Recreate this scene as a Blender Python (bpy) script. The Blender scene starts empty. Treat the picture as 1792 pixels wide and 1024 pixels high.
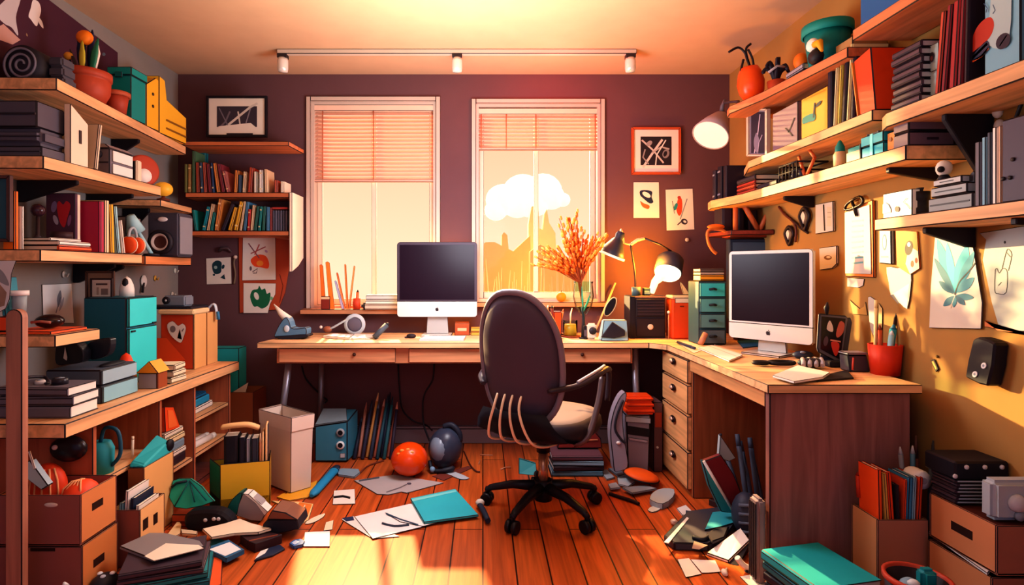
import bpy, bmesh, math, random
from mathutils import Matrix, Vector, Euler
random.seed(4)
SC = bpy.context.scene
COL = SC.collection
# ---- camera model: focal length in pixels, vanishing point, eye height; room planes
F, VX, VY, H = 970.0, 845.0, 475.0, 1.21
YB, XL, XR, ZC = 3.91, -2.15, 1.74, 2.6
pi = math.pi

def X(px, Y): return (px - VX) / F * Y
def Z(py, Y): return H - (py - VY) / F * Y
def fl(px, py, z=0.0):
    Y = (H - z) * F / (py - VY)
    return Vector((X(px, Y), Y, z))
def onY(Y):
    f = lambda p: Vector((X(p[0], Y), Y, Z(p[1], Y))); f.n = Vector((0, -1, 0)); return f
def onX(x):
    def f(p):
        Y = x * F / (p[0] - VX)
        return Vector((x, Y, Z(p[1], Y)))
    f.n = Vector((1 if x < 0 else -1, 0, 0)); return f
def onZ(z):
    f = lambda p: fl(p[0], p[1], z); f.n = Vector((0, 0, 1)); return f
def YX(px, x): return x * F / (px - VX)

# ---- materials (all node based)
MATS = {}
def lin(h):
    h = h.lstrip('#'); c = [int(h[i:i+2], 16) / 255 for i in (0, 2, 4)]
    return tuple((v / 12.92 if v <= .04045 else ((v + .055) / 1.055) ** 2.4) for v in c) + (1,)
def mat(key, rough=.55, metal=0.0, var=.10, em=0.0, spec=.35):
    k = (key, rough, metal, em)
    if k in MATS: return MATS[k]
    kind, hx = key.split(':') if ':' in key else ('plain', key)
    m = bpy.data.materials.new((kind + '_' + hx).replace('#', '')); m.use_nodes = True
    nt = m.node_tree; b = nt.nodes['Principled BSDF']; L = nt.links.new
    b.inputs['Roughness'].default_value = rough; b.inputs['Metallic'].default_value = metal
    b.inputs['Specular IOR Level'].default_value = spec
    tc = nt.nodes.new('ShaderNodeTexCoord'); mp = nt.nodes.new('ShaderNodeMapping'); L(tc.outputs['Object'], mp.inputs['Vector'])
    nz = nt.nodes.new('ShaderNodeTexNoise'); L(mp.outputs[0], nz.inputs['Vector'])
    mx = nt.nodes.new('ShaderNodeMix'); mx.data_type = 'RGBA'
    c = lin(hx); dk = .30 if kind[:4] == 'wood' else var
    mx.inputs[6].default_value = tuple(v * (1 + dk * .3) for v in c[:3]) + (1,)
    mx.inputs[7].default_value = tuple(v * (1 - dk) for v in c[:3]) + (1,)
    nz.inputs['Detail'].default_value = 3
    if kind[:4] == 'wood':
        ax = kind[4:] or 'y'
        mp.inputs['Scale'].default_value = {'x': (1.2, 16, 16), 'y': (16, 1.2, 16), 'z': (16, 16, 1.2)}[ax]
        nz.inputs['Scale'].default_value = 1.6; nz.inputs['Distortion'].default_value = .6
        cr = nt.nodes.new('ShaderNodeMapRange'); cr.inputs[1].default_value = .38; cr.inputs[2].default_value = .68
        L(nz.outputs['Fac'], cr.inputs[0]); L(cr.outputs[0], mx.inputs[0])
    else:
        nz.inputs['Scale'].default_value = 7; L(nz.outputs['Fac'], mx.inputs[0])
    L(mx.outputs[2], b.inputs['Base Color'])
    if em:
        L(mx.outputs[2], b.inputs['Emission Color']); b.inputs['Emission Strength'].default_value = em
    MATS[k] = m
    return m
def glass(hx='#eaf6f4', a=.12):
    k = ('glass', hx, a)
    if k in MATS: return MATS[k]
    m = bpy.data.materials.new('glass'); m.use_nodes = True; nt = m.node_tree; nt.nodes.remove(nt.nodes['Principled BSDF'])
    t = nt.nodes.new('ShaderNodeBsdfTransparent'); g = nt.nodes.new('ShaderNodeBsdfGlossy'); g.inputs['Roughness'].default_value = .05
    fr = nt.nodes.new('ShaderNodeFresnel'); fr.inputs[0].default_value = 1.07
    mx = nt.nodes.new('ShaderNodeMixShader'); t.inputs[0].default_value = lin(hx)
    L = nt.links.new; L(fr.outputs[0], mx.inputs[0]); L(t.outputs[0], mx.inputs[1]); L(g.outputs[0], mx.inputs[2])
    L(mx.outputs[0], nt.nodes['Material Output'].inputs[0]); MATS[k] = m
    return m
INK = '#15101c'

# ---- geometry gatherer: everything is built in world coordinates, then linked as ONE mesh
class G:
    def __init__(s, T=None): s.bm = bmesh.new(); s.m = []; s.T = T
    def i(s, m):
        if isinstance(m, str): m = mat(m)
        if m not in s.m: s.m.append(m)
        return s.m.index(m)
    def v(s, p):
        p = Vector(p)
        return s.bm.verts.new(s.T @ p if s.T else p)
    def f(s, vs, mi, sm=False):
        try: f = s.bm.faces.new(vs)
        except ValueError: return None
        f.material_index = mi; f.smooth = sm; return f
    def _bev(s, faces, w, mi, sharp=.5, seg=1):
        es = set()
        for f in faces:
            for e in f.edges: es.add(e)
        s.bm.normal_update()
        es = [e for e in es if len(e.link_faces) == 2 and e.calc_face_angle(0) > sharp]
        if es: bmesh.ops.bevel(s.bm, geom=es, offset=w, segments=seg, affect='EDGES', material=mi, clamp_overlap=True)
    def hexa(s, P8, m, ink=.003, round_=False):
        mi = s.i(m); vs = [s.v(p) for p in P8]
        fs = [s.f([vs[k] for k in q], mi) for q in ((0,3,2,1),(4,5,6,7),(0,1,5,4),(1,2,6,5),(2,3,7,6),(3,0,4,7))]
        bmesh.ops.recalc_face_normals(s.bm, faces=fs)
        if ink: s._bev(fs, ink, -1 if round_ else s.i(INK), seg=3 if round_ else 1)
        return s
    def box(s, x0, x1, y0, y1, z0, z1, m, ink=.0036, round_=False):
        x0, x1 = min(x0, x1), max(x0, x1); y0, y1 = min(y0, y1), max(y0, y1); z0, z1 = min(z0, z1), max(z0, z1)
        ink = min(ink, .3 * min(x1-x0, y1-y0, z1-z0))
        return s.hexa([(x0,y0,z0),(x1,y0,z0),(x1,y1,z0),(x0,y1,z0),(x0,y0,z1),(x1,y0,z1),(x1,y1,z1),(x0,y1,z1)], m, ink, round_)
    def prism(s, A, d, m, ink=.0036):
        """polygon A (3D points) swept by vector d"""
        mi = s.i(m); d = Vector(d); a = [s.v(p) for p in A]; b = [s.v(Vector(p) + d) for p in A]; n = len(a)
        fs = [s.f(a, mi), s.f(b[::-1], mi)] + [s.f([a[k], b[k], b[(k+1) % n], a[(k+1) % n]], mi) for k in range(n)]
        fs = [f for f in fs if f]
        bmesh.ops.recalc_face_normals(s.bm, faces=fs)
        if ink: s._bev(fs, ink, s.i(INK), .6)
        return s
    def slab(s, pr, pts, t, m, off=0.0, ink=.0036):
        """pixel polygon of the photo laid on plane pr, t thick towards the room"""
        return s.prism([pr(p) + pr.n * off for p in pts], pr.n * t, m, ink)
    def dec(s, pr, pts, m, off=.004):
        mi = s.i(m); vs = [s.v(pr(p) + pr.n * off) for p in pts]
        f = s.f(vs, mi)
        if f:
            f.normal_update()
            if f.normal.dot(pr.n) < 0: f.normal_flip()
        return s
    def tube(s, pts, r, m, n=8, cap=True, flat=1.0):
        mi = s.i(m); pts = [Vector(p) for p in pts]; rs = r if isinstance(r, (list, tuple)) else [r] * len(pts); rings = []
        up = None
        for k, p in enumerate(pts):
            t = (pts[min(k+1, len(pts)-1)] - pts[max(k-1, 0)]).normalized()
            if up is None: up = Vector((0, 0, 1)) if abs(t.z) < .9 else Vector((0, 1, 0))
            u = t.cross(up).normalized(); w = u.cross(t).normalized(); up = w
            rings.append([s.v(p + (u * math.cos(2*pi*j/n) + w * math.sin(2*pi*j/n) * flat) * rs[k]) for j in range(n)])
        for a, b in zip(rings, rings[1:]):
            for j in range(n): s.f([a[j], a[(j+1) % n], b[(j+1) % n], b[j]], mi, True)
        if cap: s.f(rings[0][::-1], mi); s.f(rings[-1], mi)
        return s
    def lathe(s, prof, m, c=(0, 0, 0), n=24, axis='z', sm=True):
        mi = s.i(m); c = Vector(c); rings = []
        R = axis if isinstance(axis, Matrix) else {'z': Matrix(), 'y': Matrix.Rotation(pi/2, 4, 'X'), 'x': Matrix.Rotation(pi/2, 4, 'Y')}[axis]
        for r, z in prof:
            if r < 1e-6: rings.append([s.v(c + R @ Vector((0, 0, z)))])
            else: rings.append([s.v(c + R @ Vector((r*math.cos(2*pi*j/n), r*math.sin(2*pi*j/n), z))) for j in range(n)])
        for a, b in zip(rings, rings[1:]):
            for j in range(n):
                q = [a[j % len(a)], a[(j+1) % len(a)], b[(j+1) % len(b)], b[j % len(b)]]
                q2 = []
                for v in q:
                    if v not in q2: q2.append(v)
                if len(q2) > 2: s.f(q2, mi, sm)
        return s
    def ball(s, c, r, m, n=18, R=None):
        r = (r, r, r) if isinstance(r, (int, float)) else r
        mi = s.i(m); c = Vector(c); rings = []; k = n // 2
        for a in range(k + 1):
            t = pi * a / k
            if a in (0, k): q = [Vector((0, 0, r[2] * math.cos(t)))]
            else: q = [Vector((r[0]*math.sin(t)*math.cos(2*pi*j/n), r[1]*math.sin(t)*math.sin(2*pi*j/n), r[2]*math.cos(t))) for j in range(n)]
            rings.append([s.v(c + (R @ p if R else p)) for p in q])
        for a, b in zip(rings, rings[1:]):
            for j in range(n):
                q2 = []
                for v in (a[j % len(a)], b[j % len(b)], b[(j+1) % len(b)], a[(j+1) % len(a)]):
                    if v not in q2: q2.append(v)
                if len(q2) > 2: s.f(q2, mi, True)
        return s

def link(o, parent=None):
    COL.objects.link(o)
    if parent: o.parent = parent
    return o
def wloc(o):
    v = Vector((0, 0, 0))
    while o: v = v + o.location; o = o.parent
    return v
def tag(o, label, cat, group=None):
    o['label'] = label; o['category'] = cat
    if group: o['group'] = group
    return o
def mk(g, name, org):
    me = bpy.data.meshes.new(name)
    for v in g.bm.verts: v.co -= org
    g.bm.normal_update(); g.bm.to_mesh(me); g.bm.free()
    for m in g.m: me.materials.append(m)
    return bpy.data.objects.new(name, me)
def T(name, label, cat, loc=(0, 0, 0), group=None):
    o = link(bpy.data.objects.new(name, None)); o.empty_display_size = .05; o.location = loc
    return tag(o, label, cat, group)
def S(g, name, label, cat, group=None):
    vs = [v.co for v in g.bm.verts]
    lo = [min(v[k] for v in vs) for k in range(3)]; hi = [max(v[k] for v in vs) for k in range(3)]
    org = Vector(((lo[0]+hi[0])/2, (lo[1]+hi[1])/2, lo[2]))
    o = link(mk(g, name, org)); o.location = org
    return tag(o, label, cat, group)
def P(g, name, parent, label=None, kind=None):
    o = link(mk(g, name, wloc(parent)), parent)
    if label: o['label'] = label
    if kind: o['kind'] = kind
    return o
def ST(g, name, parent=None):
    o = link(mk(g, name, wloc(parent) if parent else Vector()), parent)
    if not parent: o['kind'] = 'structure'
    return o
def dup(o, parent=None):
    c = o.copy(); COL.objects.link(c); c.parent = parent
    for ch in list(o.children): dup(ch, c)
    return c
def put(o, loc, rot=(0, 0, 0)):
    o.location = loc; o.rotation_euler = rot; return o

# ---- drawing helpers in photo pixels
def ell(cx, cy, rx, ry, a=0, n=16):
    a = math.radians(a); r = []
    for k in range(n):
        u, w = rx*math.cos(2*pi*k/n), ry*math.sin(2*pi*k/n)
        r.append((cx + u*math.cos(a) - w*math.sin(a), cy + u*math.sin(a) + w*math.cos(a)))
    return r
def sm(pts, k=5, closed=True):
    n = len(pts); o = []
    for i in range(n if closed else n - 1):
        p = [pts[(i+d) % n] if closed else pts[max(0, min(n-1, i+d))] for d in (-1, 0, 1, 2)]
        for j in range(k):
            t = j / k
            o.append(tuple(.5*((2*p[1][a]) + (p[2][a]-p[0][a])*t + (2*p[0][a]-5*p[1][a]+4*p[2][a]-p[3][a])*t*t + (-p[0][a]+3*p[1][a]-3*p[2][a]+p[3][a])*t**3) for a in range(len(p[1]))))
    if not closed: o.append(tuple(pts[-1]))
    return o
def ln(pts, w):
    l, r = [], []
    for k, p in enumerate(pts):
        a, b = pts[max(k-1, 0)], pts[min(k+1, len(pts)-1)]; d = Vector((b[0]-a[0], b[1]-a[1])).normalized()
        l.append((p[0]-d.y*w/2, p[1]+d.x*w/2)); r.append((p[0]+d.y*w/2, p[1]-d.x*w/2))
    return l + r[::-1]
def leaf(x0, y0, x1, y1, w):
    d = Vector((x1-x0, y1-y0)); n = Vector((-d.y, d.x)).normalized() * w
    L = [(x0 + d.x*t + n.x*q, y0 + d.y*t + n.y*q) for t, q in ((0,0),(.25,.7),(.5,1),(.75,.75),(1,0),(.75,-.75),(.5,-1),(.25,-.7))]
    return sm(L, 3)
def quad(l, t, r, b): return [(l, t), (r, t), (r, b), (l, b)]

# =====================================================================  THE SETTING
def floor_mat():
    m = bpy.data.materials.new('floor_planks'); m.use_nodes = True; nt = m.node_tree; L = nt.links.new; b = nt.nodes['Principled BSDF']
    tc = nt.nodes.new('ShaderNodeTexCoord'); mp = nt.nodes.new('ShaderNodeMapping'); mp.inputs['Rotation'].default_value = (0, 0, pi/2)
    L(tc.outputs['Object'], mp.inputs[0]); br = nt.nodes.new('ShaderNodeTexBrick'); L(mp.outputs[0], br.inputs[0])
    br.inputs['Scale'].default_value = 1; br.inputs['Brick Width'].default_value = 2.6; br.inputs['Row Height'].default_value = .135
    br.inputs['Mortar Size'].default_value = .0035; br.inputs['Mortar Smooth'].default_value = .2; br.offset = .37
    br.inputs['Color1'].default_value = lin('#d06a30'); br.inputs['Color2'].default_value = lin('#b65228'); br.inputs['Mortar'].default_value = lin('#2a0f0a')
    m2 = nt.nodes.new('ShaderNodeMapping'); m2.inputs['Scale'].default_value = (22, 1.0, 1); L(tc.outputs['Object'], m2.inputs[0])
    nz = nt.nodes.new('ShaderNodeTexNoise'); nz.inputs['Scale'].default_value = 2; nz.inputs['Detail'].default_value = 5; nz.inputs['Distortion'].default_value = .7; L(m2.outputs[0], nz.inputs[0])
    cr = nt.nodes.new('ShaderNodeMapRange'); cr.inputs[1].default_value = .35; cr.inputs[2].default_value = .7; cr.inputs[3].default_value = 1.12; cr.inputs[4].default_value = .62; L(nz.outputs[0], cr.inputs[0])
    mx = nt.nodes.new('ShaderNodeMix'); mx.data_type = 'RGBA'; mx.blend_type = 'MULTIPLY'; mx.inputs[0].default_value = 1
    L(br.outputs[0], mx.inputs[6]); L(cr.outputs[0], mx.inputs[7]); L(mx.outputs[2], b.inputs['Base Color'])
    b.inputs['Roughness'].default_value = .38; b.inputs['Specular IOR Level'].default_value = .3
    return m
g = G(); g.box(XL-.1, XR+.1, -.8, YB+.1, -.1, 0, floor_mat(), 0); ST(g, 'floor')
g = G(); g.box(XL-.1, XR+.1, -.8, YB+.1, ZC, ZC+.1, mat('#cfa888', .9), 0); ST(g, 'ceiling')
g = G(); g.box(XL-.1, XL, -.8, YB+.1, 0, ZC, mat('#918a86', .9), 0); ST(g, 'wall_left')
g = G(); g.box(XR, XR+.1, -.8, YB+.1, 0, ZC, mat('#ab824a', .9), 0); ST(g, 'wall_right')
# back wall with two window openings
W1 = (X(545, YB), X(763, YB), Z(540, YB), Z(178, YB)); W2 = (X(833, YB), X(1050, YB), Z(528, YB), Z(182, YB))
g = G(); bw = mat('#6b4a4e', .9); xs = [XL, W1[0], W1[1], W2[0], W2[1], XR]
for k in (0, 2, 4): g.box(xs[k], xs[k+1], YB, YB+.14, 0, ZC, bw, 0)
for w in (W1, W2):
    g.box(w[0], w[1], YB, YB+.14, 0, w[2], bw, 0); g.box(w[0], w[1], YB, YB+.14, w[3], ZC, bw, 0)
ST(g, 'wall_back')
g = G(); bb = '#8a7d88'
g.box(XL, XR, YB-.018, YB, 0, .105, bb, .004); g.box(XL, XR, YB-.024, YB, .105, .125, bb, .003); ST(g, 'baseboard_back')
def window(n, w, mull_px, sill):
    fr = '#cdb8aa'
    root = G(); x0, x1, z0, z1 = w; c = .032
    # casing around the opening, standing proud of the wall
    for a in ((x0-c, x0, z0, z1+c), (x1, x1+c, z0, z1+c), (x0, x1, z1, z1+c)): root.box(a[0], a[1], YB-.022, YB, a[2], a[3], fr, .003)
    for a in ((x0, x0+.0195, z0, z1), (x1-.0195, x1, z0, z1), (x0+.0195, x1-.0195, z0, z0+.0195), (x0+.0195, x1-.0195, z1-.0195, z1)): root.box(a[0], a[1], YB, YB+.13, a[2], a[3], fr, 0)
    o = ST(root, 'window_%d' % n)
    sa = G(); i0, i1, j0, j1 = x0+.02, x1-.02, z0+.02, z1-.02; t = .035; m = X(mull_px, YB+.09)
    for a in ((i0, i0+t, j0, j1), (i1-t, i1, j0, j1), (i0+t, i1-t, j0, j0+t*1.3), (i0+t, i1-t, j1-t, j1), (m-.016, m+.016, j0+t*1.3, j1-t)): sa.box(a[0], a[1], YB+.075, YB+.105, a[2], a[3], '#f0d6bf', .002)
    ST(sa, 'window_sash', o)
    pg = G(); pg.box(i0+.01, i1-.01, YB+.088, YB+.092, j0+.01, j1-.01, glass('#fffaf4'), 0); ST(pg, 'window_pane', o)
    sg = G(); sg.box(x0-.05, x1+.05, YB-sill, YB+.06, z0-.035, z0, '#c98a62', .004); ST(sg, 'window_sill', o)
window(1, W1, 655, .10); window(2, W2, 938, .07)
def blind(w, y_top, y_bot, n, label, cordpx):
    x0, x1 = w[0]+.014, w[1]-.014; zt, zb = Z(y_top, YB), Z(y_bot, YB)
    t = T('window_blind', label, 'blind', ((x0+x1)/2, YB+.03, zb))
    h = G(); h.box(x0, x1, YB+.006, YB+.045, zt-.03, zt+.012, '#f3cdb6', .003); P(h, 'head_rail', t)
    s = G(); pm = mat('#eab8a4', .6)
    for k in range(n):
        z = zt - .045 - (zt - .045 - zb - .02) * k / (n-1); a = .011
        s.prism([(x0, YB+.016, z-a), (x0, YB+.036, z+a), (x0, YB+.037, z+a-.003), (x0, YB+.017, z-a-.003)], (x1-x0, 0, 0), pm, 0)
    P(s, 'slats', t)
    b = G(); b.box(x0, x1, YB+.01, YB+.042, zb-.008, zb+.012, '#e5b09a', .003); P(b, 'bottom_rail', t)
    for px in cordpx:
        c = G(); x = X(px, YB); c.tube([(x, YB+.012, zt-.02), (x, YB+.012, zb)], .0035, '#c9714f', 6); P(c, 'cord', t)
    return t
blind(W1, 186, 316, 18, 'long salmon slatted blind covering upper part of the window nearest the bookshelves', (564, 653, 756))
blind(W2, 192, 260, 9, 'short salmon slatted blind at top of the window with the cloud view', (842, 886, 938, 1042))
# ---- outside: cloud, a row of roofs and tall reeds beyond the window
def far(name, label, cat, Y, pts, m, d=.3, group=None):
    g = G(); g.slab(onY(Y), pts, -d, m, 0, 0); return S(g, name, label, cat, group)
cm = mat('#fffaf0', .9, em=.85)  # cloud glows by itself in place of daylight on it
g = G()
for px, py, r in ((880, 350, 30), (915, 338, 36), (950, 335, 34), (965, 345, 24), (985, 350, 13), (868, 368, 20), (930, 350, 34), (905, 358, 26)):
    p = onY(15)((px, py)); g.ball(p, (r/F*15, .25, r/F*15*.92), cm, 20)
S(g, 'cloud', 'puffy white cloud in the peach sky outside the window', 'cloud')
sil = mat('#eec77a', .9, em=.3); sil2 = mat('#f2d49a', .9, em=.32)  # own glow stands in for daylight on the roofs, house and hedge
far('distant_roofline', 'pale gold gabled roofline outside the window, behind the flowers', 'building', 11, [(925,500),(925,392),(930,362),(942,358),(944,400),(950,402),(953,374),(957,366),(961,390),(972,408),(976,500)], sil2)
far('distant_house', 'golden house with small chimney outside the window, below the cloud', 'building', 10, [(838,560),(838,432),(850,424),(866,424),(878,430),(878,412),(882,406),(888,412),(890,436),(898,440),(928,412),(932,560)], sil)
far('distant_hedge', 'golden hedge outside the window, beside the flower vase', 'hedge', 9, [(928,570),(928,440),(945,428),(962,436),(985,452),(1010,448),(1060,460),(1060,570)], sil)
g = G()
for k in range(34):
    px = 836 + k*6.5 + random.uniform(-2, 2); p = onY(8.6)((px, 560)); q = onY(8.6)((px + random.uniform(-5, 5), random.uniform(440, 500)))
    g.tube([p, (p+q)/2 + Vector((random.uniform(-.03, .03), 0, 0)), q], [.012, .01, .002], mat('#f7dd96', .9, em=.35), 5)  # reeds glow too, standing in for daylight
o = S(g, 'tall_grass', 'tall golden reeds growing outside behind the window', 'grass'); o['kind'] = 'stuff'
g = G(); g.box(-9, 9, 4.6, 30, -.4, -.3, mat('#7d6850', .9), 0); ST(g, 'ground')
# =====================================================================  FURNITURE
SA, SB, SC_, SD, BT, DT = 2.03, 1.685, 1.30, .95, .645, .78
RAF, RAN, RBF, RBN, RC, RD = 2.135, 2.19, 1.835, 1.80, 1.66, 1.41
WL = 'woody:#edb885'; WX = 'woodx:#cf7a4e'; WD = 'woodz:#8a5148'; WDX = 'woodx:#8a5148'
# ---- L shaped desk
t = T('corner_desk', 'long L shaped wooden corner desk carrying both computers', 'desk', (0, 3.4, 0))
g = G(); A = [(-1.36,3.337),(1.0,3.337),(1.08,3.25),(1.08,2.1),(1.667,2.1),(1.70,3.885),(-1.29,3.885)]
g.prism([(x, y, DT-.034) for x, y in A], (0, 0, .034), 'woodx:#f2c08c', .003); P(g, 'worktop', t)
g = G(); g.box(-1.26, .915, 3.38, 3.84, .646, DT-.034, 'woodx:#e09468', .004); P(g, 'apron', t)
for a, b, kp in ((-1.24, -.53, (620,)), (-.45, .30, ()), (.35, .90, (978, 1019))):
    g = G(); g.box(a, b, 3.366, 3.383, .656, .742, 'woodx:#e39c70', .003); d = P(g, 'drawer', t)
    for px in kp:
        k = G(); k.ball((X(px, 3.36), 3.358, .706), .011, '#4a2418', 10); P(k, 'knob', d)
def desk_leg(a, b, r=.022):
    g = G(); g.tube([a, b], [r, r*.8], mat('#8a8590', .35, .6), 10); P(g, 'leg', t)
desk_leg((-1.20, 3.44, .665), (-1.29, 3.44, 0)); desk_leg((-1.10, 3.80, .665), (-1.12, 3.80, 0))
desk_leg((.94, 3.44, .745), (.97, 3.44, 0)); desk_leg((1.02, 3.7, .745), (1.06, 3.8, 0))
g = G(); g.box(1.10, 1.64, 2.125, 2.16, 0, DT-.034, 'woodz:#9c6c66', .004); P(g, 'side_panel', t, 'dark grained end panel of the desk')
g = G(); g.box(1.62, 1.645, 2.162, 2.945, .1, DT-.034, 'woodz:#8a4a3a', .003); P(g, 'back_panel', t)
g = G(); g.box(1.10, 1.125, 2.162, 2.945, DT-.10, DT-.034, 'woody:#d79a66', .003); P(g, 'front_rail', t)
# ---- drawer pedestal under the right return
t = T('drawer_pedestal', 'wooden pedestal of four drawers under the right arm of the desk', 'drawers', (1.38, 3.18, 0))
g = G(); g.box(1.12, 1.64, 2.95, 3.40, .0, DT-.036, 'woodz:#a3603c', .004); P(g, 'carcass', t)
zz = [.735, .60, .435, .24, .03]
for k in range(4):
    g = G(); g.box(1.096, 1.122, 2.97, 3.385, zz[k+1]+.008, zz[k]-.004, 'woody:#eab27a', .004); d = P(g, 'drawer', t)
    h = G(); zc = (zz[k]+zz[k+1])/2 + .03; yc = 3.17
    h.ball((1.085, yc, zc), (.012, .035, .020), mat('#2a2028', .3, .5), 12); h.ball((1.076, yc, zc+.002), (.010, .022, .012), mat('#f0dcc4', .3, .6), 12); P(h, 'handle', d, 'dark cup handle with bright rim')
# ---- left credenza
t = T('storage_bench', 'long open wooden storage bench along the left wall', 'cabinet', (-1.85, 2.8, 0))
g = G(); g.prism([(XL+.005, 2.05, BT-.055), (-1.545, 2.05, BT-.055), (-1.53, 3.48, BT-.055), (XL+.005, 3.5, BT-.055)], (0, 0, .055), WL, .004); P(g, 'worktop', t)
for y in (2.25, 2.71, 3.03, 3.45):
    g = G(); g.box(XL+.005, -1.575, y-.012, y+.012, 0, BT-.055, 'woodz:#bb6a48', .003); P(g, 'divider', t)
g = G(); g.box(XL+.003, XL+.02, 2.26, 3.44, 0, BT-.055, WD, 0); P(g, 'back_panel', t)
for y0, y1, z in ((2.26, 2.70, .345), (2.72, 3.02, .20), (3.04, 3.44, .40), (3.04, 3.44, .205)):
    g = G(); g.box(XL+.02, -1.58, y0+.003, y1-.003, z-.022, z, WL, .003); P(g, 'shelf_board', t)
g = G(); g.box(XL+.02, -1.6, 2.262, 3.438, .0, .03, WDX, .003); P(g, 'plinth', t)
# ---- upright post in front
g = G(); px0, px1 = X(9, 1.93), X(38, 1.93); cz = Z(556, 1.93); c = (px0+px1)/2; r = (px1-px0)/2
pts = [(px1, 1.93, 0), (px1, 1.93, cz)] + [(c + r*math.cos(a), 1.93, cz + r*math.sin(a)) for a in [pi*k/10 for k in range(1, 10)]] + [(px0, 1.93, cz), (px0, 1.93, 0)]
g.prism(pts, (0, .03, 0), 'woodz:#b5806a', .003)
S(g, 'upright_post', 'rounded top wooden post standing in front of the storage bench', 'post')
# ---- wall shelves
def shelf(label, pts, z, th, col, wall, brs=(), group=None, lips=()):
    """pts: plan outline of the board; brs: y positions of the black brackets"""
    cx = sum(p[0] for p in pts)/len(pts); cy = sum(p[1] for p in pts)/len(pts)
    t = T('wall_shelf', label, 'shelf', (cx, cy, z-th), group)
    g = G(); g.prism([(x, y, z-th) for x, y in pts], (0, 0, th), col, .004); P(g, 'board', t)
    for y, L, hh in brs:
        b = G(); s = 1 if wall < 0 else -1
        b.prism([(wall+s*.004, y, z-th), (wall+s*L, y, z-th), (wall+s*L, y, z-th-.02), (wall+s*.03, y, z-th-hh), (wall+s*.004, y, z-th-hh)], (0, .02, 0), '#1d1a26', .003); P(b, 'bracket', t)
    return t
a = XL+.004
shelf('highest wooden shelf on the left wall, under the dark poster', [(a,2.33),(-1.80,2.34),(-1.95,3.64),(a,3.64)], SA, .055, WL, XL, [(3.2,.16,.10)])
shelf('left wall shelf carrying the dark box stack and grey printer', [(a,2.26),(-1.80,2.27),(-1.80,3.10),(a,3.12)], SB, .055, WL, XL, [(2.55,.28,.10),(3.0,.25,.08)])
shelf('short corner shelf just below the red round clock', [(a,3.16),(-1.86,3.2),(-1.89,3.60),(a,3.62)], 1.625, .04, WL, XL, [(3.3,.16,.16)])
shelf('left wall shelf carrying the purple picture book and leaning books', [(a,2.25),(-1.80,2.255),(-1.80,2.93),(a,2.94)], SC_, .05, WL, XL, [(2.9,.22,.10)])
shelf('orange shelf section under the grey speaker', [(a,2.955),(-1.80,2.955),(-1.80,3.42),(a,3.43)], SC_-.005, .05, 'woody:#d98a55', XL, [(3.0,.2,.09)])
shelf('small low shelf by the post with orange tray on it', [(a,2.24),(-1.74,2.255),(-1.74,2.52),(a,2.53)], SD, .05, WL, XL)
b = YB - .004
def bshelf(label, pl, pr, pyf, d, th, z=None):
    yf = YB - d; zt = Z(pyf, yf) if z is None else z
    return shelf(label, [(X(pl, yf), yf), (X(pr, yf), yf), (X(pr, yf)+.02, b), (X(pl, yf)-.02, b)], zt, th, 'woodx:#cf7a4e', 0)
bshelf('top back wall shelf holding the framed abstract picture', 322, 505, 247, .26, .032)
bshelf('upper book shelf on back wall with rust and cream books', 324, 506, 337, .20, .035)
bshelf('lower book shelf on back wall with leaning teal and yellow books', 334, 506, 404, .20, .035)
ZB1 = Z(247, YB-.26); ZB2 = Z(337, YB-.20); ZB3 = Z(404, YB-.20)
# white side panel of the book shelves
g = G(); yf = YB-.21; g.prism([(X(506,yf), yf, Z(336,yf)), (X(506,yf), yf, Z(476,yf)), (X(506,yf)+.005, YB-.1, Z(466,yf)), (X(506,yf)+.01, YB-.005, Z(452,YB)), (X(506,yf)+.01, YB-.005, Z(345,YB))], (.02, 0, 0), '#f6e4cc', .003)
S(g, 'shelf_end_panel', 'cream end panel closing the right side of the book shelves', 'panel')
r = XR - .004
shelf('upper right wall shelf carrying the teal bucket and orange vase', [(r,2.28),(1.50,2.28),(1.44,2.85),(1.38,3.10),(1.40,3.18),(r,3.2)], RAF, .045, 'woody:#cf8055', XR)
shelf('topmost right wall shelf carrying the blue case', [(r,1.25),(1.50,1.25),(1.50,2.25),(r,2.25)], RAN, .045, 'woody:#cf8055', XR)
shelf('right wall shelf holding yellow booklet and mauve box', [(r,2.135),(1.50,2.135),(1.50,3.13),(1.62,3.45),(r,3.46)], RBF, .045, WL, XR)
shelf('right wall shelf holding the red books and magazine stack', [(r,1.25),(1.50,1.25),(1.50,2.06),(1.53,2.125),(r,2.125)], RBN, .055, WL, XR, [(1.88,.17,.24)])
shelf('long right wall shelf holding teal boxes and grey cases', [(r,1.96),(1.50,1.966),(1.50,3.20),(1.44,3.50),(1.47,3.62),(r,3.63)], RC, .055, WL, XR, [(2.1,.2,.05),(2.9,.16,.06)])
shelf('lowest right wall shelf above the teal leaf drawing', [(r,1.25),(1.50,1.25),(1.50,2.124),(r,2.13)], RD, .045, WL, XR, [(1.95,.18,.07),(1.6,.2,.03)])
shelf('dark little shelf in the right corner under the red folders', [(r,3.3),(1.50,3.35),(1.46,3.62),(r,3.64)], 1.46, .03, 'woody:#8a3a2a', XR)
# ---- office chair
t = T('office_chair', 'dark upholstered swivel office chair facing the desk', 'chair', (0, 0, 0))
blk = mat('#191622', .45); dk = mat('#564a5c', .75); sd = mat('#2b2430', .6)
g = G(); cz0 = .80
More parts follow.
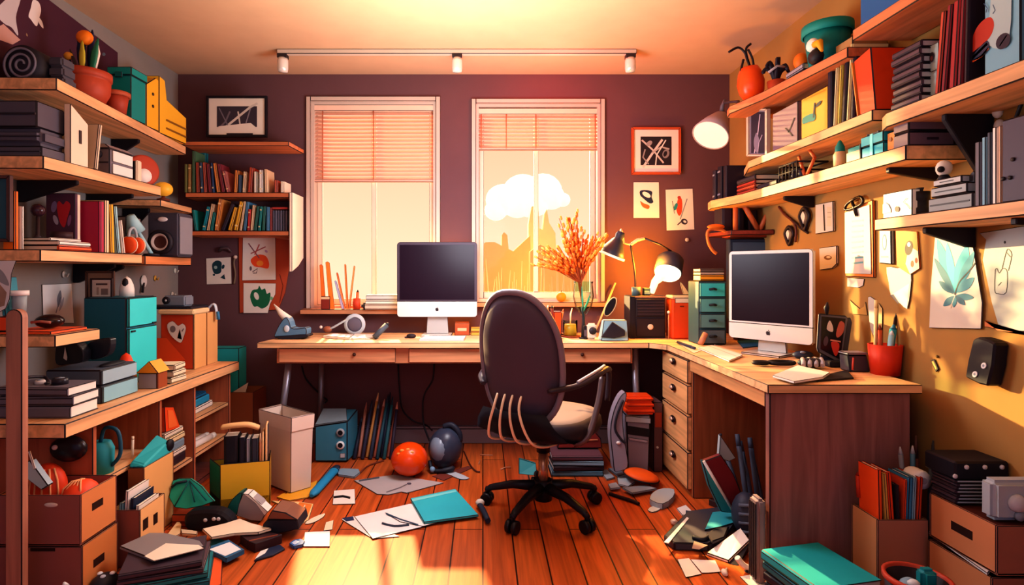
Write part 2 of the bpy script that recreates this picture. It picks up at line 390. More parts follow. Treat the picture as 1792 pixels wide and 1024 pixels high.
# backrest shell: oval, wrapped slightly round the sitter; local +Y is the way the chair faces
def bk(u, w, off):
    x = .212*u*(1 - .10*(w > 0)*w*w) ; z = cz0 + .315*w; y = -.235 - .10*(w+1)/2 + .10*u*u*.5 + off
    return (x, y, z)
def disk(off_f, off_b, m_f, m_b, s=1.0):
    gg = G(); mi, mj = gg.i(m_f), gg.i(m_b); N = 40; R = 6
    def sup(a, k): # superellipse
        c, q = math.cos(a), math.sin(a); e = .82
        return (s*k*math.copysign(abs(c)**e, c), s*k*math.copysign(abs(q)**e, q))
    for off, mm, flip in ((off_f, mi, 0), (off_b, mj, 1)):
        cen = gg.v(bk(0, 0, off)); prev = None; 
        for r_ in range(1, R+1):
            k = r_/R; edge = (1 - k**6) if r_ < R else 0
            ring = [gg.v(bk(*sup(2*pi*j/N, k), off*edge + (1-edge)*(off_f+off_b)/2)) for j in range(N)]
            for j in range(N):
                q = [prev[j], prev[(j+1)%N], ring[(j+1)%N], ring[j]] if prev else [cen, ring[(j+1)%N], ring[j]]
                gg.f(q, mm, True)
            prev = ring
    bmesh.ops.remove_doubles(gg.bm, verts=gg.bm.verts[:], dist=1e-5); bmesh.ops.recalc_face_normals(gg.bm, faces=gg.bm.faces[:])
    return gg
P(disk(.03, -.03, mat('#3a3140', .8), dk), 'backrest', t)
gg = G(); N = 48; e = .82; pts = []
for j in range(N + 1):
    a = 2*pi*j/N; c, q = math.cos(a), math.sin(a)
    pts.append(bk(1.0*math.copysign(abs(c)**e, c), 1.0*math.copysign(abs(q)**e, q), .004))
gg.tube(pts, .016, mat('#8d8390', .4), 8, False); P(gg, 'backrest_rim', t, 'pale grey rim of the backrest')
# shell under the seat that climbs the back, with three light piping lines
g = G(); prof = [(-.318, .565), (-.312, .50), (-.27, .435), (-.16, .405), (.0, .40), (.16, .41)]; mi = g.i(sd); rows = []
for y, z in prof: rows.append([g.v((x, y + .5*x*x*(1 if y < -.2 else 0), z + .22*x*x)) for x in [q_*min(1, .60 + .42*(.60-z)/.17 if z > .44 else 1) for q_ in (-.24, -.14, 0, .14, .24)]])
for a_, b_ in zip(rows, rows[1:]):
    for j in range(4): g.f([a_[j], a_[j+1], b_[j+1], b_[j]], mi, True)
r_ = bmesh.ops.solidify(g.bm, geom=g.bm.faces[:], thickness=.018); P(g, 'seat_shell', t)
for x, xt in ((-.13, -.075), (-.06, -.035), (.02, .005), (.10, .05)):
    g = G(); g.tube(sm([(xt, -.318, .645), (xt*1.05, -.345, .59), (xt*.5+x*.5, -.345, .51), (x, -.30, .43), (x*1.1, -.17, .388), (x*1.2, -.03, .38)], 4, False), [.004]+[.0065]*19+[.005], mat('#f8e2c2', .45), 6); P(g, 'piping', t, 'cream piping line')
def cushion():
    g = G(); mi = g.i(sd); mt = g.i(mat('#6a5f60', .8)); N = 32
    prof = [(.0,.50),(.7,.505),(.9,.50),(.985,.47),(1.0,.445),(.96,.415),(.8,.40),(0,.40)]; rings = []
    for r_, z in prof:
        if r_ == 0: rings.append([g.v((0, .03, z))])
        else: rings.append([g.v((.262*r_*math.copysign(abs(math.cos(2*pi*j/N))**.7, math.cos(2*pi*j/N)), .03 + .27*r_*math.copysign(abs(math.sin(2*pi*j/N))**.7, math.sin(2*pi*j/N)), z)) for j in range(N)])
    for k, (a_, b_) in enumerate(zip(rings, rings[1:])):
        for j in range(N):
            q = [a_[j % len(a_)], a_[(j+1) % len(a_)], b_[(j+1) % len(b_)], b_[j % len(b_)]]
            q = [v for n_, v in enumerate(q) if v not in q[:n_]]
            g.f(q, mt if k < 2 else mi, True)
    bmesh.ops.recalc_face_normals(g.bm, faces=g.bm.faces[:]); return g
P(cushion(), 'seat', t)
for s in (-1, 1):
    g = G(); g.tube(sm([(s*.17, -.29, .675), (s*.26, -.17, .69), (s*.295, -.02, .722), (s*.295, .10, .73), (s*.288, .155, .69), (s*.275, .165, .56)], 5, False), [.012]+[.018]*9+[.021]*8+[.013]*8, mat('#3a323c', .4), 8, True, .75)
    ar = P(g, 'armrest', t)
    h = G(); h.tube(sm([(s*.29, .06, .70), (s*.285, .02, .58), (s*.26, -.05, .43), (s*.20, -.08, .39)], 4, False), .016, mat('#6a5a5c', .35, .3), 8); P(h, 'armrest_strut', ar)
    h = G(); h.tube(sm([(s*.26, -.17, .705), (s*.295, -.02, .739), (s*.292, .08, .748)], 4, False), .008, mat('#c9bfc0', .4), 6); P(h, 'armrest_highlight_strip', ar)
g = G(); g.tube([(0, 0, .41), (0, 0, .30)], .034, blk, 14); g.tube([(0, 0, .30), (0, 0, .09)], .024, mat('#b98a6c', .25, .7), 14); g.tube([(0, 0, .16), (0, 0, .06)], .045, blk, 16); P(g, 'gas_column', t)
g = G(); g.box(-.11, .11, -.12, .10, .385, .405, blk, .004); P(g, 'tilt_plate', t)
rz = math.radians(-33)
for k in range(5):
    a = pi/2 + k*2*pi/5 - rz + .02; d = Vector((math.cos(a), math.sin(a), 0))
    g = G(); g.tube([d*.03 + Vector((0, 0, .125)), d*.16 + Vector((0, 0, .118)), d*.275 + Vector((0, 0, .088)), d*.30 + Vector((0, 0, .07))], [.03, .022, .017, .014], blk, 8)
    lg = P(g, 'base_arm', t)
    n = d.cross(Vector((0, 0, 1)))
    c = G(); c.tube([d*.295 + Vector((0, 0, .09)), d*.295 + Vector((0, 0, .05))], .009, blk, 8)
    for q in (-1, 1):
        p = d*.295 + n*.017*q + Vector((0, 0, .031)); c.tube([p - n*.012, p - n*.009, p + n*.009, p + n*.012], [.024, .031, .031, .024], mat('#15121a', .35), 16)
    P(c, 'caster', lg)
put(t, (.305, 2.80, 0), (0, 0, rz))
# ---- ceiling track light
t = T('track_light', 'white ceiling track with three small spotlights', 'light', (-.08, 3.48, 2.5))
g = G(); y = 3.48; g.box(X(486, y), X(1113, y), y-.02, y+.02, ZC-.03, ZC, '#cbb8a8', .004); P(g, 'track', t)
for px in (495, 800, 1103):
    x = X(px, y); g = G(); g.box(x-.03, x+.03, y-.025, y+.025, ZC-.055, ZC-.028, '#2a2226', .004); s = P(g, 'spot_mount', t)
    h = G(); h.lathe([(0, 0), (.030, 0), (.033, -.02), (.033, -.065), (.028, -.085), (0, -.088)], mat('#e9e3dc', .25, .3), (x, y, ZC-.052), 18); P(h, 'spot_head', s, 'white spotlight can')
# =====================================================================  KIT OF SMALL THINGS
PAGE = '#efe0c8'
def book(label, w, d, h, col, group=None, band=None, cat='book', name='book', ink=.002, page=PAGE):
    """upright, spine towards -Y at y=0, thickness along X, origin under the middle of the spine"""
    g = G(); c = min(.004, w*.18); x = w/2
    g.prism([(-x, .006, 0), (-x*.6, 0, 0), (x*.6, 0, 0), (x, .006, 0), (x, d, 0), (x-c, d, 0), (x-c, .01, 0), (-x+c, .01, 0), (-x+c, d, 0), (-x, d, 0)], (0, 0, h), col, ink)
    if band:
        for z in (h*.14, h*.82): g.box(-x*.62, x*.62, -.0012, .002, z, z+h*.05, band, 0)
    me = mk(g, name, Vector()); o = link(me); tag(o, label, cat, group)
    p = G(); p.box(-x+c+.0003, x-c-.0003, .0105, d-.004, .004, h-.004, page, 0)
    q = link(mk(p, 'pages', Vector()), o)
    return o
def _q(u, w, h, a):
    L = math.radians(a); c, s_ = math.cos(L), math.sin(L); b = abs(s_)*w/2
    return [(u + x*c + z*s_, b - x*s_ + z*c) for x, z in ((-w/2, 0), (w/2, 0), (w/2, h), (-w/2, h))]
def _hit(A, B):
    for P_, Q_ in ((A, B), (B, A)):
        for k in range(4):
            ex, ey = P_[(k+1) % 4][0]-P_[k][0], P_[(k+1) % 4][1]-P_[k][1]; n = (-ey, ex)
            pa = [p[0]*n[0]+p[1]*n[1] for p in A]; pb = [p[0]*n[0]+p[1]*n[1] for p in B]
            if max(pa) < min(pb) + 1e-6 or max(pb) < min(pa) + 1e-6: return False
    return True
def settle(items):
    """items [u, width, height, lean]: push leaning books along the row until none cut into the ones before"""
    out = []
    for u, w, h, a in items:
        for _ in range(80):
            q = _q(u, w + .0012, h, a)
            bad = [o for o in out[-4:] if _hit(q, _q(*o))]
            if not bad: break
            if abs(a - bad[-1][3]) > 3 and _ % 3 == 2: a += math.copysign(1.5, bad[-1][3] - a)
            u += .0012
        out.append((u, w, h, a))
    return [(o[0], o[3]) for o in out]
def stand(o, w, p, lean=0, rz=0):
    """lean in degrees (+ = top tips to the right seen from the spine); the foot stays on the board"""
    L = math.radians(lean); o.location = (p[0], p[1], p[2] + .0006 + abs(math.sin(L))*w/2); o.rotation_euler = (0, L, rz); return o
def lay(label, cx, cy, z, along, depth, t, rz, col, group=None, cat='book', name='book', page=PAGE, band=None):
    """book lying flat; spine side faces local -Y before turning by rz (degrees)"""
    o = book(label, t, depth, along, col, group, band, cat, name, .002, page)
    R = Matrix.Rotation(math.radians(rz), 4, 'Z') @ Matrix.Rotation(pi/2, 4, 'Y')
    off = R @ Vector((0, depth/2, along/2))
    o.rotation_euler = R.to_euler(); o.location = Vector((cx, cy, z + .0006 + t/2)) - off
    return o
def carton(label, x0, x1, y0, y1, z0, h, col, side='#c07a4a', slots=(), name='cardboard_box', cat='box', group=None, wall=.006, fill=None, inner='#5a2a22'):
    """open-topped carton; slots: list of (face, u, w, dz, hh) dark hand holes"""
    t = T(name, label, cat, ((x0+x1)/2, (y0+y1)/2, z0), group)
    g = G(); w = wall
    g.box(x0, x1, y0, y1, z0, z0+w, col, 0)
    for a in ((x0, x1, y0, y0+w), (x0, x1, y1-w, y1)): g.box(a[0], a[1], a[2], a[3], z0, z0+h, col, .0025)
    for a in ((x0, x0+w, y0+w, y1-w), (x1-w, x1, y0+w, y1-w)): g.box(a[0], a[1], a[2], a[3], z0, z0+h, side, .0025)  # side walls mostly lighter than the front: their lit look in the colour
    P(g, 'box_body', t)
    if slots:
        for face, u, ww, dz, hh in slots:
            g = G(); z = z0 + dz
            if face == 'x+': E = [(x1+.001, u-ww/2, z), (x1+.001, u+ww/2, z), (x1+.001, u+ww/2, z+hh), (x1+.001, u-ww/2, z+hh)]; d = (-.008, 0, 0)
            if face == 'x-': E = [(x0-.001, u-ww/2, z), (x0-.001, u+ww/2, z), (x0-.001, u+ww/2, z+hh), (x0-.001, u-ww/2, z+hh)]; d = (.008, 0, 0)
            if face == 'y-': E = [(u-ww/2, y0-.001, z), (u+ww/2, y0-.001, z), (u+ww/2, y0-.001, z+hh), (u-ww/2, y0-.001, z+hh)]; d = (0, .008, 0)
            g.prism(E, d, '#2a1210', 0); P(g, 'hand_hole', t)
    if fill:
        g = G(); g.box(x0+w, x1-w, y0+w, y1-w, z0+w, z0+h*fill, inner, 0); P(g, 'packing', t)
    return t
def papers(name, label, cat, pr, pts, m='#f3ead8', art=(), t=.003, off=.0015, ink=.0018, group=None, pin=None):
    """sheet on a wall / floor plane; art: [(pixel polygon, colour)]"""
    g = G(); g.slab(pr, pts, t, m, off, ink)
    for k, (p, c) in enumerate(art): g.dec(pr, p, c, off + t + .0006 + k*.00008)
    o = S(g, name, label, cat, group)
    return o
def framed(label, pr, l, t, r, b, fw, mw, fcol, mcol, acol, art=(), group=None, depth=.018, name='framed_picture', skew=0, off=.001):
    """picture in a frame on plane pr"""
    q = lambda d: [(l+d, t+d+skew*0), (r-d, t+d), (r-d, b-d), (l+d, b-d)]
    c = pr(((l+r)/2, b)); o = T(name, label, 'picture', c, group)
    g = G(); out, inn = q(0), q(fw)
    for k in range(4): g.slab(pr, [out[k], out[(k+1) % 4], inn[(k+1) % 4], inn[k]], depth, fcol, off, .0015)
    P(g, 'frame', o)
    g = G(); g.slab(pr, q(fw*.8), depth*.5, mcol, off, 0)
    P(g, 'mat_board', o)
    if acol:
        g = G(); e = q(fw + mw); g.dec(pr, e, acol, off + depth*.5 + .001)
        for k, (p, cc) in enumerate(art): g.dec(pr, p, cc, off + depth*.5 + .0018 + k*.0001)
        P(g, 'artwork', o)
    return o
def cup(name, label, cat, c, r0, r1, h, col, group=None, wall=.004, rim=None):
    g = G(); g.lathe([(0, 0), (r0, 0), (r1, h), (r1-wall, h), (r0-wall, wall), (0, wall)], col, c, 22)
    if rim: g.lathe([(r1-.001, h*.80), (r1+.006, h*.80), (r1+.006, h), (r1-.001, h)], rim, c, 22)
    return S(g, name, label, cat, group)
def stick(name, label, cat, a, b, r, col, tip=None, group=None, n=8, taper=1.0):
    g = G(); a, b = Vector(a), Vector(b); g.tube([a, a + (b-a)*.86], [r, r*taper], col, n)
    g.tube([a + (b-a)*.86, b], [r*taper, r*.25 if tip else r*taper*.9], tip or col, n)
    return S(g, name, label, cat, group)
def rbox(name, label, cat, x0, x1, y0, y1, z0, z1, m, r=.012, group=None):
    g = G(); g.box(x0, x1, y0, y1, z0, z1, m, r, True); return S(g, name, label, cat, group)

RY = Matrix.Rotation(pi/2, 4, 'X')
# =====================================================================  LEFT WALL
pL = onX(XL)
# dark poster behind the top shelf
papers('wall_poster', 'large dark plum poster with pale torn shapes above the left shelves', 'poster', pL,
  [(-160, -150), (85, 0), (205, 92), (205, 158), (-160, 140)], '#4a2438',
  [(sm([(18,-8),(34,-4),(26,30),(30,62),(18,48),(4,40),(-10,20)]), '#c9c0c4'), (sm([(56,0),(66,4),(70,18),(66,34),(62,46),(52,34),(48,28),(52,14)]), '#eadfdc'), (leaf(64,28,74,50,3), '#eadfdc'),
   ([(4,42),(34,70),(20,78),(-30,60)], '#c79a90'), (ell(180,95,3,3), '#5a6a78'), (leaf(44,58,46,64,1.2), '#b08d6a')])
# --- highest shelf
def spiral_mat(label, c, r, L, axis):
    t = T('rolled_mat', label, 'mat', (c[0], c[1], c[2]-r))
    g = G(); g.lathe([(0, 0), (r, 0), (r, L), (0, L)], '#2d2c38', c, 28, axis); P(g, 'roll', t)
    g = G(); pts = []
    for k in range(74):
        a = k*.24; q = r*(.13 + .85*k/73); pts.append((c[0] + q*math.cos(a), c[1]-.002, c[2] + q*math.sin(a)))
    g.tube(pts, .0055, '#8c8a9c', 5); P(g, 'spiral_edge', t, 'pale spiral edge of the rolled mat')
    return t
spiral_mat('rolled dark grey mat showing its spiral end on the top left shelf', (X(38, 2.42), 2.42, SA+.085), .084, .12, Matrix.Rotation(-pi/2, 4, 'X'))
g = G(); x0, x1 = -1.924, X(112, 2.45)
for k in range(3): g.box(x0, x1-.004*k, 2.45, 2.53, SA + .044*k, SA + .042 + .044*k, '#4d4c58', .008, True)
S(g, 'folded_blanket', 'folded dark grey blanket beside the rolled mat', 'blanket')
# terracotta planter with bulbs
c = Vector((-1.945, 2.72, SA+.0)); t = T('potted_plant', 'terracotta pot of dark leaves and orange buds on the top left shelf', 'plant', c)
g = G(); g.lathe([(0, 0), (.072, 0), (.10, .06), (.102, .11), (.096, .12), (.108, .122), (.108, .155), (.094, .155), (.088, .12), (0, .115)], '#b0482e', c, 24); P(g, 'pot', t)
g = G()
for (dx, dy, h, w, col) in ((-.02, 0, .20, .022, '#1f2a4a'), (.012, .01, .22, .02, '#232a52'), (.035, -.01, .17, .018, '#2c7a5a'), (-.045, 0, .12, .016, '#3a2e34'), (.0, -.03, .15, .016, '#c9b43a')):
    b = c + Vector((dx*.5, dy, .12)); e = c + Vector((dx*1.8, dy, .15 + h)); g.tube(sm([b, (b*2+e)/3 + Vector((dx*.1, 0, 0)), (b+e*2)/3, e], 3, False), [.004]+[w*.8]*3+[w]*3+[w*.7, w*.5, .003], col, 6, True, .35)
P(g, 'leaves', t)
for dx, h, r, col in ((-.005, .325, .036, '#ff8a1f'), (-.085, .235, .020, '#e8a23a')):
    g = G(); p = c + Vector((dx, -.005, h)); g.ball(p, (r*1.1, r*.8, r), col, 14); g.tube([c + Vector((dx*.4, 0, .1)), p], .004, '#25304a', 5); P(g, 'bud', t, 'orange flower bud')
g = G(); g.tube([c+Vector((.03, 0, .1)), c+Vector((.06, 0, .25)), c+Vector((.052, 0, .32))], [.003, .008, .002], '#f1dcd2', 6); P(g, 'twig', t)
cup('flower_pot', 'small round terracotta pot beside the teal lidded box', 'pot', (-1.905, 2.885, SA), .042, .056, .11, '#a8432c', rim='#b95a3c')
# teal lidded box
x0, x1 = X(190, 2.97), -1.885; zt = Z(117, 2.97)
t = T('storage_box', 'tall teal lidded box on the top left shelf', 'box', ((x0+x1)/2, 3.03, SA))
g = G(); g.box(x0, x1, 2.97, 3.10, SA, zt-.045, '#138a86', .004); P(g, 'box_body', t)
g = G(); g.box(x0-.006, x1+.006, 2.963, 3.107, zt-.045, zt, '#16918c', .005); g.box((x0+x1)/2-.02, (x0+x1)/2+.02, 2.955, 2.965, zt-.06, zt-.03, '#0f6a6a', .003); P(g, 'lid', t)
# yellow files
t = T('file_holder', 'tall yellow file holder next to the teal lidded box', 'file holder', (-1.95, 3.2, SA))
g = G(); g.prism([(-1.90, 3.13, SA), (-1.90, 3.25, SA), (-1.90, 3.25, 2.33), (-1.90, 3.22, 2.335), (-1.90, 3.13, 2.27)], (-.14, 0, 0), '#f2b330', .004); P(g, 'holder_body', t)
for z in (.20, .13):
    g = G(); g.lathe([(0, 0), (.009, 0), (.009, .003), (0, .003)], '#3a2a20', (-1.899, 3.19, SA+z), 12, 'x'); P(g, 'finger_hole', t)
t = T('file_holder', 'yellow file holder with slanted top near the corner', 'file holder', (-1.95, 3.36, SA))
g = G(); g.prism([(-1.915, 3.28, SA), (-1.915, 3.58, SA), (-1.915, 3.58, 2.20), (-1.915, 3.36, 2.25), (-1.915, 3.34, 2.36), (-1.915, 3.28, 2.37)], (-.13, 0, 0), '#f4b933', .004); P(g, 'holder_body', t)
g = G(); g.box(-1.914, -1.909, 3.35, 3.57, SA+.09, SA+.10, '#8a5a1c', 0); g.box(-1.914, -1.909, 3.35, 3.57, SA+.04, SA+.05, '#8a5a1c', 0); P(g, 'groove', t)
# --- second shelf: dark boxes, holders, printer, clock
z = SB
for k, (hh, dx, lab) in enumerate(((.052, 0, 'slate grey flat case at the bottom of the left shelf stack'), (.075, .0, 'slate grey padded case in the middle of the left shelf stack'), (.115, -.02, 'slate grey file box on top of the left shelf stack'))):
    t = T('storage_case', lab, 'case', (-2.0, 2.36, z)); x1 = -1.84 + dx
    g = G(); g.box(-2.13, x1, 2.31, 2.47, z, z+hh-.003, '#5a5866', .006 if k != 1 else .02, k == 1); P(g, 'case_body', t)
    g = G(); g.box(-2.12, x1-.004, 2.306, 2.312, z+hh*.45, z+hh*.52, '#2a2832', 0); P(g, 'seam', t); z += hh
t = T('magazine_file', 'cream magazine file with a finger slot beside the slate cases', 'file holder', (-1.9, 2.52, SB))
g = G(); g.prism([(-1.815, 2.44, SB), (-1.815, 2.55, SB), (-1.815, 2.55, SB+.20), (-1.815, 2.44, SB+.265)], (-.03, 0, 0), '#f3e2c8', .003); P(g, 'file_body', t)
g = G(); g.box(-1.816, -1.812, 2.49, 2.505, SB+.10, SB+.16, '#3a2a2a', .0); P(g, 'finger_slot', t)
o = book('thin cream binder leaning against the cream magazine file', .022, .2, .22, '#e8d2b4', name='binder', cat='binder'); stand(o, .022, (-1.81, 2.60, SB), 8, pi/2)
t = T('garden_trowel', 'dark trowel standing against the wall by the grey printer', 'trowel', (-2.02, 2.75, SB))
g = G(); g.tube([(-2.02, 2.75, SB), (-2.02, 2.75, SB+.12)], .007, '#2a2630', 8); P(g, 'shaft', t)
g = G(); p = onY(2.75); g.prism([p(q)-Vector((0, .004, 0)) for q in leaf(139, 272, 137, 222, 7)], (0, .008, 0), '#1f1d2b', .002); P(g, 'blade', t)
# printer
x0, x1, y0, y1 = -2.03, -1.845, 2.74, 2.925; t = T('printer', 'grey desktop printer with white tray doors on the left shelf', 'printer', (-1.94, 2.85, SB))
g = G(); g.box(x0, x1, y0, y1, SB, SB+.135, '#7d7682', .005); P(g, 'printer_body', t)
g = G(); g.hexa([(x0-.008,y0-.008,SB+.135),(x1+.008,y0-.008,SB+.135),(x1+.008,y1,SB+.135),(x0-.008,y1,SB+.135),(x0+.01,y0+.01,SB+.16),(x1-.03,y0+.01,SB+.16),(x1-.03,y1,SB+.16),(x0+.01,y1,SB+.16)], '#a59aa0', .004); P(g, 'lid', t)
for a, b_ in ((.012, .062), (.072, .128)):
    g = G(); g.box(x1, x1+.006, y0+.015, y1-.012, SB+a, SB+b_, '#f2efe9', .003); P(g, 'tray_door', t, 'white tray door')
g = G(); g.lathe([(0, 0), (.02, 0), (.02, .012), (0, .012)], '#241f2a', (-1.90, y0+.001, SB+.105), 16, 'y'); P(g, 'knob', t)
g = G(); g.box(x0+.005, x1-.005, y0-.003, y0, SB+.062, SB+.068, '#2c2832', 0); P(g, 'seam', t)
# clock and camera
t = T('round_clock', 'round red clock with white face leaning by the retro camera', 'clock', (-1.88, 3.10, SB))
R = Matrix.Rotation(math.radians(90), 4, 'Y') @ Matrix.Rotation(math.radians(-25), 4, 'X')
g = G(); c = (-1.90, 3.085, SB+.0855); g.lathe([(0, 0), (.085, 0), (.085, .025), (.075, .03), (0, .03)], '#b5472f', c, 28, Matrix.Rotation(math.radians(60), 4, 'Z') @ Matrix.Rotation(pi/2, 4, 'X')); P(g, 'case', t)
g = G(); g.lathe([(0, 0), (.038, 0), (.038, .004), (0, .004)], '#fbf4ea', (-1.872, 3.067, SB+.055), 20, Matrix.Rotation(math.radians(60), 4, 'Z') @ Matrix.Rotation(pi/2, 4, 'X')); P(g, 'dial', t, 'white dial')
t = T('retro_camera', 'small black and cream retro camera on the second left shelf', 'camera', (-1.9, 2.95, SB))
g = G(); g.box(-1.95, -1.84, 2.955, 2.985, SB, SB+.115, '#241c24', .004); P(g, 'camera_body', t)
for x in (-1.95, -1.855):
    g = G(); g.box(x, x+.016, 2.95, 2.99, SB, SB+.118, '#f1ddc0', .005, True); P(g, 'side_grip', t, 'cream side grip')
g = G(); g.lathe([(0, 0), (.02, 0), (.017, -.02), (0, -.02)], '#cfc5c5', (-1.898, 2.955, SB+.08), 16, Matrix.Rotation(-pi/2, 4, 'X')); g.box(-1.915, -1.88, 2.95, 2.956, SB+.03, SB+.04, '#e9e0d8', 0); P(g, 'lens', t)
t = T('desk_bulb_lamp', 'small lamp with round yellow globe on the short corner shelf', 'lamp', (-1.9, 3.27, 1.625))
g = G(); g.lathe([(0, 0), (.035, 0), (.035, .01), (.01, .02), (.01, .04), (0, .04)], '#6a3426', (-1.885, 3.27, 1.625), 16); P(g, 'base', t)
g = G(); g.ball((-1.885, 3.27, 1.695), (.052, .05, .042), mat('#f5b53a', .4, em=.15), 18); P(g, 'globe', t, 'yellow globe')
# --- third shelf
framed('teal glass panel in a dark frame at the end of the third left shelf', onY(2.30), -30, 308, 24, 424, 6, 0, '#5a3a38', '#2b5a6a', None, depth=.02)
def uprights(rows, z, x0):
    fit = settle([(r_[0], r_[1], r_[2], r_[4]) for r_ in rows])
    for (y, w, h, col, lean, lab, d), (y, lean) in zip(rows, fit):
        o = book(lab, w, d, h, col); stand(o, w, (x0, y, z), lean, pi/2)
uprights([(2.315, .022, .245, '#f07a1e', 0, 'bright orange book at the near end of the third left shelf', .05), (2.345, .014, .185, '#f1ede4', 0, 'thin white book beside the bright orange book', .05)], SC_, -1.945)
uprights([
  (2.66, .034, .245, '#b3264e', 0, 'magenta book between the picture book and a cream book', .2), (2.697, .030, .255, '#f3dcae', 0, 'cream book between the magenta and yellow books', .2),
  (2.735, .030, .24, '#f3b52c', -4, 'yellow book between cream and pale blue books', .2), (2.785, .022, .235, '#a9dbe2', -9, 'pale blue leaning book on the third left shelf', .2), (2.825, .018, .17, '#efe3d2', -9, 'short white book leaning behind the pale blue book', .18)], SC_, -1.825)
# picture book facing the room
pb = onY(2.58); x0, x1, zt = X(80, 2.58), X(131, 2.58), Z(338, 2.58)
t = T('picture_book', 'purple picture book with red heart shape facing out', 'book', ((x0+x1)/2, 2.6, SC_))
g = G(); g.box(x0, x1, 2.58, 2.60, SC_, zt, '#5b3a52', .003)
for p_, c_ in ((sm([(105,388),(100,362),(104,352),(111,358),(117,352),(124,360),(119,380),(113,398)]), '#c8303a'), (ell(95,362,5,10,10), '#8a7fae'), (ell(98,385,4,9,-20), '#b9b4cc'), (ell(122,386,3,10,10), '#9a6a92')): g.dec(pb, p_, c_, .002)
P(g, 'cover', t)
g = G(); g.box(x0+.004, x1-.004, 2.600, 2.62, SC_+.003, zt-.004, PAGE, 0); P(g, 'pages', t)
lay('flat orange folder under white papers on the third left shelf', -1.905, 2.48, SC_, .20, .17, .022, 90, '#ee5a24', name='folder', cat='folder')
lay('flat white notebook on the orange folder', -1.90, 2.475, SC_+.022, .20, .16, .02, 92, '#f4efe6', name='notebook', cat='notebook')
lay('thin white pad topmost on the flat orange folder', -1.92, 2.47, SC_+.042, .16, .14, .014, 84, '#ece4d8', name='notepad', cat='notepad')
t = T('tape_roll', 'dark roll of tape lying on the thin white pad', 'tape', (-1.95, 2.46, SC_+.056)); g = G()
g.lathe([(.018, 0), (.042, 0), (.042, .03), (.018, .03), (.018, 0)], '#3a2228', (-1.90, 2.50, SC_+.0572), 22); P(g, 'tape_body', t)
g = G(); g.lathe([(.016, .001), (.0185, .001), (.0185, .0305), (.016, .0305)], '#c9b7a2', (-1.90, 2.50, SC_+.0572), 18); P(g, 'core', t)
t = T('round_ornament', 'dark glossy round ornament beside the thin white book', 'ornament', (-1.96, 2.42, SC_+.058)); g = G()
c = (-1.955, 2.435, SC_+.0572); g.lathe([(0, 0), (.022, 0), (.008, .012), (.007, .10), (0, .10)], '#3a2a2c', c, 12); P(g, 'stand', t)
g = G(); g.ball((c[0], c[1], SC_+.178), .028, mat('#3c2430', .2), 14); P(g, 'globe', t)
# headphones (striped orange), white desk lamp, speaker
t = T('headphones', 'orange striped headphones standing on the third left shelf', 'headphones', (-1.85, 2.90, SC_))
for yy in (2.865, 2.93):
    g = G(); g.lathe([(0, -.014), (.03, -.014), (.043, -.004), (.043, .006), (.03, .014), (0, .014)], '#ef5a22', (-1.83, yy, SC_+.046), 20, 'y'); g.lathe([(.044, -.003), (.0465, -.003), (.0465, .003), (.044, .003)], '#f6d8b8', (-1.83, yy, SC_+.046), 20, 'y'); P(g, 'ear_cup', t)
g = G(); g.tube(sm([(-1.83, 2.865, SC_+.085), (-1.83, 2.872, SC_+.12), (-1.83, 2.897, SC_+.138), (-1.83, 2.922, SC_+.12), (-1.83, 2.93, SC_+.085)], 4, False), .007, '#a9b7bd', 8); P(g, 'headband', t, 'grey headband')
t = T('table_lamp', 'pale blue desk lamp bending over the headphones', 'lamp', (-1.86, 3.06, SC_))
g = G(); g.lathe([(0, 0), (.04, 0), (.04, .012), (0, .016)], '#22222e', (-1.835, 3.07, SC_-.005), 18); P(g, 'base', t)
g = G(); g.tube(sm([(-1.835, 3.07, SC_+.005), (-1.85, 3.02, SC_+.08), (-1.875, 2.985, SC_+.15)], 4, False), .011, '#9ccbd6', 10); P(g, 'neck', t)
g = G(); g.lathe([(0, .05), (.018, .05), (.028, .02), (.046, -.04), (.042, -.04), (.02, .02), (0, .03)], '#a5d2da', (-1.875, 2.975, SC_+.165), 20, Matrix.Rotation(math.radians(28), 4, 'X')); P(g, 'lamp_shade', t)
x0, x1 = -2.12, -1.93; g = G(); g.box(x0, x1, 3.0, 3.13, SC_-.004, SC_+.21, '#8a7a72', .006); g.box(x0+.03, x1-.03, 2.997, 3.0, SC_+.05, SC_+.16, '#6f625e', .002); S(g, 'archive_box', 'taupe archive box behind the pale blue lamp', 'box')
t = T('loudspeaker', 'charcoal loudspeaker with one large cone on the orange shelf section', 'speaker', (-1.9, 3.24, SC_)); x0, x1 = X(258, 3.2), X(312, 3.2)
g = G(); g.box(x0, x1, 3.2, 3.36, SC_-.004, Z(372, 3.2), '#4b4a57', .008, True); g.box(x1-.001, x1+.004, 3.21, 3.35, SC_+.01, Z(378, 3.2), '#8f9098', .002); P(g, 'cabinet', t)
c = ((x0+x1)/2 - .005, 3.198, SC_+.078); g = G(); RY = Matrix.Rotation(pi/2, 4, 'X')
g.lathe([(.036, 0), (.07, 0), (.072, .02), (.06, .03), (.045, .02), (.036, 0)], '#23222c', c, 26, RY); P(g, 'surround', t)
g = G(); g.lathe([(.036, .016), (.046, .028), (.05, .026), (.036, .014)], '#ddd2ca', c, 26, RY); g.lathe([(0, .008), (.037, .016)], '#5b3a36', c, 22, RY); P(g, 'cone', t, 'brown cone with pale ring')
g = G(); g.ball((c[0]+.005, 3.197, Z(384, 3.2)), (.03, .006, .014), '#f4f0ea', 14); P(g, 'badge', t, 'white oval badge')
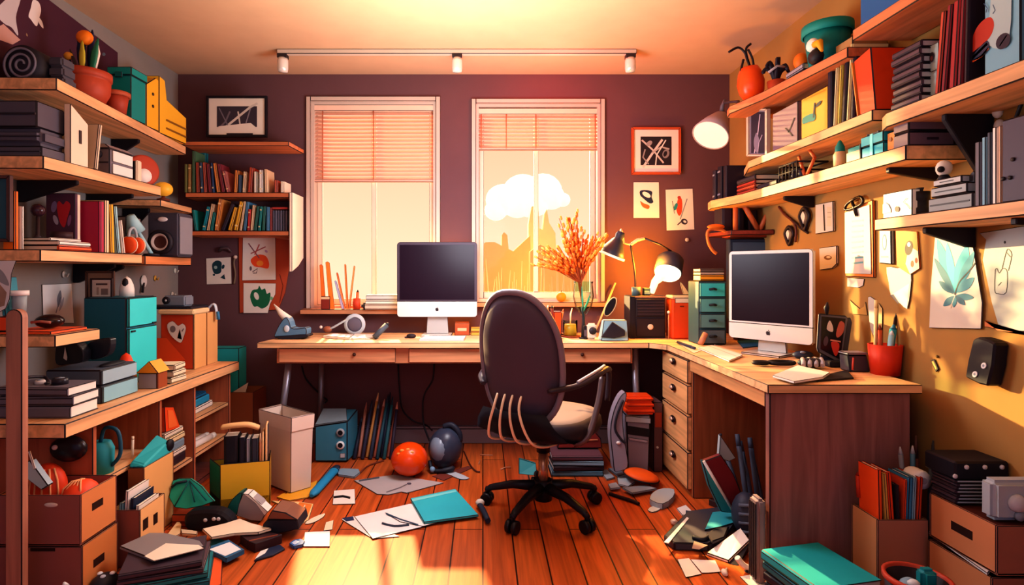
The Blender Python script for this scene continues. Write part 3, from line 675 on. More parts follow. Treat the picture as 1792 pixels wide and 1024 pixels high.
# --- under the third shelf
papers('hanging_cloth', 'white cloth with grey leaf hanging under the third left shelf', 'cloth', onY(2.26), sm([(-40,452),(26,451),(22,480),(12,540),(-40,545)], 3), '#dfe0e0', [(leaf(-20,460,18,500,9), '#9aa0a4'), ([(0,495),(14,512),(10,535),(-8,540)], '#a58a78')], t=.004)
# low shelf: tray, marker pot, card, glasses case, sketch
x0, x1 = X(45, 2.30), X(140, 2.4); t = T('desk_tray', 'orange desk tray with raised back on the small low shelf', 'tray', (-1.9, 2.38, SD))
g = G(); g.box(-1.985, -1.77, 2.27, 2.48, SD, SD+.014, '#f0602a', .003); P(g, 'tray_base', t)
g = G(); g.box(-1.985, -1.92, 2.27, 2.33, SD+.014, SD+.075, '#ea5526', .004); P(g, 'pen_block', t)
o = book('teal slim book standing in the orange tray', .02, .07, .16, '#3b94a4'); stand(o, .02, (-1.965, 2.275, SD+.075), -6, 0)
cup('glass_beaker', 'clear beaker with white rim in the orange tray', 'cup', (-1.925, 2.302, SD+.076), .022, .027, .105, '#9aa8ac', rim='#f4f0ea')
t = T('round_case', 'dark brown glossy round case on the orange tray', 'case', (-1.85, 2.37, SD+.014)); g = G(); g.ball((-1.86, 2.38, SD+.0462), (.055, .05, .030), mat('#2a1a1c', .2), 18); P(g, 'case_body', t)
g = G(); g.tube([(-1.9, 2.333, SD+.045), (-1.86, 2.326, SD+.05), (-1.82, 2.333, SD+.045)], .006, '#a56a58', 6); P(g, 'clasp', t)
papers('sketch_sheet', 'white sheet with grey pencil feather behind the low orange tray', 'drawing', onX(XL), [(72, 498), (124, 496), (128, 566), (74, 566)], '#eeeae4', [(leaf(100,538,104,508,4), '#8f8f96'), (leaf(102,545,110,520,2.5), '#b3b3b8'), (ln([(96,548),(104,520)],1.4), '#74747c')])
# hooks on the left wall
def hook(px, py, col, label, wall=XL, kind='wall_hook'):
    p = onX(wall)((px, py)); n = Vector((1 if wall < 0 else -1, 0, 0)); g = G()
    g.ball(p + n*.006, (.006, .014, .018), col, 12); g.tube([p + n*.008, p + n*.024 - Vector((0, 0, .012)), p + n*.03 + Vector((0, 0, .004))], .004, col, 6)
    S(g, kind, label, 'hook', 'wall hooks')
hook(110, 480, '#d8d4cc', 'white wall hook above the feather sketch'); hook(270, 487, '#d9a648', 'brass wall hook above the orange carton'); hook(305, 474, '#e5dfd4', 'white wall hook highest under the orange shelf section'); hook(300, 515, '#cfc6ba', 'white wall hook just above the grey projector')
# --- on top of the credenza
y0, y1, x1 = 2.725, 2.965, -1.755; x0 = X(146, y0); zt = Z(521, y0); m_ = BT+.008
t = T('mini_fridge', 'turquoise two door mini fridge on the storage bench', 'fridge', ((x0+x1)/2, 2.84, BT))
g = G(); g.box(x0, x1, y0, y1, BT, zt, '#1f6f86', .005); P(g, 'cabinet', t)
zm = Z(572, 2.8)
g = G(); g.box(x1, x1+.014, y0+.004, y1-.004, zm+.004, zt-.004, '#3be0e2', .004); d = P(g, 'door', t, 'upper cyan door'); h = G(); h.box(x1+.014, x1+.022, y1-.05, y1-.02, zm+.008, zm+.014, '#1a2430', .001); P(h, 'handle', d)
g = G(); g.box(x1, x1+.014, y0+.004, y1-.004, BT+.006, zm-.004, '#3be0e2', .004); d = P(g, 'door', t, 'lower cyan door'); h = G(); h.box(x1+.014, x1+.022, y0+.015, y0+.045, zm-.022, zm-.014, '#1a2430', .001); P(h, 'handle', d)
framed('small white certificate in a thin frame on top of the fridge', onY(2.80), 160, 487, 199, 522, 3, 3, '#3a2a2a', '#f3ecde', '#e9dfce', [(quad(170,496,190,499), '#5a4a4a'), (quad(171,503,175,516), '#b9a594'), (quad(179,505,191,516), '#8f7f78')], depth=.012)
framed('larger brown frame leaning behind the white certificate', onY(2.90), 152, 474, 202, 524, 4, 0, '#6b4a3c', '#b08f78', None, depth=.014)
t = T('bird_figurine', 'white and black bird figurine standing on the fridge', 'figurine', (X(220, 2.86), 2.86, zt)); c = Vector((X(222, 2.86), 2.86, zt))
g = G(); g.lathe([(0, 0), (.034, 0), (.034, .035), (.03, .06), (.018, .09), (0, .105)], '#f1ece4', c, 18); P(g, 'figure_body', t)
g = G(); g.ball(c + Vector((.004, -.018, .065)), (.016, .014, .03), '#1b1a22', 12); P(g, 'dark_breast', t)
t = T('wall_hook', 'white and black key hook on the wall right of the bird figurine', 'hook'); c = onX(XL)((249, 495)); t.location = c
g = G(); g.ball(c + Vector((.01, 0, .01)), (.01, .03, .04), '#e8e4dc', 14); P(g, 'plate', t); g = G(); g.tube([c + Vector((.015, -.01, 0)), c + Vector((.02, -.03, -.06))], .008, '#1d1b24', 6); P(g, 'peg', t)
# orange carton
y0, y1, x1 = 3.19, 3.47, -1.665; x0 = X(275, y0)+.02; zt = Z(550, y0)
t = T('cardboard_box', 'large orange and tan lidded carton on the far end of the bench', 'box', ((x0+x1)/2, 3.33, BT))
g = G(); g.box(x0, x1, y0, y1, BT, zt, '#d24a26', .004); g.box(x1-.001, x1+.005, y0, y1, BT, zt, '#eeb877', .003); P(g, 'box_body', t)
g = G(); g.box(x1+.005, x1+.008, (y0+y1)/2-.003, (y0+y1)/2+.003, BT, zt, '#8a5630', 0); P(g, 'seam', t)
g = G(); pr = onY(y0); g.slab(pr, sm([(293,568),(303,562),(312,570),(320,566),(326,574),(322,590),(317,600),(306,594),(296,582)], 3), .002, '#f0e6da', .001, .001)
for pp in (ell(303,576,5,6), ln([(312,592),(315,576),(318,594)],2), ln([(319,580),(322,575)],2)): g.dec(pr, pp, '#8a7a78', .004)
P(g, 'sticker', t, 'white heart-like sticker')
g = G(); g.dec(pr, [(275,592),(292,592),(325,630),(275,636)], '#ef5a2a', .0015); P(g, 'bright_flap', t)
t = T('paper_tray', 'cream paper tray on top of the orange carton', 'tray', (-1.78, 3.3, zt)); g = G(); g.box(-1.86, x1+.01, y0-.02, 3.36, zt, zt+.028, '#f2d6a6', .006, True); P(g, 'tray_base', t)
g = G(); g.box(-1.99, x1-.02, y0+.01, 3.40, zt+.028, zt+.043, '#2a2a3a', .003); S(g, 'laptop_case', 'thin dark case lying on the cream paper tray', 'case')
t = T('projector', 'small grey projector on the thin dark case', 'projector', (-1.78, 3.27, zt+.043)); g = G(); g.box(-1.86, -1.73, y0+.03, 3.32, zt+.043, zt+.105, '#7f8b98', .008, True); P(g, 'housing', t)
g = G(); g.lathe([(0, 0), (.02, 0), (.022, .012), (.012, .014), (0, .01)], '#20202a', (-1.835, y0+.03, zt+.078), 16, RY); g.ball((-1.835, y0+.02, zt+.078), (.008, .004, .008), '#f0f0f4', 10); P(g, 'lens', t)
t = T('desk_clip', 'white and blue clip holder hanging over the right of the orange carton', 'clip', (-1.66, 3.42, zt)); g = G(); g.tube(sm([(-1.70, 3.42, zt+.012), (-1.66, 3.42, zt+.045), (-1.645, 3.42, zt+.01), (-1.64, 3.42, zt-.05)], 4, False), .014, '#cfe0ea', 8, True, .5); P(g, 'clip_body', t); g = G(); g.tube([(-1.63, 3.41, zt+.0), (-1.625, 3.41, zt-.05)], .009, '#3c86b4', 8); P(g, 'clip_end', t)
# stack of grey books near the post
z = BT
for k, (lab, tt, dx, rz) in enumerate((('bottom grey book of the near bench stack', .047, 0, 90), ('middle grey book of the near bench stack', .037, .004, 92), ('top grey book of the near bench stack', .035, -.004, 88))):
    # spine towards the camera, page edge towards the room
    o = lay(lab, -1.72+dx, 2.20, z, .28, .16, tt, rz-90, '#6a6876', 'grey books on the bench', page='#f6f1e6'); z += tt
for lab, px, py, col, r in (('dark camera lens lying on the near grey book stack', 105, 664, '#2b2833', .028), ('pale lens cap lying on the near grey book stack', 70, 664, '#cfc6c2', .018)):
    p = fl(px, py+6, z); p.y = 2.19; p.x = X(px, 2.19); t = T('lens', lab, 'camera lens', (p.x, p.y, z)); g = G(); g.lathe([(0, 0), (r, 0), (r, r*.7), (r*.8, r*.9), (0, r*.9)], mat(col, .3), (p.x, p.y, z), 18); P(g, 'barrel', t)
    g = G(); g.lathe([(0, 0), (r*.6, 0), (0, .004)], '#7d8a96', (p.x, p.y, z+r*.9), 14); P(g, 'glass_disc', t)
t = T('cable', 'tangle of dark cable on the near grey book stack', 'cable', (X(55, 2.2), 2.2, z)); g = G(); g.tube(sm([(X(48,2.2), 2.2, z+.008), (X(56,2.2), 2.16, z+.03), (X(62,2.2), 2.24, z+.02), (X(85,2.2), 2.2, z+.006), (X(90,2.2), 2.17, z+.006)], 5, False), .006, '#2a2430', 6); P(g, 'wire', t)
# blue-grey two-tier case
x1 = -1.62; y0, y1 = 2.355, 2.60
t = T('storage_case', 'blue grey case in two tiers on the middle of the bench', 'case', (-1.75, 2.48, BT))
g = G(); g.box(-1.86, x1, y0, y1, BT, BT+.075, '#4a5566', .006); g.box(x1-.001, x1+.005, y0+.006, y1-.006, BT+.004, BT+.071, '#8fc4d2', .004); P(g, 'lower_drawer', t, 'light blue fronted lower tier')
g = G(); g.box(-1.86, x1-.004, y0, y1, BT+.078, BT+.145, '#4d586a', .006); g.box(x1-.005, x1+.001, y0+.006, y1-.006, BT+.082, BT+.141, '#9cbcc9', .004); P(g, 'upper_drawer', t)
g = G(); g.ball((x1-.05, 2.50, BT+.148), (.03, .08, .012), '#191a24', 16); P(g, 'handle', t, 'black oval recess handle')
t = T('face_shield', 'black moulded visor standing on the blue grey case', 'visor', (-1.83, 2.42, BT+.145))
g = G(); p = onY(2.38)
g.prism([p(q) + Vector((0,0,.045)) for q in sm([(97,655),(98,618),(103,604),(112,604),(128,614),(142,628),(146,638),(142,652),(120,656)], 4)], (0, .05, 0), mat('#14151d', .3), .003); P(g, 'shell', t)
g = G(); g.prism([p(q)+Vector((0,.06,.045)) for q in sm([(140,620),(172,613),(177,620),(175,636),(166,646),(142,652),(130,640)], 3)], (0, .04, 0), mat('#1e2430', .3), .003); P(g, 'side_piece', t)
g = G(); g.dec(p, [(112,627),(115,607),(119,625),(118,631)], '#c2b8ac', .004); P(g, 'silver_notch', t)
# gnome-like bird, house box, roll of papers
t = T('toy_rooster', 'small red and yellow toy rooster on the bench before the fridge', 'toy', (-1.66, 2.62, BT)); c = Vector((-1.712, 2.66, BT))
g = G(); g.lathe([(0, 0), (.045, .0), (.05, .04), (.04, .085), (0, .10)], '#f0b060', c, 18); P(g, 'toy_body', t)
g = G(); g.lathe([(0, .0), (.028, 0), (.034, .03), (.02, .07), (0, .085)], '#f04a22', c + Vector((.0, 0, .09)), 16); P(g, 'red_cap', t)
g = G(); g.ball(c + Vector((-.035, .0, .04)), (.03, .04, .045), '#a8331f', 12); P(g, 'wing', t); g = G(); g.ball(c + Vector((.03, -.025, .05)), .022, '#f6ead8', 12); P(g, 'white_cheek', t)
x0, x1, y0, y1 = -1.735, -1.615, 2.665, 2.74; t = T('model_house', 'little grey model house with yellow gabled roof on the bench', 'model', (-1.67, 2.7, BT))
g = G(); g.box(-1.655, -1.565, 2.66, 2.74, BT, BT+.075, '#a5a5ad', .003); g.box(-1.5655, -1.559, 2.66, 2.74, BT, BT+.075, '#a0522e', .003); P(g, 'walls', t)
g = G(); g.prism([(-1.662, 2.65, BT+.076), (-1.55, 2.65, BT+.076), (-1.60, 2.655, BT+.135)], (0, .10, 0), '#f4a52a', .003); P(g, 'roof', t)
for k in range(3): lay(('lowest', 'middle', 'uppermost')[k] + ' cream paper bundle beside the yellow roofed model house', -1.61, 2.835, BT+.032*k, .12, .12, .031, 90+6*k-6, '#f2e2c0', 'paper bundles on bench', name='paper_bundle', cat='papers')
# --- inside the credenza
t = T('watering_can', 'small turquoise watering can in the bench cubby', 'watering can', (-1.645, 2.385, .346)); c = Vector((-1.645, 2.385, .346))
g = G(); g.lathe([(0, 0), (.05, 0), (.052, .1), (.04, .13), (.028, .135), (0, .125)], '#2a9aa6', c, 20); P(g, 'can_body', t)
g = G(); g.tube(sm([c+Vector((.0, -.0, .13)), c+Vector((.02, 0, .19)), c+Vector((.075, 0, .175)), c+Vector((.085, 0, .08)), c+Vector((.05, 0, .03))], 4, False), .008, '#1f5a72', 8); P(g, 'handle', t)
g = G(); g.tube([c+Vector((-.045, 0, .04)), c+Vector((-.075, 0, .11))], [.014, .018], '#2a9aa6', 8); P(g, 'spout', t)
stick('paint_brush', 'slim cream brush standing beside the watering can', 'brush', (-1.62, 2.56, .346), (-1.61, 2.55, .45), .006, '#f3e4cc')
t = T('folded_jacket', 'turquoise folded jacket with dark lining on the low carton', 'jacket', (-1.56, 2.5, .33)); 
g = G(); pts = [(-1.63,2.36,.205),(-1.50,2.36,.205),(-1.50,2.62,.245),(-1.63,2.66,.245)]; g.hexa([(-1.57,2.45,.3415),(-1.495,2.45,.3415),(-1.495,2.68,.3415),(-1.57,2.68,.3415),(-1.565,2.47,.365),(-1.50,2.46,.352),(-1.50,2.65,.40),(-1.565,2.66,.43)], '#37b8c0', .012, True); P(g, 'outer_cloth', t)
g = G(); g.ball((-1.50, 2.655, .378), (.016, .03, .03), '#17161f', 12); P(g, 'lining', t, 'dark lining at the fold')
carton('low tan carton under the turquoise jacket in the bench', -1.57, -1.50, 2.45, 2.69, .0, .34, '#b06a40', '#eeb877', fill=.98)
# far cubby
x0 = -1.66; t = T('plastic_folder', 'orange translucent folder leaning in the bench cubby', 'folder', (-1.62, 2.78, .39)); g = G(); pr = onX(-1.62)
g.slab(pr, [(281,712),(297,712),(309,748),(283,757)], .02, '#f0531f', 0, .003); P(g, 'cover', t); g = G(); g.slab(pr, [(286,718),(295,718),(304,745),(288,750)], .002, '#f7793c', .0205, 0); P(g, 'front_panel', t)
z = .20
for k, (lab, col) in enumerate((('dark bottom book in the bench cubby pile', '#3a2630'), ('white second book in the bench cubby pile', '#f0e6d6'), ('steel blue third book in the bench cubby pile', '#7f98a8'), ('cream fourth book in the bench cubby pile', '#f2d9a8'), ('pale top book in the bench cubby pile', '#efe2cc'))):
    tt = (.05, .03, .045, .036, .03)[k]; lay(lab, -1.68 + .006*(k % 2), 2.865, z, .22 - .012*k, .17, tt, 90, col, page='#f0d9a8'); z += tt
z = .40
for k, (lab, col) in enumerate((('white lowest paper block on the far bench shelf', '#efe6d8'), ('blue middle book on the far bench shelf', '#2f9ac0'), ('teal blue top book on the far bench shelf', '#1f6f9a'))):
    tt = (.04, .045, .025)[k]; lay(lab, -1.70, 3.20 - .02*k, z, .26 - .04*k, .16, tt, 92, col, page='#e8f0ee'); z += tt
for k in range(2): stick('paper_roll', ('white paper roll lying at front of the low bench shelf', 'white paper roll lying behind another on the low bench shelf')[k], 'paper roll', (-1.64-.04*k, 3.08, .205+.02), (-1.62-.04*k, 3.34, .205+.02), .019, '#f6eee2', None, 'paper rolls', 12)
# beside the bench end: teal box on a brown carton against the back wall
carton('tall brown carton between the bench and the back wall', -1.95, -1.50, 3.62, 3.84, 0, .42, '#a85f3a', '#8f4a30', fill=.7)
g = G(); g.box(-1.86, -1.62, 3.68, 3.80, .296, .70, '#2fb3b4', .004); g.box(-1.80, -1.68, 3.676, 3.682, .52, .60, '#249a9c', .002); S(g, 'storage_box', 'upright turquoise box standing in the tall brown carton', 'box')
papers('envelope', 'cream envelope sticking out of the tall brown carton', 'envelope', onY(3.65), [(407,686),(436,668),(430,690),(408,706)], '#f2dcc0', [([(408,702),(425,694),(424,712),(408,716)], '#2c3a50')], t=.004)
# =====================================================================  BACK WALL
pB = onY(YB)
framed('black framed abstract picture on the top back wall shelf', onY(YB-.16), 363, 169, 469, 241, 4, 14, '#15101a', '#e6dccd', '#3b3540',
  [(ln([(398,222),(420,204),(440,188),(452,182)],4), '#cfc6ba'), (ln([(404,196),(396,214),(388,222)],3), '#6e6670'), (ln([(418,196),(422,222)],2.5), '#cfc6ba'), (ln([(385,190),(400,220)],2), '#77707a'), (ln([(440,190),(432,216)],2), '#8a828a'), ([(384,222),(440,216),(452,226),(384,226)], '#e6dccd'), (quad(398,234,444,238), '#2a242c')], depth=.02)
CN = {'#8d8a4a':'olive','#c79a58':'tan','#5d7f5a':'moss green','#b5533a':'rust','#47607a':'slate blue','#c0604a':'brick','#8a3a44':'wine','#e2924a':'orange','#33507a':'navy','#f0e4cf':'cream','#e8c9a0':'beige','#1f8a86':'teal','#1d9fb0':'turquoise','#e9b234':'yellow','#4a7fa0':'steel blue','#2f6f62':'bottle green','#f3ece0':'white','#c43a34':'red','#d6a07a':'peach','#3a2f3c':'black','#c97a70':'pink'}
def row(pyz, yf, items, group, where):
    """items: (px left, px right, top py, colour, lean)"""
    pc = None; fit = settle([(X((i[0]+i[1])/2, yf), (i[1]-i[0])*.92/F*yf, (Z(i[2], yf)-pyz)/math.cos(math.radians(i[4])), i[4]) for i in items])
    for k, (a, b_, tp, col, lean) in enumerate(items):
        w = (b_-a)*.92/F*yf; h = Z(tp, yf) - pyz; nm = CN[col]; nx = CN[items[k+1][3]] if k+1 < len(items) else None
        lab = '%s book %s on the %s' % (nm, ('between %s and %s ones' % (pc, nx)) if pc and nx else ('at the start of the row, before %s' % nx if nx else 'ending the row, after %s' % pc), where)
        n = 2; base = lab
        while lab in USED: lab = base.replace(' book ', ' %s book ' % ('slim', 'short', 'plain', 'narrow')[n-2]); n += 1
        USED.add(lab)
        o = book(lab, w, .14, h/ math.cos(math.radians(lean)), col, None, '#e8cf9a' if k % 3 == 1 else None); stand(o, w, (fit[k][0], yf, pyz), fit[k][1]); pc = nm
USED = set()
C = {v: k for k, v in CN.items()}
def c_(s): return [(a, b_, t, C[n], l) for a, b_, t, n, l in s]
row(ZB2, YB-.19, c_([(322,327,287,'olive',0),(328,334,287,'tan',0),(335,341,264,'moss green',0),(342,349,284,'rust',-1),(350,355,284,'slate blue',-3),(356,362,284,'brick',-3),(363,370,287,'wine',-5),(371,375,285,'navy',-4),(377,384,286,'orange',-9),(385,392,287,'wine',-10),(394,400,300,'pink',-14),(408,415,298,'orange',3),(416,422,306,'slate blue',1),(423,429,300,'beige',3),(432,440,293,'rust',4),(443,450,300,'cream',0),(452,460,297,'white',0),(463,468,296,'beige',-2),(479,486,315,'brick',-1),(490,497,317,'cream',0)]), None, 'upper back shelf')
o = book('tall teal book behind the rust books on the upper back shelf', .05, .036, Z(262, YB-.12)-ZB2, '#1f7a80'); stand(o, .05, (X(354, YB-.045), YB-.045, ZB2), 0)
row(ZB3, YB-.19, c_([(340,345,368,'teal',-8),(352,359,362,'turquoise',12),(359,365,357,'beige',10),(365,371,372,'teal',10),(373,380,348,'orange',6),(385,392,358,'black',22),(392,399,362,'yellow',8),(400,408,352,'yellow',0),(409,413,352,'beige',-3),(416,421,353,'steel blue',-3),(423,428,366,'red',0),(428,434,360,'beige',14),(435,441,361,'bottle green',8),(441,446,361,'teal',4),(446,452,361,'bottle green',0),(451,456,362,'steel blue',-4)]), None, 'lower back shelf')
yf = YB-.17; t = T('file_rack', 'red framed rack of grey files at the end of the lower back shelf', 'file rack', (X(485, yf), yf, ZB3)); x0, x1 = X(476, yf), X(504, yf); zt = Z(366, yf)
g = G(); g.box(x0, x1, yf-.003, yf+.15, zt-.004, zt+.016, '#a83c34', .003); g.box(x0-.012, x0, yf-.003, yf+.15, ZB3, zt+.012, '#b5463a', .003); P(g, 'rack_frame', t)
for k in range(6):
    g = G(); q = x0 + .004 + (x1-x0-.006)*k/6; g.box(q, q+(x1-x0)/6-.004, yf, yf+.14, ZB3, zt-.008, ('#5b5968', '#726f80')[k % 2], .002); P(g, 'file', t)
# posters
wht = '#ebe3d6'
papers('art_print', 'small white print of a dark teal blob, lowest shelf side', 'print', pB, [(361,452),(405,450),(406,497),(362,498)], wht, [(sm([(372,462),(380,456),(388,459),(388,468),(387,477),(378,480),(373,474)],3), '#1f4450'), (ell(391,467,2.5,4,20), '#1f4450'), ([(386,486),(393,480),(395,489)], '#1f4450'), (ell(378,468,3,3), '#9ab8b4'), (ell(375,481,2,2), '#1f4450')])
papers('cloth_banner', 'rust orange hanging cloth banner behind two prints, below the book shelves', 'banner', pB, sm([(418,414),(508,412),(507,470),(500,512),(488,542),(420,548)],1), '#b8502f', [(ln([(490,480),(496,500),(490,530)],1.5), '#7a2f1e'), (ln([(484,416),(508,419)],3), '#d98460')], t=.006)
papers('art_print', 'white print with red orange fish sketch on the rust banner', 'print', pB, [(426,415),(483,416),(484,490),(425,491)], wht, [(sm([(440,455),(452,446),(466,448),(472,460),(470,470),(458,468),(446,466)],3), '#ee5a2a'), (ell(456,461,6,5), '#f59a3a'), (ln([(436,426),(446,440),(455,452)],2), '#8a5a60'), (ln([(455,428),(447,446)],2.2), '#c05a50'), (ln([(440,444),(466,432)],2), '#b0605a'), (ln([(443,476),(452,470),(450,478),(444,478)],1.5), '#5a4a50'), (ell(467,440,3,2,40), '#c0a0c0'), (ell(440,470,2,4), '#7a6a70')], off=.0085)
papers('art_print', 'white print with curly green creature on the rust banner', 'print', pB, [(427,495),(484,496),(483,515),(474,532),(470,548),(427,548)], wht, [(sm([(439,520),(443,508),(452,506),(455,500),(459,507),(465,505),(468,514),(474,512),(474,522),(470,534),(460,540),(452,536),(445,536)],3), '#1e6f4a'), (ell(450,518,4,7,-20), '#e8e4d8'), (ell(476,522,3,3), '#7ab88a')], off=.0085)
g = G(); p = pB((396,438)); n_ = Vector((0, -1, 0)); g.tube([p + Vector((-.045, -.01, -.01)), p + Vector((-.02, -.02, .015)), p + Vector((.02, -.02, .012)), p + Vector((.04, -.01, -.015))], [.012, .018, .018, .01], mat('#5a4648', .4), 8, True, .6); S(g, 'wall_bracket', 'small dark metal bracket on back wall left of the fish print', 'bracket')
g = G(); p = pB((413, 455)); g.tube(sm([p + Vector((0, -.008, .02)), p + Vector((-.01, -.012, -.02)), p + Vector((.0, -.01, -.10)), p + Vector((-.01, -.01, -.17))], 4, False), .007, '#7a6450', 6); g.ball(p + Vector((0, -.01, .02)), .014, '#d8c4b0', 10); S(g, 'cable', 'short cord hanging beside the small teal print', 'cord')
framed('orange edged frame with black and white leaf print on back wall', pB, 1104, 224, 1190, 306, 4, 12, '#c9582c', '#f3e8d8', '#2a242a',
  [(ln([(1124,294),(1140,270),(1158,245)],4), '#d8d0c6'), (ln([(1122,246),(1142,264),(1160,286)],3), '#cfc6bc'), (ln([(1140,268),(1156,258),(1170,262)],3), '#b8b0a8'), (ell(1164,270,6,8,20), '#8f8888'), (ell(1163,270,3,5,20), '#2a242a'), (ln([(1128,262),(1124,276),(1134,288)],2.5), '#9a9292'), (ln([(1146,290),(1148,272),(1164,246)],2), '#f0e8de'), (ell(1135,252,4,6,50), '#a39b98')], depth=.025)
papers('art_print', 'small print with dark blue swirl and orange tail, upper of a pair', 'print', pB, [(1108,319),(1153,319),(1154,382),(1108,382)], wht, [(sm([(1120,334),(1132,333),(1141,336),(1140,345),(1143,354),(1136,356),(1126,348),(1120,342)],3), '#24304a'), (ell(1131,341,8,4,30), '#f0e8da'), (sm([(1120,352),(1126,356),(1136,360),(1134,366),(1124,362)],3), '#e86a32')])
papers('art_print', 'small print with red figure and black scribble, nearer the corner', 'print', pB, [(1164,332),(1212,330),(1215,402),(1166,404)], wht, [(sm([(1187,346),(1193,350),(1193,370),(1188,378),(1183,366)],3), '#e2502e'), (ell(1182,362,3,7,20), '#2f8a8a'), (ln([(1202,348),(1196,366),(1190,384)],1.8), '#8a8a92'), (ell(1197,388,6,5,30), '#3a3440'), (ell(1198,388,3,2,30), wht), (ln([(1185,394),(1196,384)],2), '#3a3440'), (ell(1188,346,3,3), '#b0443a'), (ln([(1176,352),(1180,374)],1.2), '#6a6a72')])
for px, py, lab in ((1201, 420, 'cream push pin on back wall under the red figure print'), (335, 420, 'cream push pin under the lower book shelf')):
    g = G(); p = pB((px, py)); g.lathe([(0, 0), (.008, 0), (.006, .008), (.014, .014), (.012, .02), (0, .022)], '#f4ddba', p, 14, Matrix.Rotation(pi/2, 4, 'X')); S(g, 'push_pin', lab, 'pin')
# --- things on the left window sill
zs = W1[2]; yf = YB-.07
for k, (a, ta, b_, tb, col, w, lab) in enumerate(((567,541,562,464,'#f0792a',.030,'short orange ruler standing furthest left on the window sill'),(581,542,573,459,'#f58a32',.036,'widest orange board standing on the window sill'),(603,541,590,478,'#e0763a',.018,'thin orange strip leaning behind the violet ruler on the sill'),(600,541,587,492,'#b9b4d8',.020,'pale violet ruler leaning on the window sill'),(608,541,604,463,'#f2843a',.016,'slim orange pencil pointing straight up on the sill'),(611,541,620,466,'#f2a05a',.014,'slim peach pencil leaning right on the sill'))):
    g = G(); y = yf + .012*(k % 3); p0 = Vector((X(a, y), y, zs+.001)); p1 = Vector((X(b_, y), y, Z(tb, y))); d = Vector((w/2, 0, 0))
    g.prism([p0-d, p0+d, p1+d*.8 - Vector((0,0,.004)), p1 + Vector((0,0,.006)), p1-d*.8], (0, .009, 0), col, .002); S(g, 'pencil' if w < .017 else 'ruler', lab, 'pencil' if w < .017 else 'ruler')
g = G(); g.box(X(566,yf)-.012, X(576,yf)+.01, yf-.02, yf-.006, zs, zs+.09, '#8a3022', .003); g.box(X(566,yf)-.01, X(576,yf)+.008, yf-.0215, yf-.02, zs+.07, zs+.085, '#e8c9a0', 0); S(g, 'book', 'short dark red book in front of the orange rulers', 'book')
cup('pencil_cup', 'small red cup on the window sill', 'cup', (X(624, yf), yf, zs), .024, .028, .075, '#d8482a')
stick('marker', 'stubby orange marker in the small red sill cup', 'marker', (X(624,yf), yf, zs+.01), (X(626,yf), yf, zs+.135), .011, '#e8683a', '#4a2a20')
rbox('tape_dispenser', 'dark grey tape dispenser on the sill beside the red cup', 'tape', X(632,yf), X(652,yf), yf-.01, yf+.05, zs, zs+.045, '#4a5560', .014)
z = zs
for k, (tt, col, lab) in enumerate(((.034, '#e8c7b0', 'bottom pale pink book stacked on the window sill'), (.03, '#f6e9d6', 'middle cream book stacked on the window sill'), (.038, '#d9d0c8', 'top light grey book stacked on the window sill'))):
    lay(lab, X(672, yf)+.004*k, yf-.015, z, .24, .10, tt, 0, col); z += tt

# =====================================================================  ON THE DESK
def D(px, py): return fl(px, py, DT)
def monitor(label, w, h, chin, col_back, z0=.125):
    """all-in-one computer, screen towards -Y, origin on the desk under the foot"""
    t = T('desktop_computer', label, 'computer', (0, 0, 0)); d = .03
    wm = mat('#efe9e2', .35); 
    g = G(); g.box(-w/2+.001, w/2-.001, .0, d, z0+.001, z0+h-.001, '#d8d2cc', .0145, True); P(g, 'housing', t)
    def rr_(zl, zh, top, y):
        R_ = .022; o = []
        for sx in (-1, 1):
            for k in range(7):
                a = pi/2*k/6; a = (pi - a) if sx < 0 and top else a
                cx = sx*(w/2 - R_); cz = (zh - R_) if top else (zl + R_)
                if top: ang = pi - pi/2*k/6 if sx < 0 else pi/2 - pi/2*k/6
                else: ang = pi + pi/2*k/6 if sx < 0 else 1.5*pi + pi/2*k/6
                o.append((cx + R_*math.cos(ang), y, cz + R_*math.sin(ang)))
        return o + ([(w/2, y, zl), (-w/2, y, zl)] if top else [(w/2, y, zh), (-w/2, y, zh)])
    g = G(); g.prism(rr_(z0+chin, z0+h, True, -.004), (0, .012, 0), col_back, .002); P(g, 'bezel', t)
    b = .018; g = G(); mi = g.i(mat('#170a18', .12, spec=.6))
    g.box(-w/2+b, w/2-b, -.0055, -.003, z0+chin+b*.6, z0+h-b, mat('#22101f', .32, spec=.2), 0)
    P(g, 'screen', t, 'dark glossy screen')
    g = G(); g.prism(rr_(z0, z0+chin, False, -.005), (0, .013, 0), wm, .002); c = P(g, 'chin', t, 'white chin below the screen')
    L = G(); s = .013; zc = z0+chin/2
    pr = lambda p: Vector((p[0]*s, -.0052, zc + p[1]*s)); pr.n = Vector((0, -1, 0))
    L.dec(pr, sm([(0,.55),(.35,.7),(.75,.55),(.62,.1),(.85,-.3),(.5,-.95),(.2,-.85),(0,-.9),(-.2,-.85),(-.5,-.95),(-.85,-.3),(-.85,.3),(-.4,.72)],3), '#2a2026', .0006)
    L.dec(pr, leaf(0,.75,.3,1.3,.16), '#2a2026', .0006); P(L, 'emblem', c, 'dark fruit emblem')
    g = G(); g.hexa([(-.075,.03,.012),(.075,.03,.012),(.075,.05,.012),(-.075,.05,.012),(-.06,.026,z0+.12),(.06,.026,z0+.12),(.06,.036,z0+.12),(-.06,.036,z0+.12)], mat('#cfcac4', .35, .3), .002); P(g, 'stand_neck', t)
    g = G(); g.box(-.10, .10, -.09, .09, 0, .012, mat('#ddd8d2', .35, .3), .005); P(g, 'stand_foot', t)
    return t
m = monitor('white desktop computer in front of the windows', .535, .50, .105, '#4a3d4a'); put(m, (X(765, 3.70), 3.70, DT), (0, 0, 0))
m2 = monitor('white desktop computer on the right arm of the desk', .435, .47, .085, '#f3eee8', .07); put(m2, (1.475, 2.86, DT), (0, 0, math.radians(-55)))
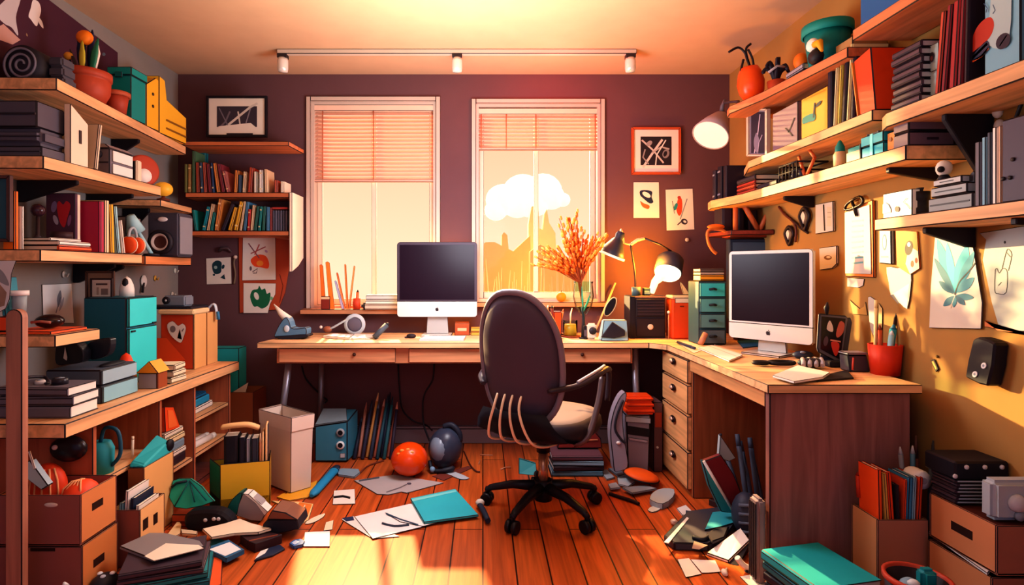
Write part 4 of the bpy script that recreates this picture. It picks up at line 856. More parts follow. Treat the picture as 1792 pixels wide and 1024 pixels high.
t = T('keyboard', 'white keyboard at the foot of the window computer', 'keyboard', (X(775, 3.42), 3.42, DT)); p0, p1, p2, p3 = D(733,597), D(812,597), D(816,591), D(744,591)
g = G(); g.prism([p0, p1, p2, p3], (0, 0, .012), '#f6f1e8', .002); P(g, 'keyboard_case', t)
g = G()
for r_ in range(4):
    for k in range(14):
        u, v = (k+.5)/14, (r_+.5)/4.2 + .02; a = p0.lerp(p1, u).lerp(p3.lerp(p2, u), v); g.box(a.x-.008, a.x+.008, a.y-.006, a.y+.006, DT+.012, DT+.015, '#e2dcd4', 0)
P(g, 'key_bed', t)
t = T('mouse', 'small dark mouse left of the white keyboard', 'mouse', D(717, 593)); p = D(717, 592); g = G(); g.ball(p + Vector((.01, 0, .014)), (.032, .022, .016), '#2a2026', 14); P(g, 'mouse_body', t); g = G(); g.tube([p + Vector((-.03, -.01, .004)), p + Vector((-.005, 0, .01))], .007, '#3a2e34', 6); P(g, 'clip', t)
# cords
def cord(label, pts, r=.006, col='#1c1520'):
    g = G(); g.tube(sm(pts, 6, False), r, col, 6); S(g, 'power_cord', label, 'cord', None)
yk = 3.80
cord('power cord hanging behind the fan of paint brushes under the desk', [onY(yk)(q) for q in ((697,638),(699,680),(704,716),(722,736),(745,744))] + [Vector((X(757, 3.7), 3.66, .16))])
cord('curving cord dropping from desk to the dark helmet', [onY(3.70)(q) for q in ((760,636),(757,665),(743,690),(740,716),(742,745))] + [Vector((X(752,3.62), 3.62, .10))])
cord('cord running from the desk to the blue radio on the floor', [onY(3.87)(q) for q in ((528,640),(536,664),(560,690),(572,700))] + [Vector((X(570, 3.66), 3.62, .348))])
# left end of the desk: stapler-like blue machine with a sculpted cone
t = T('hole_punch', 'blue grey stapler-like hole punch at the left end of the desk', 'hole punch', D(508, 594)); p = D(508, 594)
g = G(); pr_ = onY(p.y); pr = lambda q: pr_(q) + Vector((0, 0, .010)); zoff = .004
g.prism([pr(q) for q in sm([(481,594),(484,580),(492,566),(500,558),(506,566),(510,577),(524,578),(535,577),(536,588),(530,594),(505,597)], 3)], (0, .10, 0), '#5d86a4', .004); P(g, 'punch_body', t)
g = G(); g.prism([pr(q) - Vector((0,.006,0)) for q in sm([(480,592),(500,590),(535,588),(538,593),(520,596),(495,597)], 3)], (0, .11, 0), '#20222e', .003); P(g, 'base', t)
g = G(); g.tube([pr((500,564)) + Vector((0,.05,0)), pr((487,552)) + Vector((0,.05,0)), pr((474,536)) + Vector((0,.05,0))], [.030, .020, .003], '#f2ead8', 12); P(g, 'nozzle', t, 'cream pointed nozzle')
g = G(); g.ball(pr((502,578)) - Vector((0,.004,0)), (.018, .006, .022), '#cfe0ea', 12); P(g, 'chrome_button', t)
# headphones + open magazine + pen
t = T('headphones', 'grey headphones lying on the desk behind the open magazine', 'headphones', D(620, 584)); p = Vector((X(622, 3.76), 3.76, DT+.010))
g = G(); g.lathe([(0, -.02), (.045, -.02), (.062, -.008), (.062, .01), (.04, .02), (0, .02)], '#6b6472', p + Vector((.0, .0, .062)), 22, Matrix.Rotation(pi/2, 4, 'X') ); P(g, 'ear_cup', t)
g = G(); g.lathe([(.055, .012), (.072, .014), (.072, .024), (.05, .024)], '#c4cfd6', p + Vector((0, 0, .062)), 22, Matrix.Rotation(pi/2, 4, 'X')); P(g, 'ear_cushion', t)
g = G(); g.tube(sm([p+Vector((-.01, -.01, .115)), p+Vector((-.07, -.02, .085)), p+Vector((-.13, -.03, .05)), p+Vector((-.17, -.03, .03))], 4, False), .012, '#b9c4ca', 8, True, .6); P(g, 'headband', t)
g = G(); g.ball(p + Vector((-.18, -.03, .03)), (.03, .02, .022), '#a5664a', 12); g.ball(p + Vector((-.225, -.03, .045)), .011, '#f4eee4', 10); P(g, 'far_ear_cup', t, 'brown far ear cup')
t = T('magazine', 'open white magazine on the desk left of the window computer', 'magazine', D(615, 590))
for k, (pts, cc) in enumerate((([D(565,592), D(610,595), D(620,588), D(584,587)], '#f5efe4'), ([D(611,595), D(662,593), D(666,588), D(621,588)], '#ece4d6'))):
    g = G(); lift = Vector((0, 0, .016)); q = [pts[0], pts[1], pts[2], pts[3]]
    g.hexa([q[0], q[1], q[2], q[3], q[0] + lift*(.5 if k else 1.0), q[1] + lift*(1.6 if not k else .9)*.6, q[2] + lift*.6, q[3] + lift], cc, .002); P(g, 'page_block', t)
stick('marker', 'thick grey marker leaning up on the desk right of the magazine', 'marker', (X(655, 3.5), 3.5, DT+.012), (X(680, 3.55), 3.55, DT+.10), .018, '#4a5866', '#20252c', None, 10)
# behind the window computer: boxes
g = G(); g.box(X(796,3.76), X(822,3.76), 3.72, 3.80, DT, DT+.085, '#b3572f', .003); g.box(X(796,3.76)+.02, X(822,3.76)-.02, 3.717, 3.72, DT+.03, DT+.05, '#e8c49a', 0); S(g, 'card_file', 'small rust card file behind the window computer', 'box')
g = G(); g.box(X(824,3.76), X(842,3.76), 3.72, 3.79, DT, DT+.05, '#e8b24a', .003); g.box(X(824,3.76), X(842,3.76), 3.717, 3.72, DT+.02, DT+.03, '#8a5a22', 0); S(g, 'tin_box', 'small yellow tin beside the rust card file', 'tin')
# orange pencil cups
c = D(949, 580); c.y = 3.56; c.x = X(948, 3.56)
def bucket(label, px, w, ztop, col, y=3.56):
    x = X(px, y); g = G(); q = w/2
    g.hexa([(x-q*.9,y-.03,DT),(x+q*.9,y-.03,DT),(x+q*.9,y+.04,DT),(x-q*.9,y+.04,DT),(x-q,y-.035,ztop),(x+q,y-.035,ztop),(x+q,y+.045,ztop),(x-q,y+.045,ztop)], col, .004)
    g.hexa([(x-q+.006,y-.028,ztop-.01),(x+q-.006,y-.028,ztop-.01),(x+q-.006,y+.038,ztop-.01),(x-q+.006,y+.038,ztop-.01),(x-q+.005,y-.029,ztop+.0008),(x+q-.005,y-.029,ztop+.0008),(x+q-.005,y+.039,ztop+.0008),(x-q+.005,y+.039,ztop+.0008)], '#5a1a0c', 0)
    S(g, 'pencil_cup', label, 'cup')
zt = Z(545, 3.56)
bucket('square orange pencil cup packed with pencils beside the candle', 947, .085, zt, '#ea5a22'); bucket('narrow orange pencil cup right of the packed one', 975, .05, zt, '#e2501c')
for k, (px, dpx, tp, col) in enumerate(((936,-4,530,'#e8702a'),(943,-1,534,'#f6b45a'),(949,1,531,'#f6c98a'),(955,4,534,'#f29a3a'),(960,8,536,'#f5a84a'))):
    stick('pencil', ('first', 'second', 'third', 'fourth', 'fifth')[k] + ' pencil from the left in the packed orange cup', 'pencil', (X(px, 3.565), 3.565, DT+.07), (X(px+dpx, 3.57), 3.57, Z(tp, 3.56)), .007, col, '#f8e2c0', 'pencils in the orange cup')
stick('marker', 'dark red marker at the left of the narrow orange cup', 'marker', (X(968,3.56), 3.56, DT+.06), (X(966,3.56), 3.565, Z(534,3.56)), .009, '#7a2418', '#2a1410')
stick('marker', 'peach marker leaning right in the narrow orange cup', 'marker', (X(977,3.56), 3.56, DT+.06), (X(986,3.56), 3.56, Z(541,3.56)), .008, '#f29a6a', '#e8743a')
# candle jar on a saucer, with an orange on the sill
c = D(998, 590); t = T('candle_jar', 'amber candle in a glass jar on a wooden coaster', 'candle', c)
g = G(); g.lathe([(0, 0), (.062, 0), (.066, .01), (0, .012)], '#8a3f22', c, 24); P(g, 'coaster', t)
g = G(); g.lathe([(0, .014), (.042, .014), (.042, .085), (0, .085)], mat('#f0ab3a', .3, em=.12), c, 22); P(g, 'wax', t)
g = G(); g.lathe([(.046, .0125), (.047, .11), (.044, .11), (.043, .016)], glass(), c, 22); P(g, 'glass_jar', t)
g = G(); g.tube([c+Vector((0,0,.085)), c+Vector((.002,0,.15)), c+Vector((.012,0,.19))], [.004, .006, .002], '#f8ecd0', 6); P(g, 'wick_lighter', t)
t = T('orange', 'round orange fruit on the window sill behind the candle', 'fruit', (X(980, YB-.045), YB-.045, W2[2])); g = G(); g.ball((X(982, YB-.045), YB-.045, W2[2]+.036), .036, mat('#ef8f22', .5), 16); P(g, 'fruit_body', t); g = G(); g.tube([(X(982, YB-.045), YB-.045, W2[2]+.07), (X(983, YB-.045), YB-.045, W2[2]+.08)], .004, '#6a4a1c', 5); P(g, 'stalk', t)
# vase of orange flowers
c = Vector((X(1021, 3.55), 3.55, DT)); t = T('flower_vase', 'clear glass vase with spray of orange blossoms before the window', 'vase', c)
g = G(); g.lathe([(0, .004), (.03, .004), (.03, .0), (.008, .008), (.009, .13), (.014, .15), (.052, .20), (.066, .27), (.058, .35), (.062, .365), (.059, .365), (.055, .35), (.062, .27), (.047, .205), (.010, .16)], glass('#eefaf6'), c, 24); P(g, 'glass_body', t, 'clear glass bowl of the vase')
g = G(); g.tube([c + Vector((0, 0, .004)), c + Vector((0, 0, .15)), c + Vector((-.01, 0, .20))], [.016, .008, .006], '#25303a', 8); g.lathe([(0, 0), (.03, 0), (.03, .006), (0, .012)], '#2a2a34', c, 16); P(g, 'dark_foot', t)
base = c + Vector((-.02, 0, .36)); g = G(); rr = random.Random(9); buds = []
for k in range(76):
    a = math.radians(rr.uniform(-74, 36)); L = rr.uniform(.16, .33) * (1.42 if -.45 < a < .12 else 1); dy = rr.uniform(-.10, .10)
    L = min(L, .47); e = base + Vector((math.sin(a)*L*.95, dy*L/.3, math.cos(a)*L*.95 + .02)); mid = base.lerp(e, .5) + Vector((0, 0, .02))
    g.tube([c + Vector((-.01, 0, .22)), base + Vector((math.sin(a)*.015, 0, 0)), mid, e], .0022, '#a8471e', 4, False); buds += [(base.lerp(e, u) + Vector((rr.uniform(-.012,.012), rr.uniform(-.01,.01), .02*math.sin(u*3))), e-base, u) for u in (.38, .5, .62, .74, .87, 1.0)]
P(g, 'flower_stems', t)
g = G(); cols = ['#e44e18', '#ec661a', '#f27f24', '#f79a38', '#fab658']
for p, d, u in buds:
    q = d.normalized().to_track_quat('Z', 'Y').to_matrix().to_4x4(); s = rr.uniform(.8, 1.15)
    g.ball(p, (.0095*s, .0095*s, .020*s), cols[min(4, int(u*3.3 + rr.uniform(-.6, 1.2)))], 6, q)
o = P(g, 'blossoms', t, 'orange and yellow blossoms', 'stuff')
g = G()
for k in range(7):
    e = c + Vector((rr.uniform(-.02, .05), -.01, rr.uniform(.22, .34))); g.tube([c + Vector((0, 0, .17)), (c + Vector((0,0,.17))).lerp(e, .6), e], [.002, .006, .002], ('#3f9a88', '#5ab8a4')[k % 2], 5, True, .4)
P(g, 'green_leaves', t)
# items between vase and lamp
t = T('alarm_clock', 'small cream alarm clock right of the flower vase', 'clock', D(1036, 585)); p = Vector((X(1036, 3.5), 3.5, DT)); g = G(); g.box(p.x-.03, p.x+.03, p.y, p.y+.035, DT, DT+.10, '#e8dccb', .012, True); P(g, 'clock_body', t)
g = G(); g.lathe([(.0, 0), (.022, 0), (.024, .005), (.0, .006)], '#2a2a36', p + Vector((.004, -.001, .055)), 18, RY); P(g, 'clock_face', t)
g = G(); g.box(p.x-.05, p.x-.031, p.y+.005, p.y+.04, DT, DT+.085, '#1f1c28', .003); g.box(p.x-.048, p.x-.033, p.y+.003, p.y+.005, DT+.02, DT+.06, '#5a5666', 0); S(g, 'music_player', 'dark slim gadget beside the cream alarm clock', 'gadget')
t = T('desk_organizer', 'pale blue desk organizer holding a round black mirror', 'organizer', D(1075, 588)); p = Vector((X(1075, 3.46), 3.46, DT))
g = G(); g.hexa([(p.x-.09,p.y-.04,DT),(p.x+.08,p.y-.04,DT),(p.x+.08,p.y+.06,DT),(p.x-.09,p.y+.06,DT),(p.x-.065,p.y+.0,DT+.125),(p.x+.08,p.y+.0,DT+.125),(p.x+.08,p.y+.06,DT+.125),(p.x-.065,p.y+.06,DT+.125)], '#8fb9c6', .004); P(g, 'organizer_body', t)
g = G(); pr = onY(p.y-.045); g.prism([pr(q) for q in [(1052,590),(1072,563),(1094,578),(1094,588),(1075,592)]], (0, .012, 0), '#262733', .003); P(g, 'front_flap', t, 'dark triangular flap')
g = G(); pr = onY(p.y+.03); g.prism([pr(q) for q in ell(1069,537,8,19,28,20)], (0, .012, 0), '#f2d9a8', .002); g.dec(pr, ell(1068,537,6.5,17,28,20), '#17131c', .002); P(g, 'mirror', t, 'oval black mirror with cream rim')
t = T('eraser', 'round pink eraser in front of the blue organizer', 'eraser', D(1092, 591)); p = D(1090, 591); g = G(); g.ball(p + Vector((0, .0, .024)), (.034, .026, .024), '#f0907a', 14); P(g, 'eraser_body', t); g = G(); g.ball(p + Vector((-.012, -.016, .034)), (.016, .012, .012), '#f6b8a2', 10); P(g, 'worn_tip', t)  # paler pink lump on the upper front
stick('paint_brush', 'cream brush leaning on the wall right of the window', 'brush', (X(1040, 3.80), 3.80, DT+.002), (X(1077, 3.87), 3.87, Z(495, 3.87)), .007, '#f0d29a'); 
# papers near the chair
def dsheet(label, pts, z, col='#f5efe4', art=(), t=.002, name='paper_sheet', cat='paper'): return papers(name, label, cat, onZ(z), pts, col, art, t, 0, .0015)
dsheet('white sheet with dark clip on the desk beside the candle', [(938,583),(968,582),(992,592),(960,594)], DT, art=[(ln([(950,586),(975,592)],2.5), '#2a3a5a')])
stick('pen', 'dark pen lying on the desk behind the candle sheet', 'pen', D(962, 582) + Vector((0,0,.008)), D(986, 588) + Vector((0,0,.008)), .007, '#2a1a20')
# black drawer box with two lamps
x0, x1, y0, y1 = X(1112, 3.55), X(1163, 3.55), 3.55, 3.70; zt = Z(518, 3.55); t = T('drawer_box', 'black desktop drawer box under the twin headed lamp', 'drawers', ((x0+x1)/2, 3.6, DT))
g = G(); g.box(x0-.035, x1+.006, y0, y1, DT, zt, '#2b2530', .004); g.box(x0-.036, x0-.004, y0-.004, y0, DT, zt-.004, '#1d1a26', .002); g.box(x0-.004, x1+.006, y0-.004, y0, zt-.012, zt, '#c78a5e', .002); P(g, 'cabinet', t)
for a, b_ in ((.52, .93), (.05, .48)):
    g = G(); g.box(x0+.004, x1, y0-.008, y0, DT+(zt-DT)*a, DT+(zt-DT)*b_, '#241b24', .003)
    if a > .4:
        for k in range(5): g.box(x0+.01, x1-.006, y0-.010, y0-.007, DT+(zt-DT)*(.56+.07*k), DT+(zt-DT)*(.585+.07*k), '#3d313a', 0)
    d = P(g, 'drawer', t)
    if a < .4:
        h = G(); h.lathe([(.0, 0), (.018, 0), (.018, .006), (.010, .008), (.0, .004)], '#e8d2b4', ((x0+x1)/2, y0-.008, DT+.075), 18, RY); P(h, 'knob', d, 'pale round knob')
cup('glass_tumbler', 'dark glass tumbler standing on the black drawer box', 'glass', (X(1113, 3.585), 3.585, zt+.0005), .026, .029, .055, '#4d6a70')
g = G(); g.box(X(1125,3.62), X(1137,3.62), 3.60, 3.64, zt, zt+.05, '#3a5560', .004); g.box(X(1125,3.62)+.004, X(1137,3.62)-.004, 3.598, 3.60, zt+.01, zt+.03, '#7fa0a4', 0); S(g, 'small_jar', 'small square dark jar beside the glass tumbler', 'jar')
y = 3.62; pr = onY(y)
t = T('desk_lamp', 'twin arm black desk lamp glowing over the drawer box', 'lamp', (X(1118, y), y, zt))
g = G(); g.lathe([(0, 0), (.028, 0), (.028, .008), (0, .012)], '#201c26', (X(1118, y), y+.055, zt+.0005), 18); P(g, 'base', t)
g = G(); g.tube(sm([(X(1116,y), y+.05, zt), pr((1115,480)) + Vector((0,.05,0)), pr((1110,450)) + Vector((0,.04,0)), pr((1105,428)) + Vector((0,.02,0))], 4, False), .007, mat('#241e28', .35), 8)
g.tube([pr((1105,428)) + Vector((0,.02,0)), pr((1116,420)) + Vector((0,.01,0)), pr((1128,417))], .010, '#e8c89a', 8); g.tube([pr((1128,417)), pr((1155,428)), pr((1182,444))], .006, mat('#241e28', .35), 8); P(g, 'arm', t)
def shade(label, c, R, s, mo, mi):
    g = G(); g.lathe([(0, .125*s), (.024*s, .125*s), (.03*s, .075*s), (.04*s, .06*s), (.075*s, -.01*s), (.085*s, -.05*s), (.080*s, -.05*s), (.07*s, -.008*s), (.035*s, .055*s), (0, .06*s)], mo, c, 26, R); return g
RL = Matrix.Rotation(math.radians(18), 4, 'Y') @ Matrix.Rotation(math.radians(-12), 4, 'X')
c2 = pr((1170, 470)); RS = Matrix.Rotation(math.radians(22), 4, 'Y') @ Matrix.Rotation(math.radians(-28), 4, 'X')
g = G(); g.lathe([(0, .09), (.07, .09), (.085, .07), (.088, -.03), (.084, -.03), (.08, .065), (0, .07)], mat('#3a3a48', .5), c2, 28, RS); sh = P(g, 'lamp_shade', t)
g = G(); g.ball(c2 + RS @ Vector((0, 0, -.035)), (.083, .083, .045), mat('#fff3c8', .5, em=2.2), 20, RS); P(g, 'bulb', sh, 'glowing cream bulb')
g = G(); a_ = c2 + RS @ Vector((-.03, 0, -.06)); g.tube([a_, a_ + Vector((-.05, 0, -.05)), Vector((X(1140, y), y, zt+.02))], [.035, .024, .02], mat('#fff0c0', .5, em=1.2), 10); P(g, 'lit_diffuser', t, 'glowing cream diffuser stem')
# second lamp head on a wall arm
c3 = pr((1076, 432)); R3 = Matrix.Rotation(math.radians(22), 4, 'Y') @ Matrix.Rotation(math.radians(8), 4, 'X')
g = G(); g.lathe([(0, .105), (.022, .105), (.030, .085), (.026, .06), (.035, .05), (.072, -.02), (.088, -.065), (.083, -.065), (.066, -.02), (0, .04)], mat('#3b4152', .4), c3, 26, R3); sh = P(g, 'lamp_shade', t, 'second dark shade with bright cream rim')
g = G(); g.lathe([(.082, -.068), (.092, -.066), (.091, -.052), (.085, -.052)], mat('#fff4dc', .5, em=.5), c3, 26, R3); P(g, 'rim', sh, 'bright cream rim')
g = G(); g.tube([c3 + R3 @ Vector((0, 0, .10)), c3 + R3 @ Vector((0, .04, .12)), pr((1096, 425)) + Vector((0, .05, 0)), pr((1106, 428)) + Vector((0, .02, 0))], .008, '#e6d8c0', 8); P(g, 'short_arm', t)
# orange toaster-like file box
x0, x1 = X(1176, 3.50), X(1220, 3.50); zt = Z(522, 3.5); t = T('desk_bin', 'orange enamel paper bin on the desk beside the blue drawers', 'bin', ((x0+x1)/2, 3.55, DT))
g = G(); g.box(x0, x1, 3.50, 3.62, DT, zt, '#ec5220', .010, True); P(g, 'bin_body', t)
g = G(); g.box(x0-.004, x1-.03, 3.50, 3.62, zt-.004, zt+.018, '#f4d3a8', .006, True); g.box(x0+.02, x1-.012, 3.496, 3.503, zt-.03, zt, '#f2dcc0', .002); g.box(x0+.014, x1-.02, 3.52, 3.60, zt+.016, zt+.021, '#2a1a1c', 0); P(g, 'lid', t, 'cream lid with dark slot')
g = G(); g.prism([onY(3.499)(q) for q in ell(1208,551,2.2,6,0,12)], (0, -.003, 0), '#3a1a14', 0); g.box(x0+.05, x0+.075, 3.497, 3.5, zt-.055, zt-.048, '#8a2a12', 0); P(g, 'latch', t)
g = G(); g.prism([onY(3.58)(q) for q in sm([(1191,494),(1197,500),(1206,514),(1203,520),(1197,516)], 3)], (0, .012, 0), '#f3cf98', .002); S(g, 'paint_brush', 'cream blade-like brush sticking up behind the orange bin', 'brush')
g = G(); g.ball((X(1170, 3.52), 3.52, DT+.17), .010, '#f6ead8', 10); g.tube([(X(1170, 3.52), 3.52, DT), (X(1170, 3.52), 3.52, DT+.17)], .004, '#b98a6a', 6); S(g, 'hat_pin', 'white headed stick between the black and orange boxes', 'pin')
# blue drawers
y0 = 3.24; x0, x1 = X(1223, y0), X(1268, y0); zt = Z(492, y0); t = T('desktop_cabinet', 'teal four drawer desktop cabinet beside the right computer', 'drawers', ((x0+x1)/2, 3.3, DT))
g = G(); g.box(x0, x1+.012, y0, y0+.17, DT, zt, '#33606e', .005); P(g, 'cabinet', t)
for k, col in enumerate(('#3cc4cc', '#5aa5aa', '#5f9298', '#5d6f78')):
    za, zb = DT + (zt-DT)*(1-.245*(k+1)) , DT + (zt-DT)*(.985-.245*k); g = G(); g.box(x0+.005, x1, y0-.012, y0, za, zb-.004, col, .004); d = P(g, 'drawer', t)
    h = G(); h.tube(sm([((x0+x1)/2-.018, y0-.013, (za+zb)/2), ((x0+x1)/2, y0-.03, (za+zb)/2+.004), ((x0+x1)/2+.02, y0-.013, (za+zb)/2)], 4, False), .007, '#1d2026', 8); P(h, 'pull', d)
z = zt
for k, (tt, col, lab) in enumerate(((.034, '#f5a52a', 'bright orange book lowest on the teal drawers'), (.018, '#c9b4a4', 'pale taupe book in the middle on the teal drawers'), (.022, '#6a5a58', 'grey brown book topmost on the teal drawers'))):
    lay(lab, x0+.085, y0+.075, z, .14, .12, tt, 0, col); z += tt
stick('wooden_hand', 'small pinkish wooden hand leaning on the teal drawers', 'ornament', (x0-.015, y0-.06, DT+.012), (x0+.02, y0-.05, DT+.075), .016, '#c98a6c')
# papers and open book on the right arm
dsheet('cream open letter on desk corner in front of the teal drawers', [(1180,598),(1204,598),(1240,610),(1214,619)], DT, '#f2ddc0')
stick('pen', 'dark blue pen lying across the cream letter', 'pen', D(1186,602)+Vector((0,0,.0112)), D(1216,613)+Vector((0,0,.0112)), .008, '#26304e')
dsheet('large white sheet in front of the right computer', [(1222,611),(1246,606),(1300,624),(1276,634)], DT+.003, '#f8f0e4', [(ln([(1250,606),(1300,624)],1), '#d9cfc0'), (ln([(1240,608),(1290,627)],1), '#d9cfc0')], .008)
dsheet('blue folder lying under the right computer', [(1290,598),(1335,596),(1340,606),(1300,610)], DT+.0, '#2f6a94', (), .006, 'folder', 'folder')
# glasses, game pads, tablet, speaker, pen cup
t = T('magnifier', 'black magnifier with oval frame on the right desk', 'magnifier', D(1352, 640)); p = D(1360, 640)
g = G(); 
for dx, rx in ((-.075, .032), (.02, .055)):
    g.tube([p + Vector((dx + rx*math.cos(a), rx*.62*math.sin(a), .014)) for a in [2*pi*k/18 for k in range(19)]], .009, '#17131a', 8, False)
P(g, 'rim', t); g = G(); g.ball(p + Vector((-.075, 0, .012)), (.026, .016, .006), '#8a8f9a', 12); P(g, 'lens', t)
dsheet('large white sketch pad lying at the near end of the right desk', [(1352,661),(1396,643),(1452,656),(1440,664),(1390,672)], DT+.0085, '#f6f0e6', (), .010, 'sketch_pad', 'pad')
dsheet('dark leather folder edge under the white sketch pad', [(1440,660),(1482,650),(1494,664),(1430,669)], DT, '#1d1820', (), .008, 'folder', 'folder')
t = T('game_controller', 'pale grey ribbed game controller before the small tablet', 'controller', D(1432, 636)); p = D(1424, 645)
g = G(); g.ball(p + Vector((.0, .02, .0225)), (.06, .034, .022), '#3a3640', 16); P(g, 'controller_body', t)
for k in range(4):
    g = G(); q = p + Vector((-.046+.028*k, -.002, .03)); g.tube([q + Vector((-.018, -.03, -.012)), q, q + Vector((.012, .03, .008))], .009, '#b9b4bc', 8); P(g, 'finger_rib', t)
t = T('mouse', 'dark blue computer mouse beside the small tablet', 'mouse', D(1407, 626)); p = D(1407, 628); g = G(); g.ball(p + Vector((0, .01, .018)), (.05, .034, .02), '#2f3a52', 16); P(g, 'mouse_body', t); g = G(); g.ball(p + Vector((-.012, -.012, .034)), (.014, .01, .006), '#8c99b0', 10); P(g, 'wheel', t)
# tablet leaning on a stand
y = 2.50; pr__ = onY(y); pr = lambda q: pr__(q) + Vector((0, 0, .022)); t = T('tablet', 'small dark tablet on a stand showing a red picture', 'tablet', pr((1465, 640)))
def pq(pts, dy): return [pr(q) + Vector((0, dy + (640-q[1])/F*y*.12, 0)) for q in pts]
g = G(); g.prism(pq(sm([(1452,570),(1501,566),(1503,575),(1488,640),(1478,650),(1440,650)],1), .022), (0, .012, 0), '#4a4a58', .004); P(g, 'back_cover', t)
g = G(); g.prism(pq([(1440,558),(1488,562),(1491,568),(1474,640),(1468,645),(1434,626),(1432,618)], 0), (0, .014, 0), '#6a6670', .005); P(g, 'tablet_body', t)
g = G(); A = pq([(1443,563),(1485,567),(1470,638),(1437,620)], 0)
mi = g.i(mat('#1c1620', .25)); g.f([g.v(p + Vector((0, -.002, 0))) for p in A], mi)
for pts, cc in ((sm([(1450,585),(1456,570),(1461,580),(1460,590)],3), '#e6dcd6'), (sm([(1474,572),(1482,576),(1478,592),(1468,600),(1466,592)],3), '#c86a5a'), (sm([(1456,608),(1470,610),(1466,628),(1460,630)],3), '#d6453a'), (ln([(1455,604),(1473,607)],2.5), '#e8a08a'), (ell(1447,606,4,9,15), '#5a4a5a')):
    g.f([g.v(p + Vector((0, -.0035, 0))) for p in pq(pts, 0)], g.i(cc))
P(g, 'screen', t, 'dark screen with red and white shapes')
g = G(); g.tube([pr((1452,560))+Vector((0,.02,0)), pr((1451,548))+Vector((0,.02,0)), pr((1453,538))+Vector((0,.02,0))], [.005, .012, .003], '#1d1722', 8); P(g, 'clip', t)
p = D(1470, 655); g = G(); g.box(pr((1446,645)).x, pr((1490,645)).x, y-.03, y+.09, DT+.0005, DT+.03, '#2a2630', .006); P(g, 'stand', t)
y = 2.36; x0, x1 = X(1488, y), X(1524, y); t = T('cube_speaker', 'small dark cube speaker beside the orange pen cup', 'speaker', ((x0+x1)/2, y, DT)); zt = Z(622, y)
g = G(); g.hexa([(x0,y,DT),(x1,y,DT),(x1,y+.07,DT),(x0,y+.07,DT),(x0-.004,y+.01,zt),(x1-.008,y+.01,zt),(x1-.008,y+.07,zt),(x0-.004,y+.07,zt)], '#4a4450', .005); P(g, 'cabinet', t)
g = G(); g.box(x0-.006, x1-.006, y+.006, y+.072, zt, zt+.01, '#a9a4ae', .003); P(g, 'top_plate', t); g = G(); g.tube([(x0+.008, y-.002, DT+.01), (x0+.015, y+.004, zt-.01)], .004, '#e05a48', 6); P(g, 'red_trim', t)
c = Vector((X(1549, 2.32), 2.32, DT)); t = T('pen_cup', 'red orange pen cup at the near end of the right desk', 'cup', c)
g = G(); g.lathe([(0, 0), (.052, 0), (.062, .125), (.057, .125), (.048, .006), (0, .006)], '#d6391c', c, 24); P(g, 'cup_body', t); g = G(); g.lathe([(0, .10), (.056, .10)], '#5a160e', c, 20); P(g, 'cup_inside', t)
for lab, a, e, r, col, tip in (('rust coloured marker in the red orange pen cup', (-.02, 0, .06), (-.022, 0, .205), .009, '#c9582c', '#8a3a1e'), ('teal marker in the red orange pen cup', (.0, -.02, .06), (.022, -.02, .21), .013, '#2f9ab0', '#1f6a86'), ('pale blue marker in the red orange pen cup', (-.005, -.03, .06), (.006, -.03, .185), .010, '#a5d6de', '#e8f2f2'), ('long dark brush in the red orange pen cup', (.02, .01, .06), (.06, .015, .26), .006, '#2a1a1c', '#17101a'), ('slim cream stick standing tall in the red orange pen cup', (-.035, .01, .06), (-.028, .015, .31), .006, '#f6d99a', None)):
    stick('marker' if 'marker' in lab else 'paint_brush', lab, 'marker' if 'marker' in lab else 'brush', c + Vector(a), c + Vector(e), r, col, tip)
t = T('scissors', 'black handled scissors leaning against the red orange pen cup', 'scissors', c); p = c + Vector((.075, .03, .0))
g = G(); g.tube([p + Vector((-.0, 0, .005)), p + Vector((.02, 0, .07)), p + Vector((.03, 0, .12))], [.007, .012, .014], '#17131c', 8); P(g, 'handle', t); g = G(); g.ball(p + Vector((.03, -.008, .13)), (.018, .01, .016), '#d8d2d6', 10); P(g, 'white_cap', t)
# wall-mounted drafting lamp and corner chair frame by the monitor
y = 3.3; pr = onY(3.42)
t = T('hanging_lamp', 'grey cone lamp with pale blue mouth hanging in the right corner', 'lamp', pr((1262, 180)))
c4 = pr((1250, 225)); ax = (pr((1236, 248)) - pr((1262, 190)) + Vector((-.05, -.10, 0))).normalized(); R4 = (-ax).to_track_quat('Z', 'Y').to_matrix().to_4x4()
g = G(); g.lathe([(0, .13), (.03, .13), (.045, .11), (.085, .02), (.112, -.065), (.106, -.065), (.08, .02), (0, .08)], mat('#a89aa0', .5), c4, 28, R4); sh = P(g, 'lamp_shade', t)
g = G(); g.lathe([(0, -.05), (.105, -.062)], mat('#bfe0de', .5, em=.25), c4, 28, R4); P(g, 'lamp_mouth', sh, 'pale blue lamp mouth')
g = G(); q = c4 + R4 @ Vector((0, 0, .12)); g.tube([q, pr((1264, 186)), pr((1268, 174))], [.018, .012, .006], '#6d6874', 8); g.tube([pr((1266, 180)), pr((1268, 186)) + Vector((.04, -.1, 0)), Vector((1.42, 3.16, RAF-.03))], .008, '#5a4a50', 6); P(g, 'arm', t)
t = T('old_monitor', 'old dark blue monitor behind the right computer', 'monitor', (1.36, 3.3, DT))
y = 3.42; pr = onY(y); x0, x1 = X(1276, y), X(1356, y); g = G(); g.box(x0, x1, y, y+.05, Z(560, y), Z(417, y), '#2a3a52', .008); P(g, 'housing', t); g = G(); g.box(x0+.02, x1-.02, y-.004, y, Z(540, y), Z(424, y), '#4a6480', .004); P(g, 'screen', t)
g = G(); g.box(x0+.06, x1-.06, y+.01, y+.08, DT, Z(560, y), '#2a2a36', .005); P(g, 'stand', t)
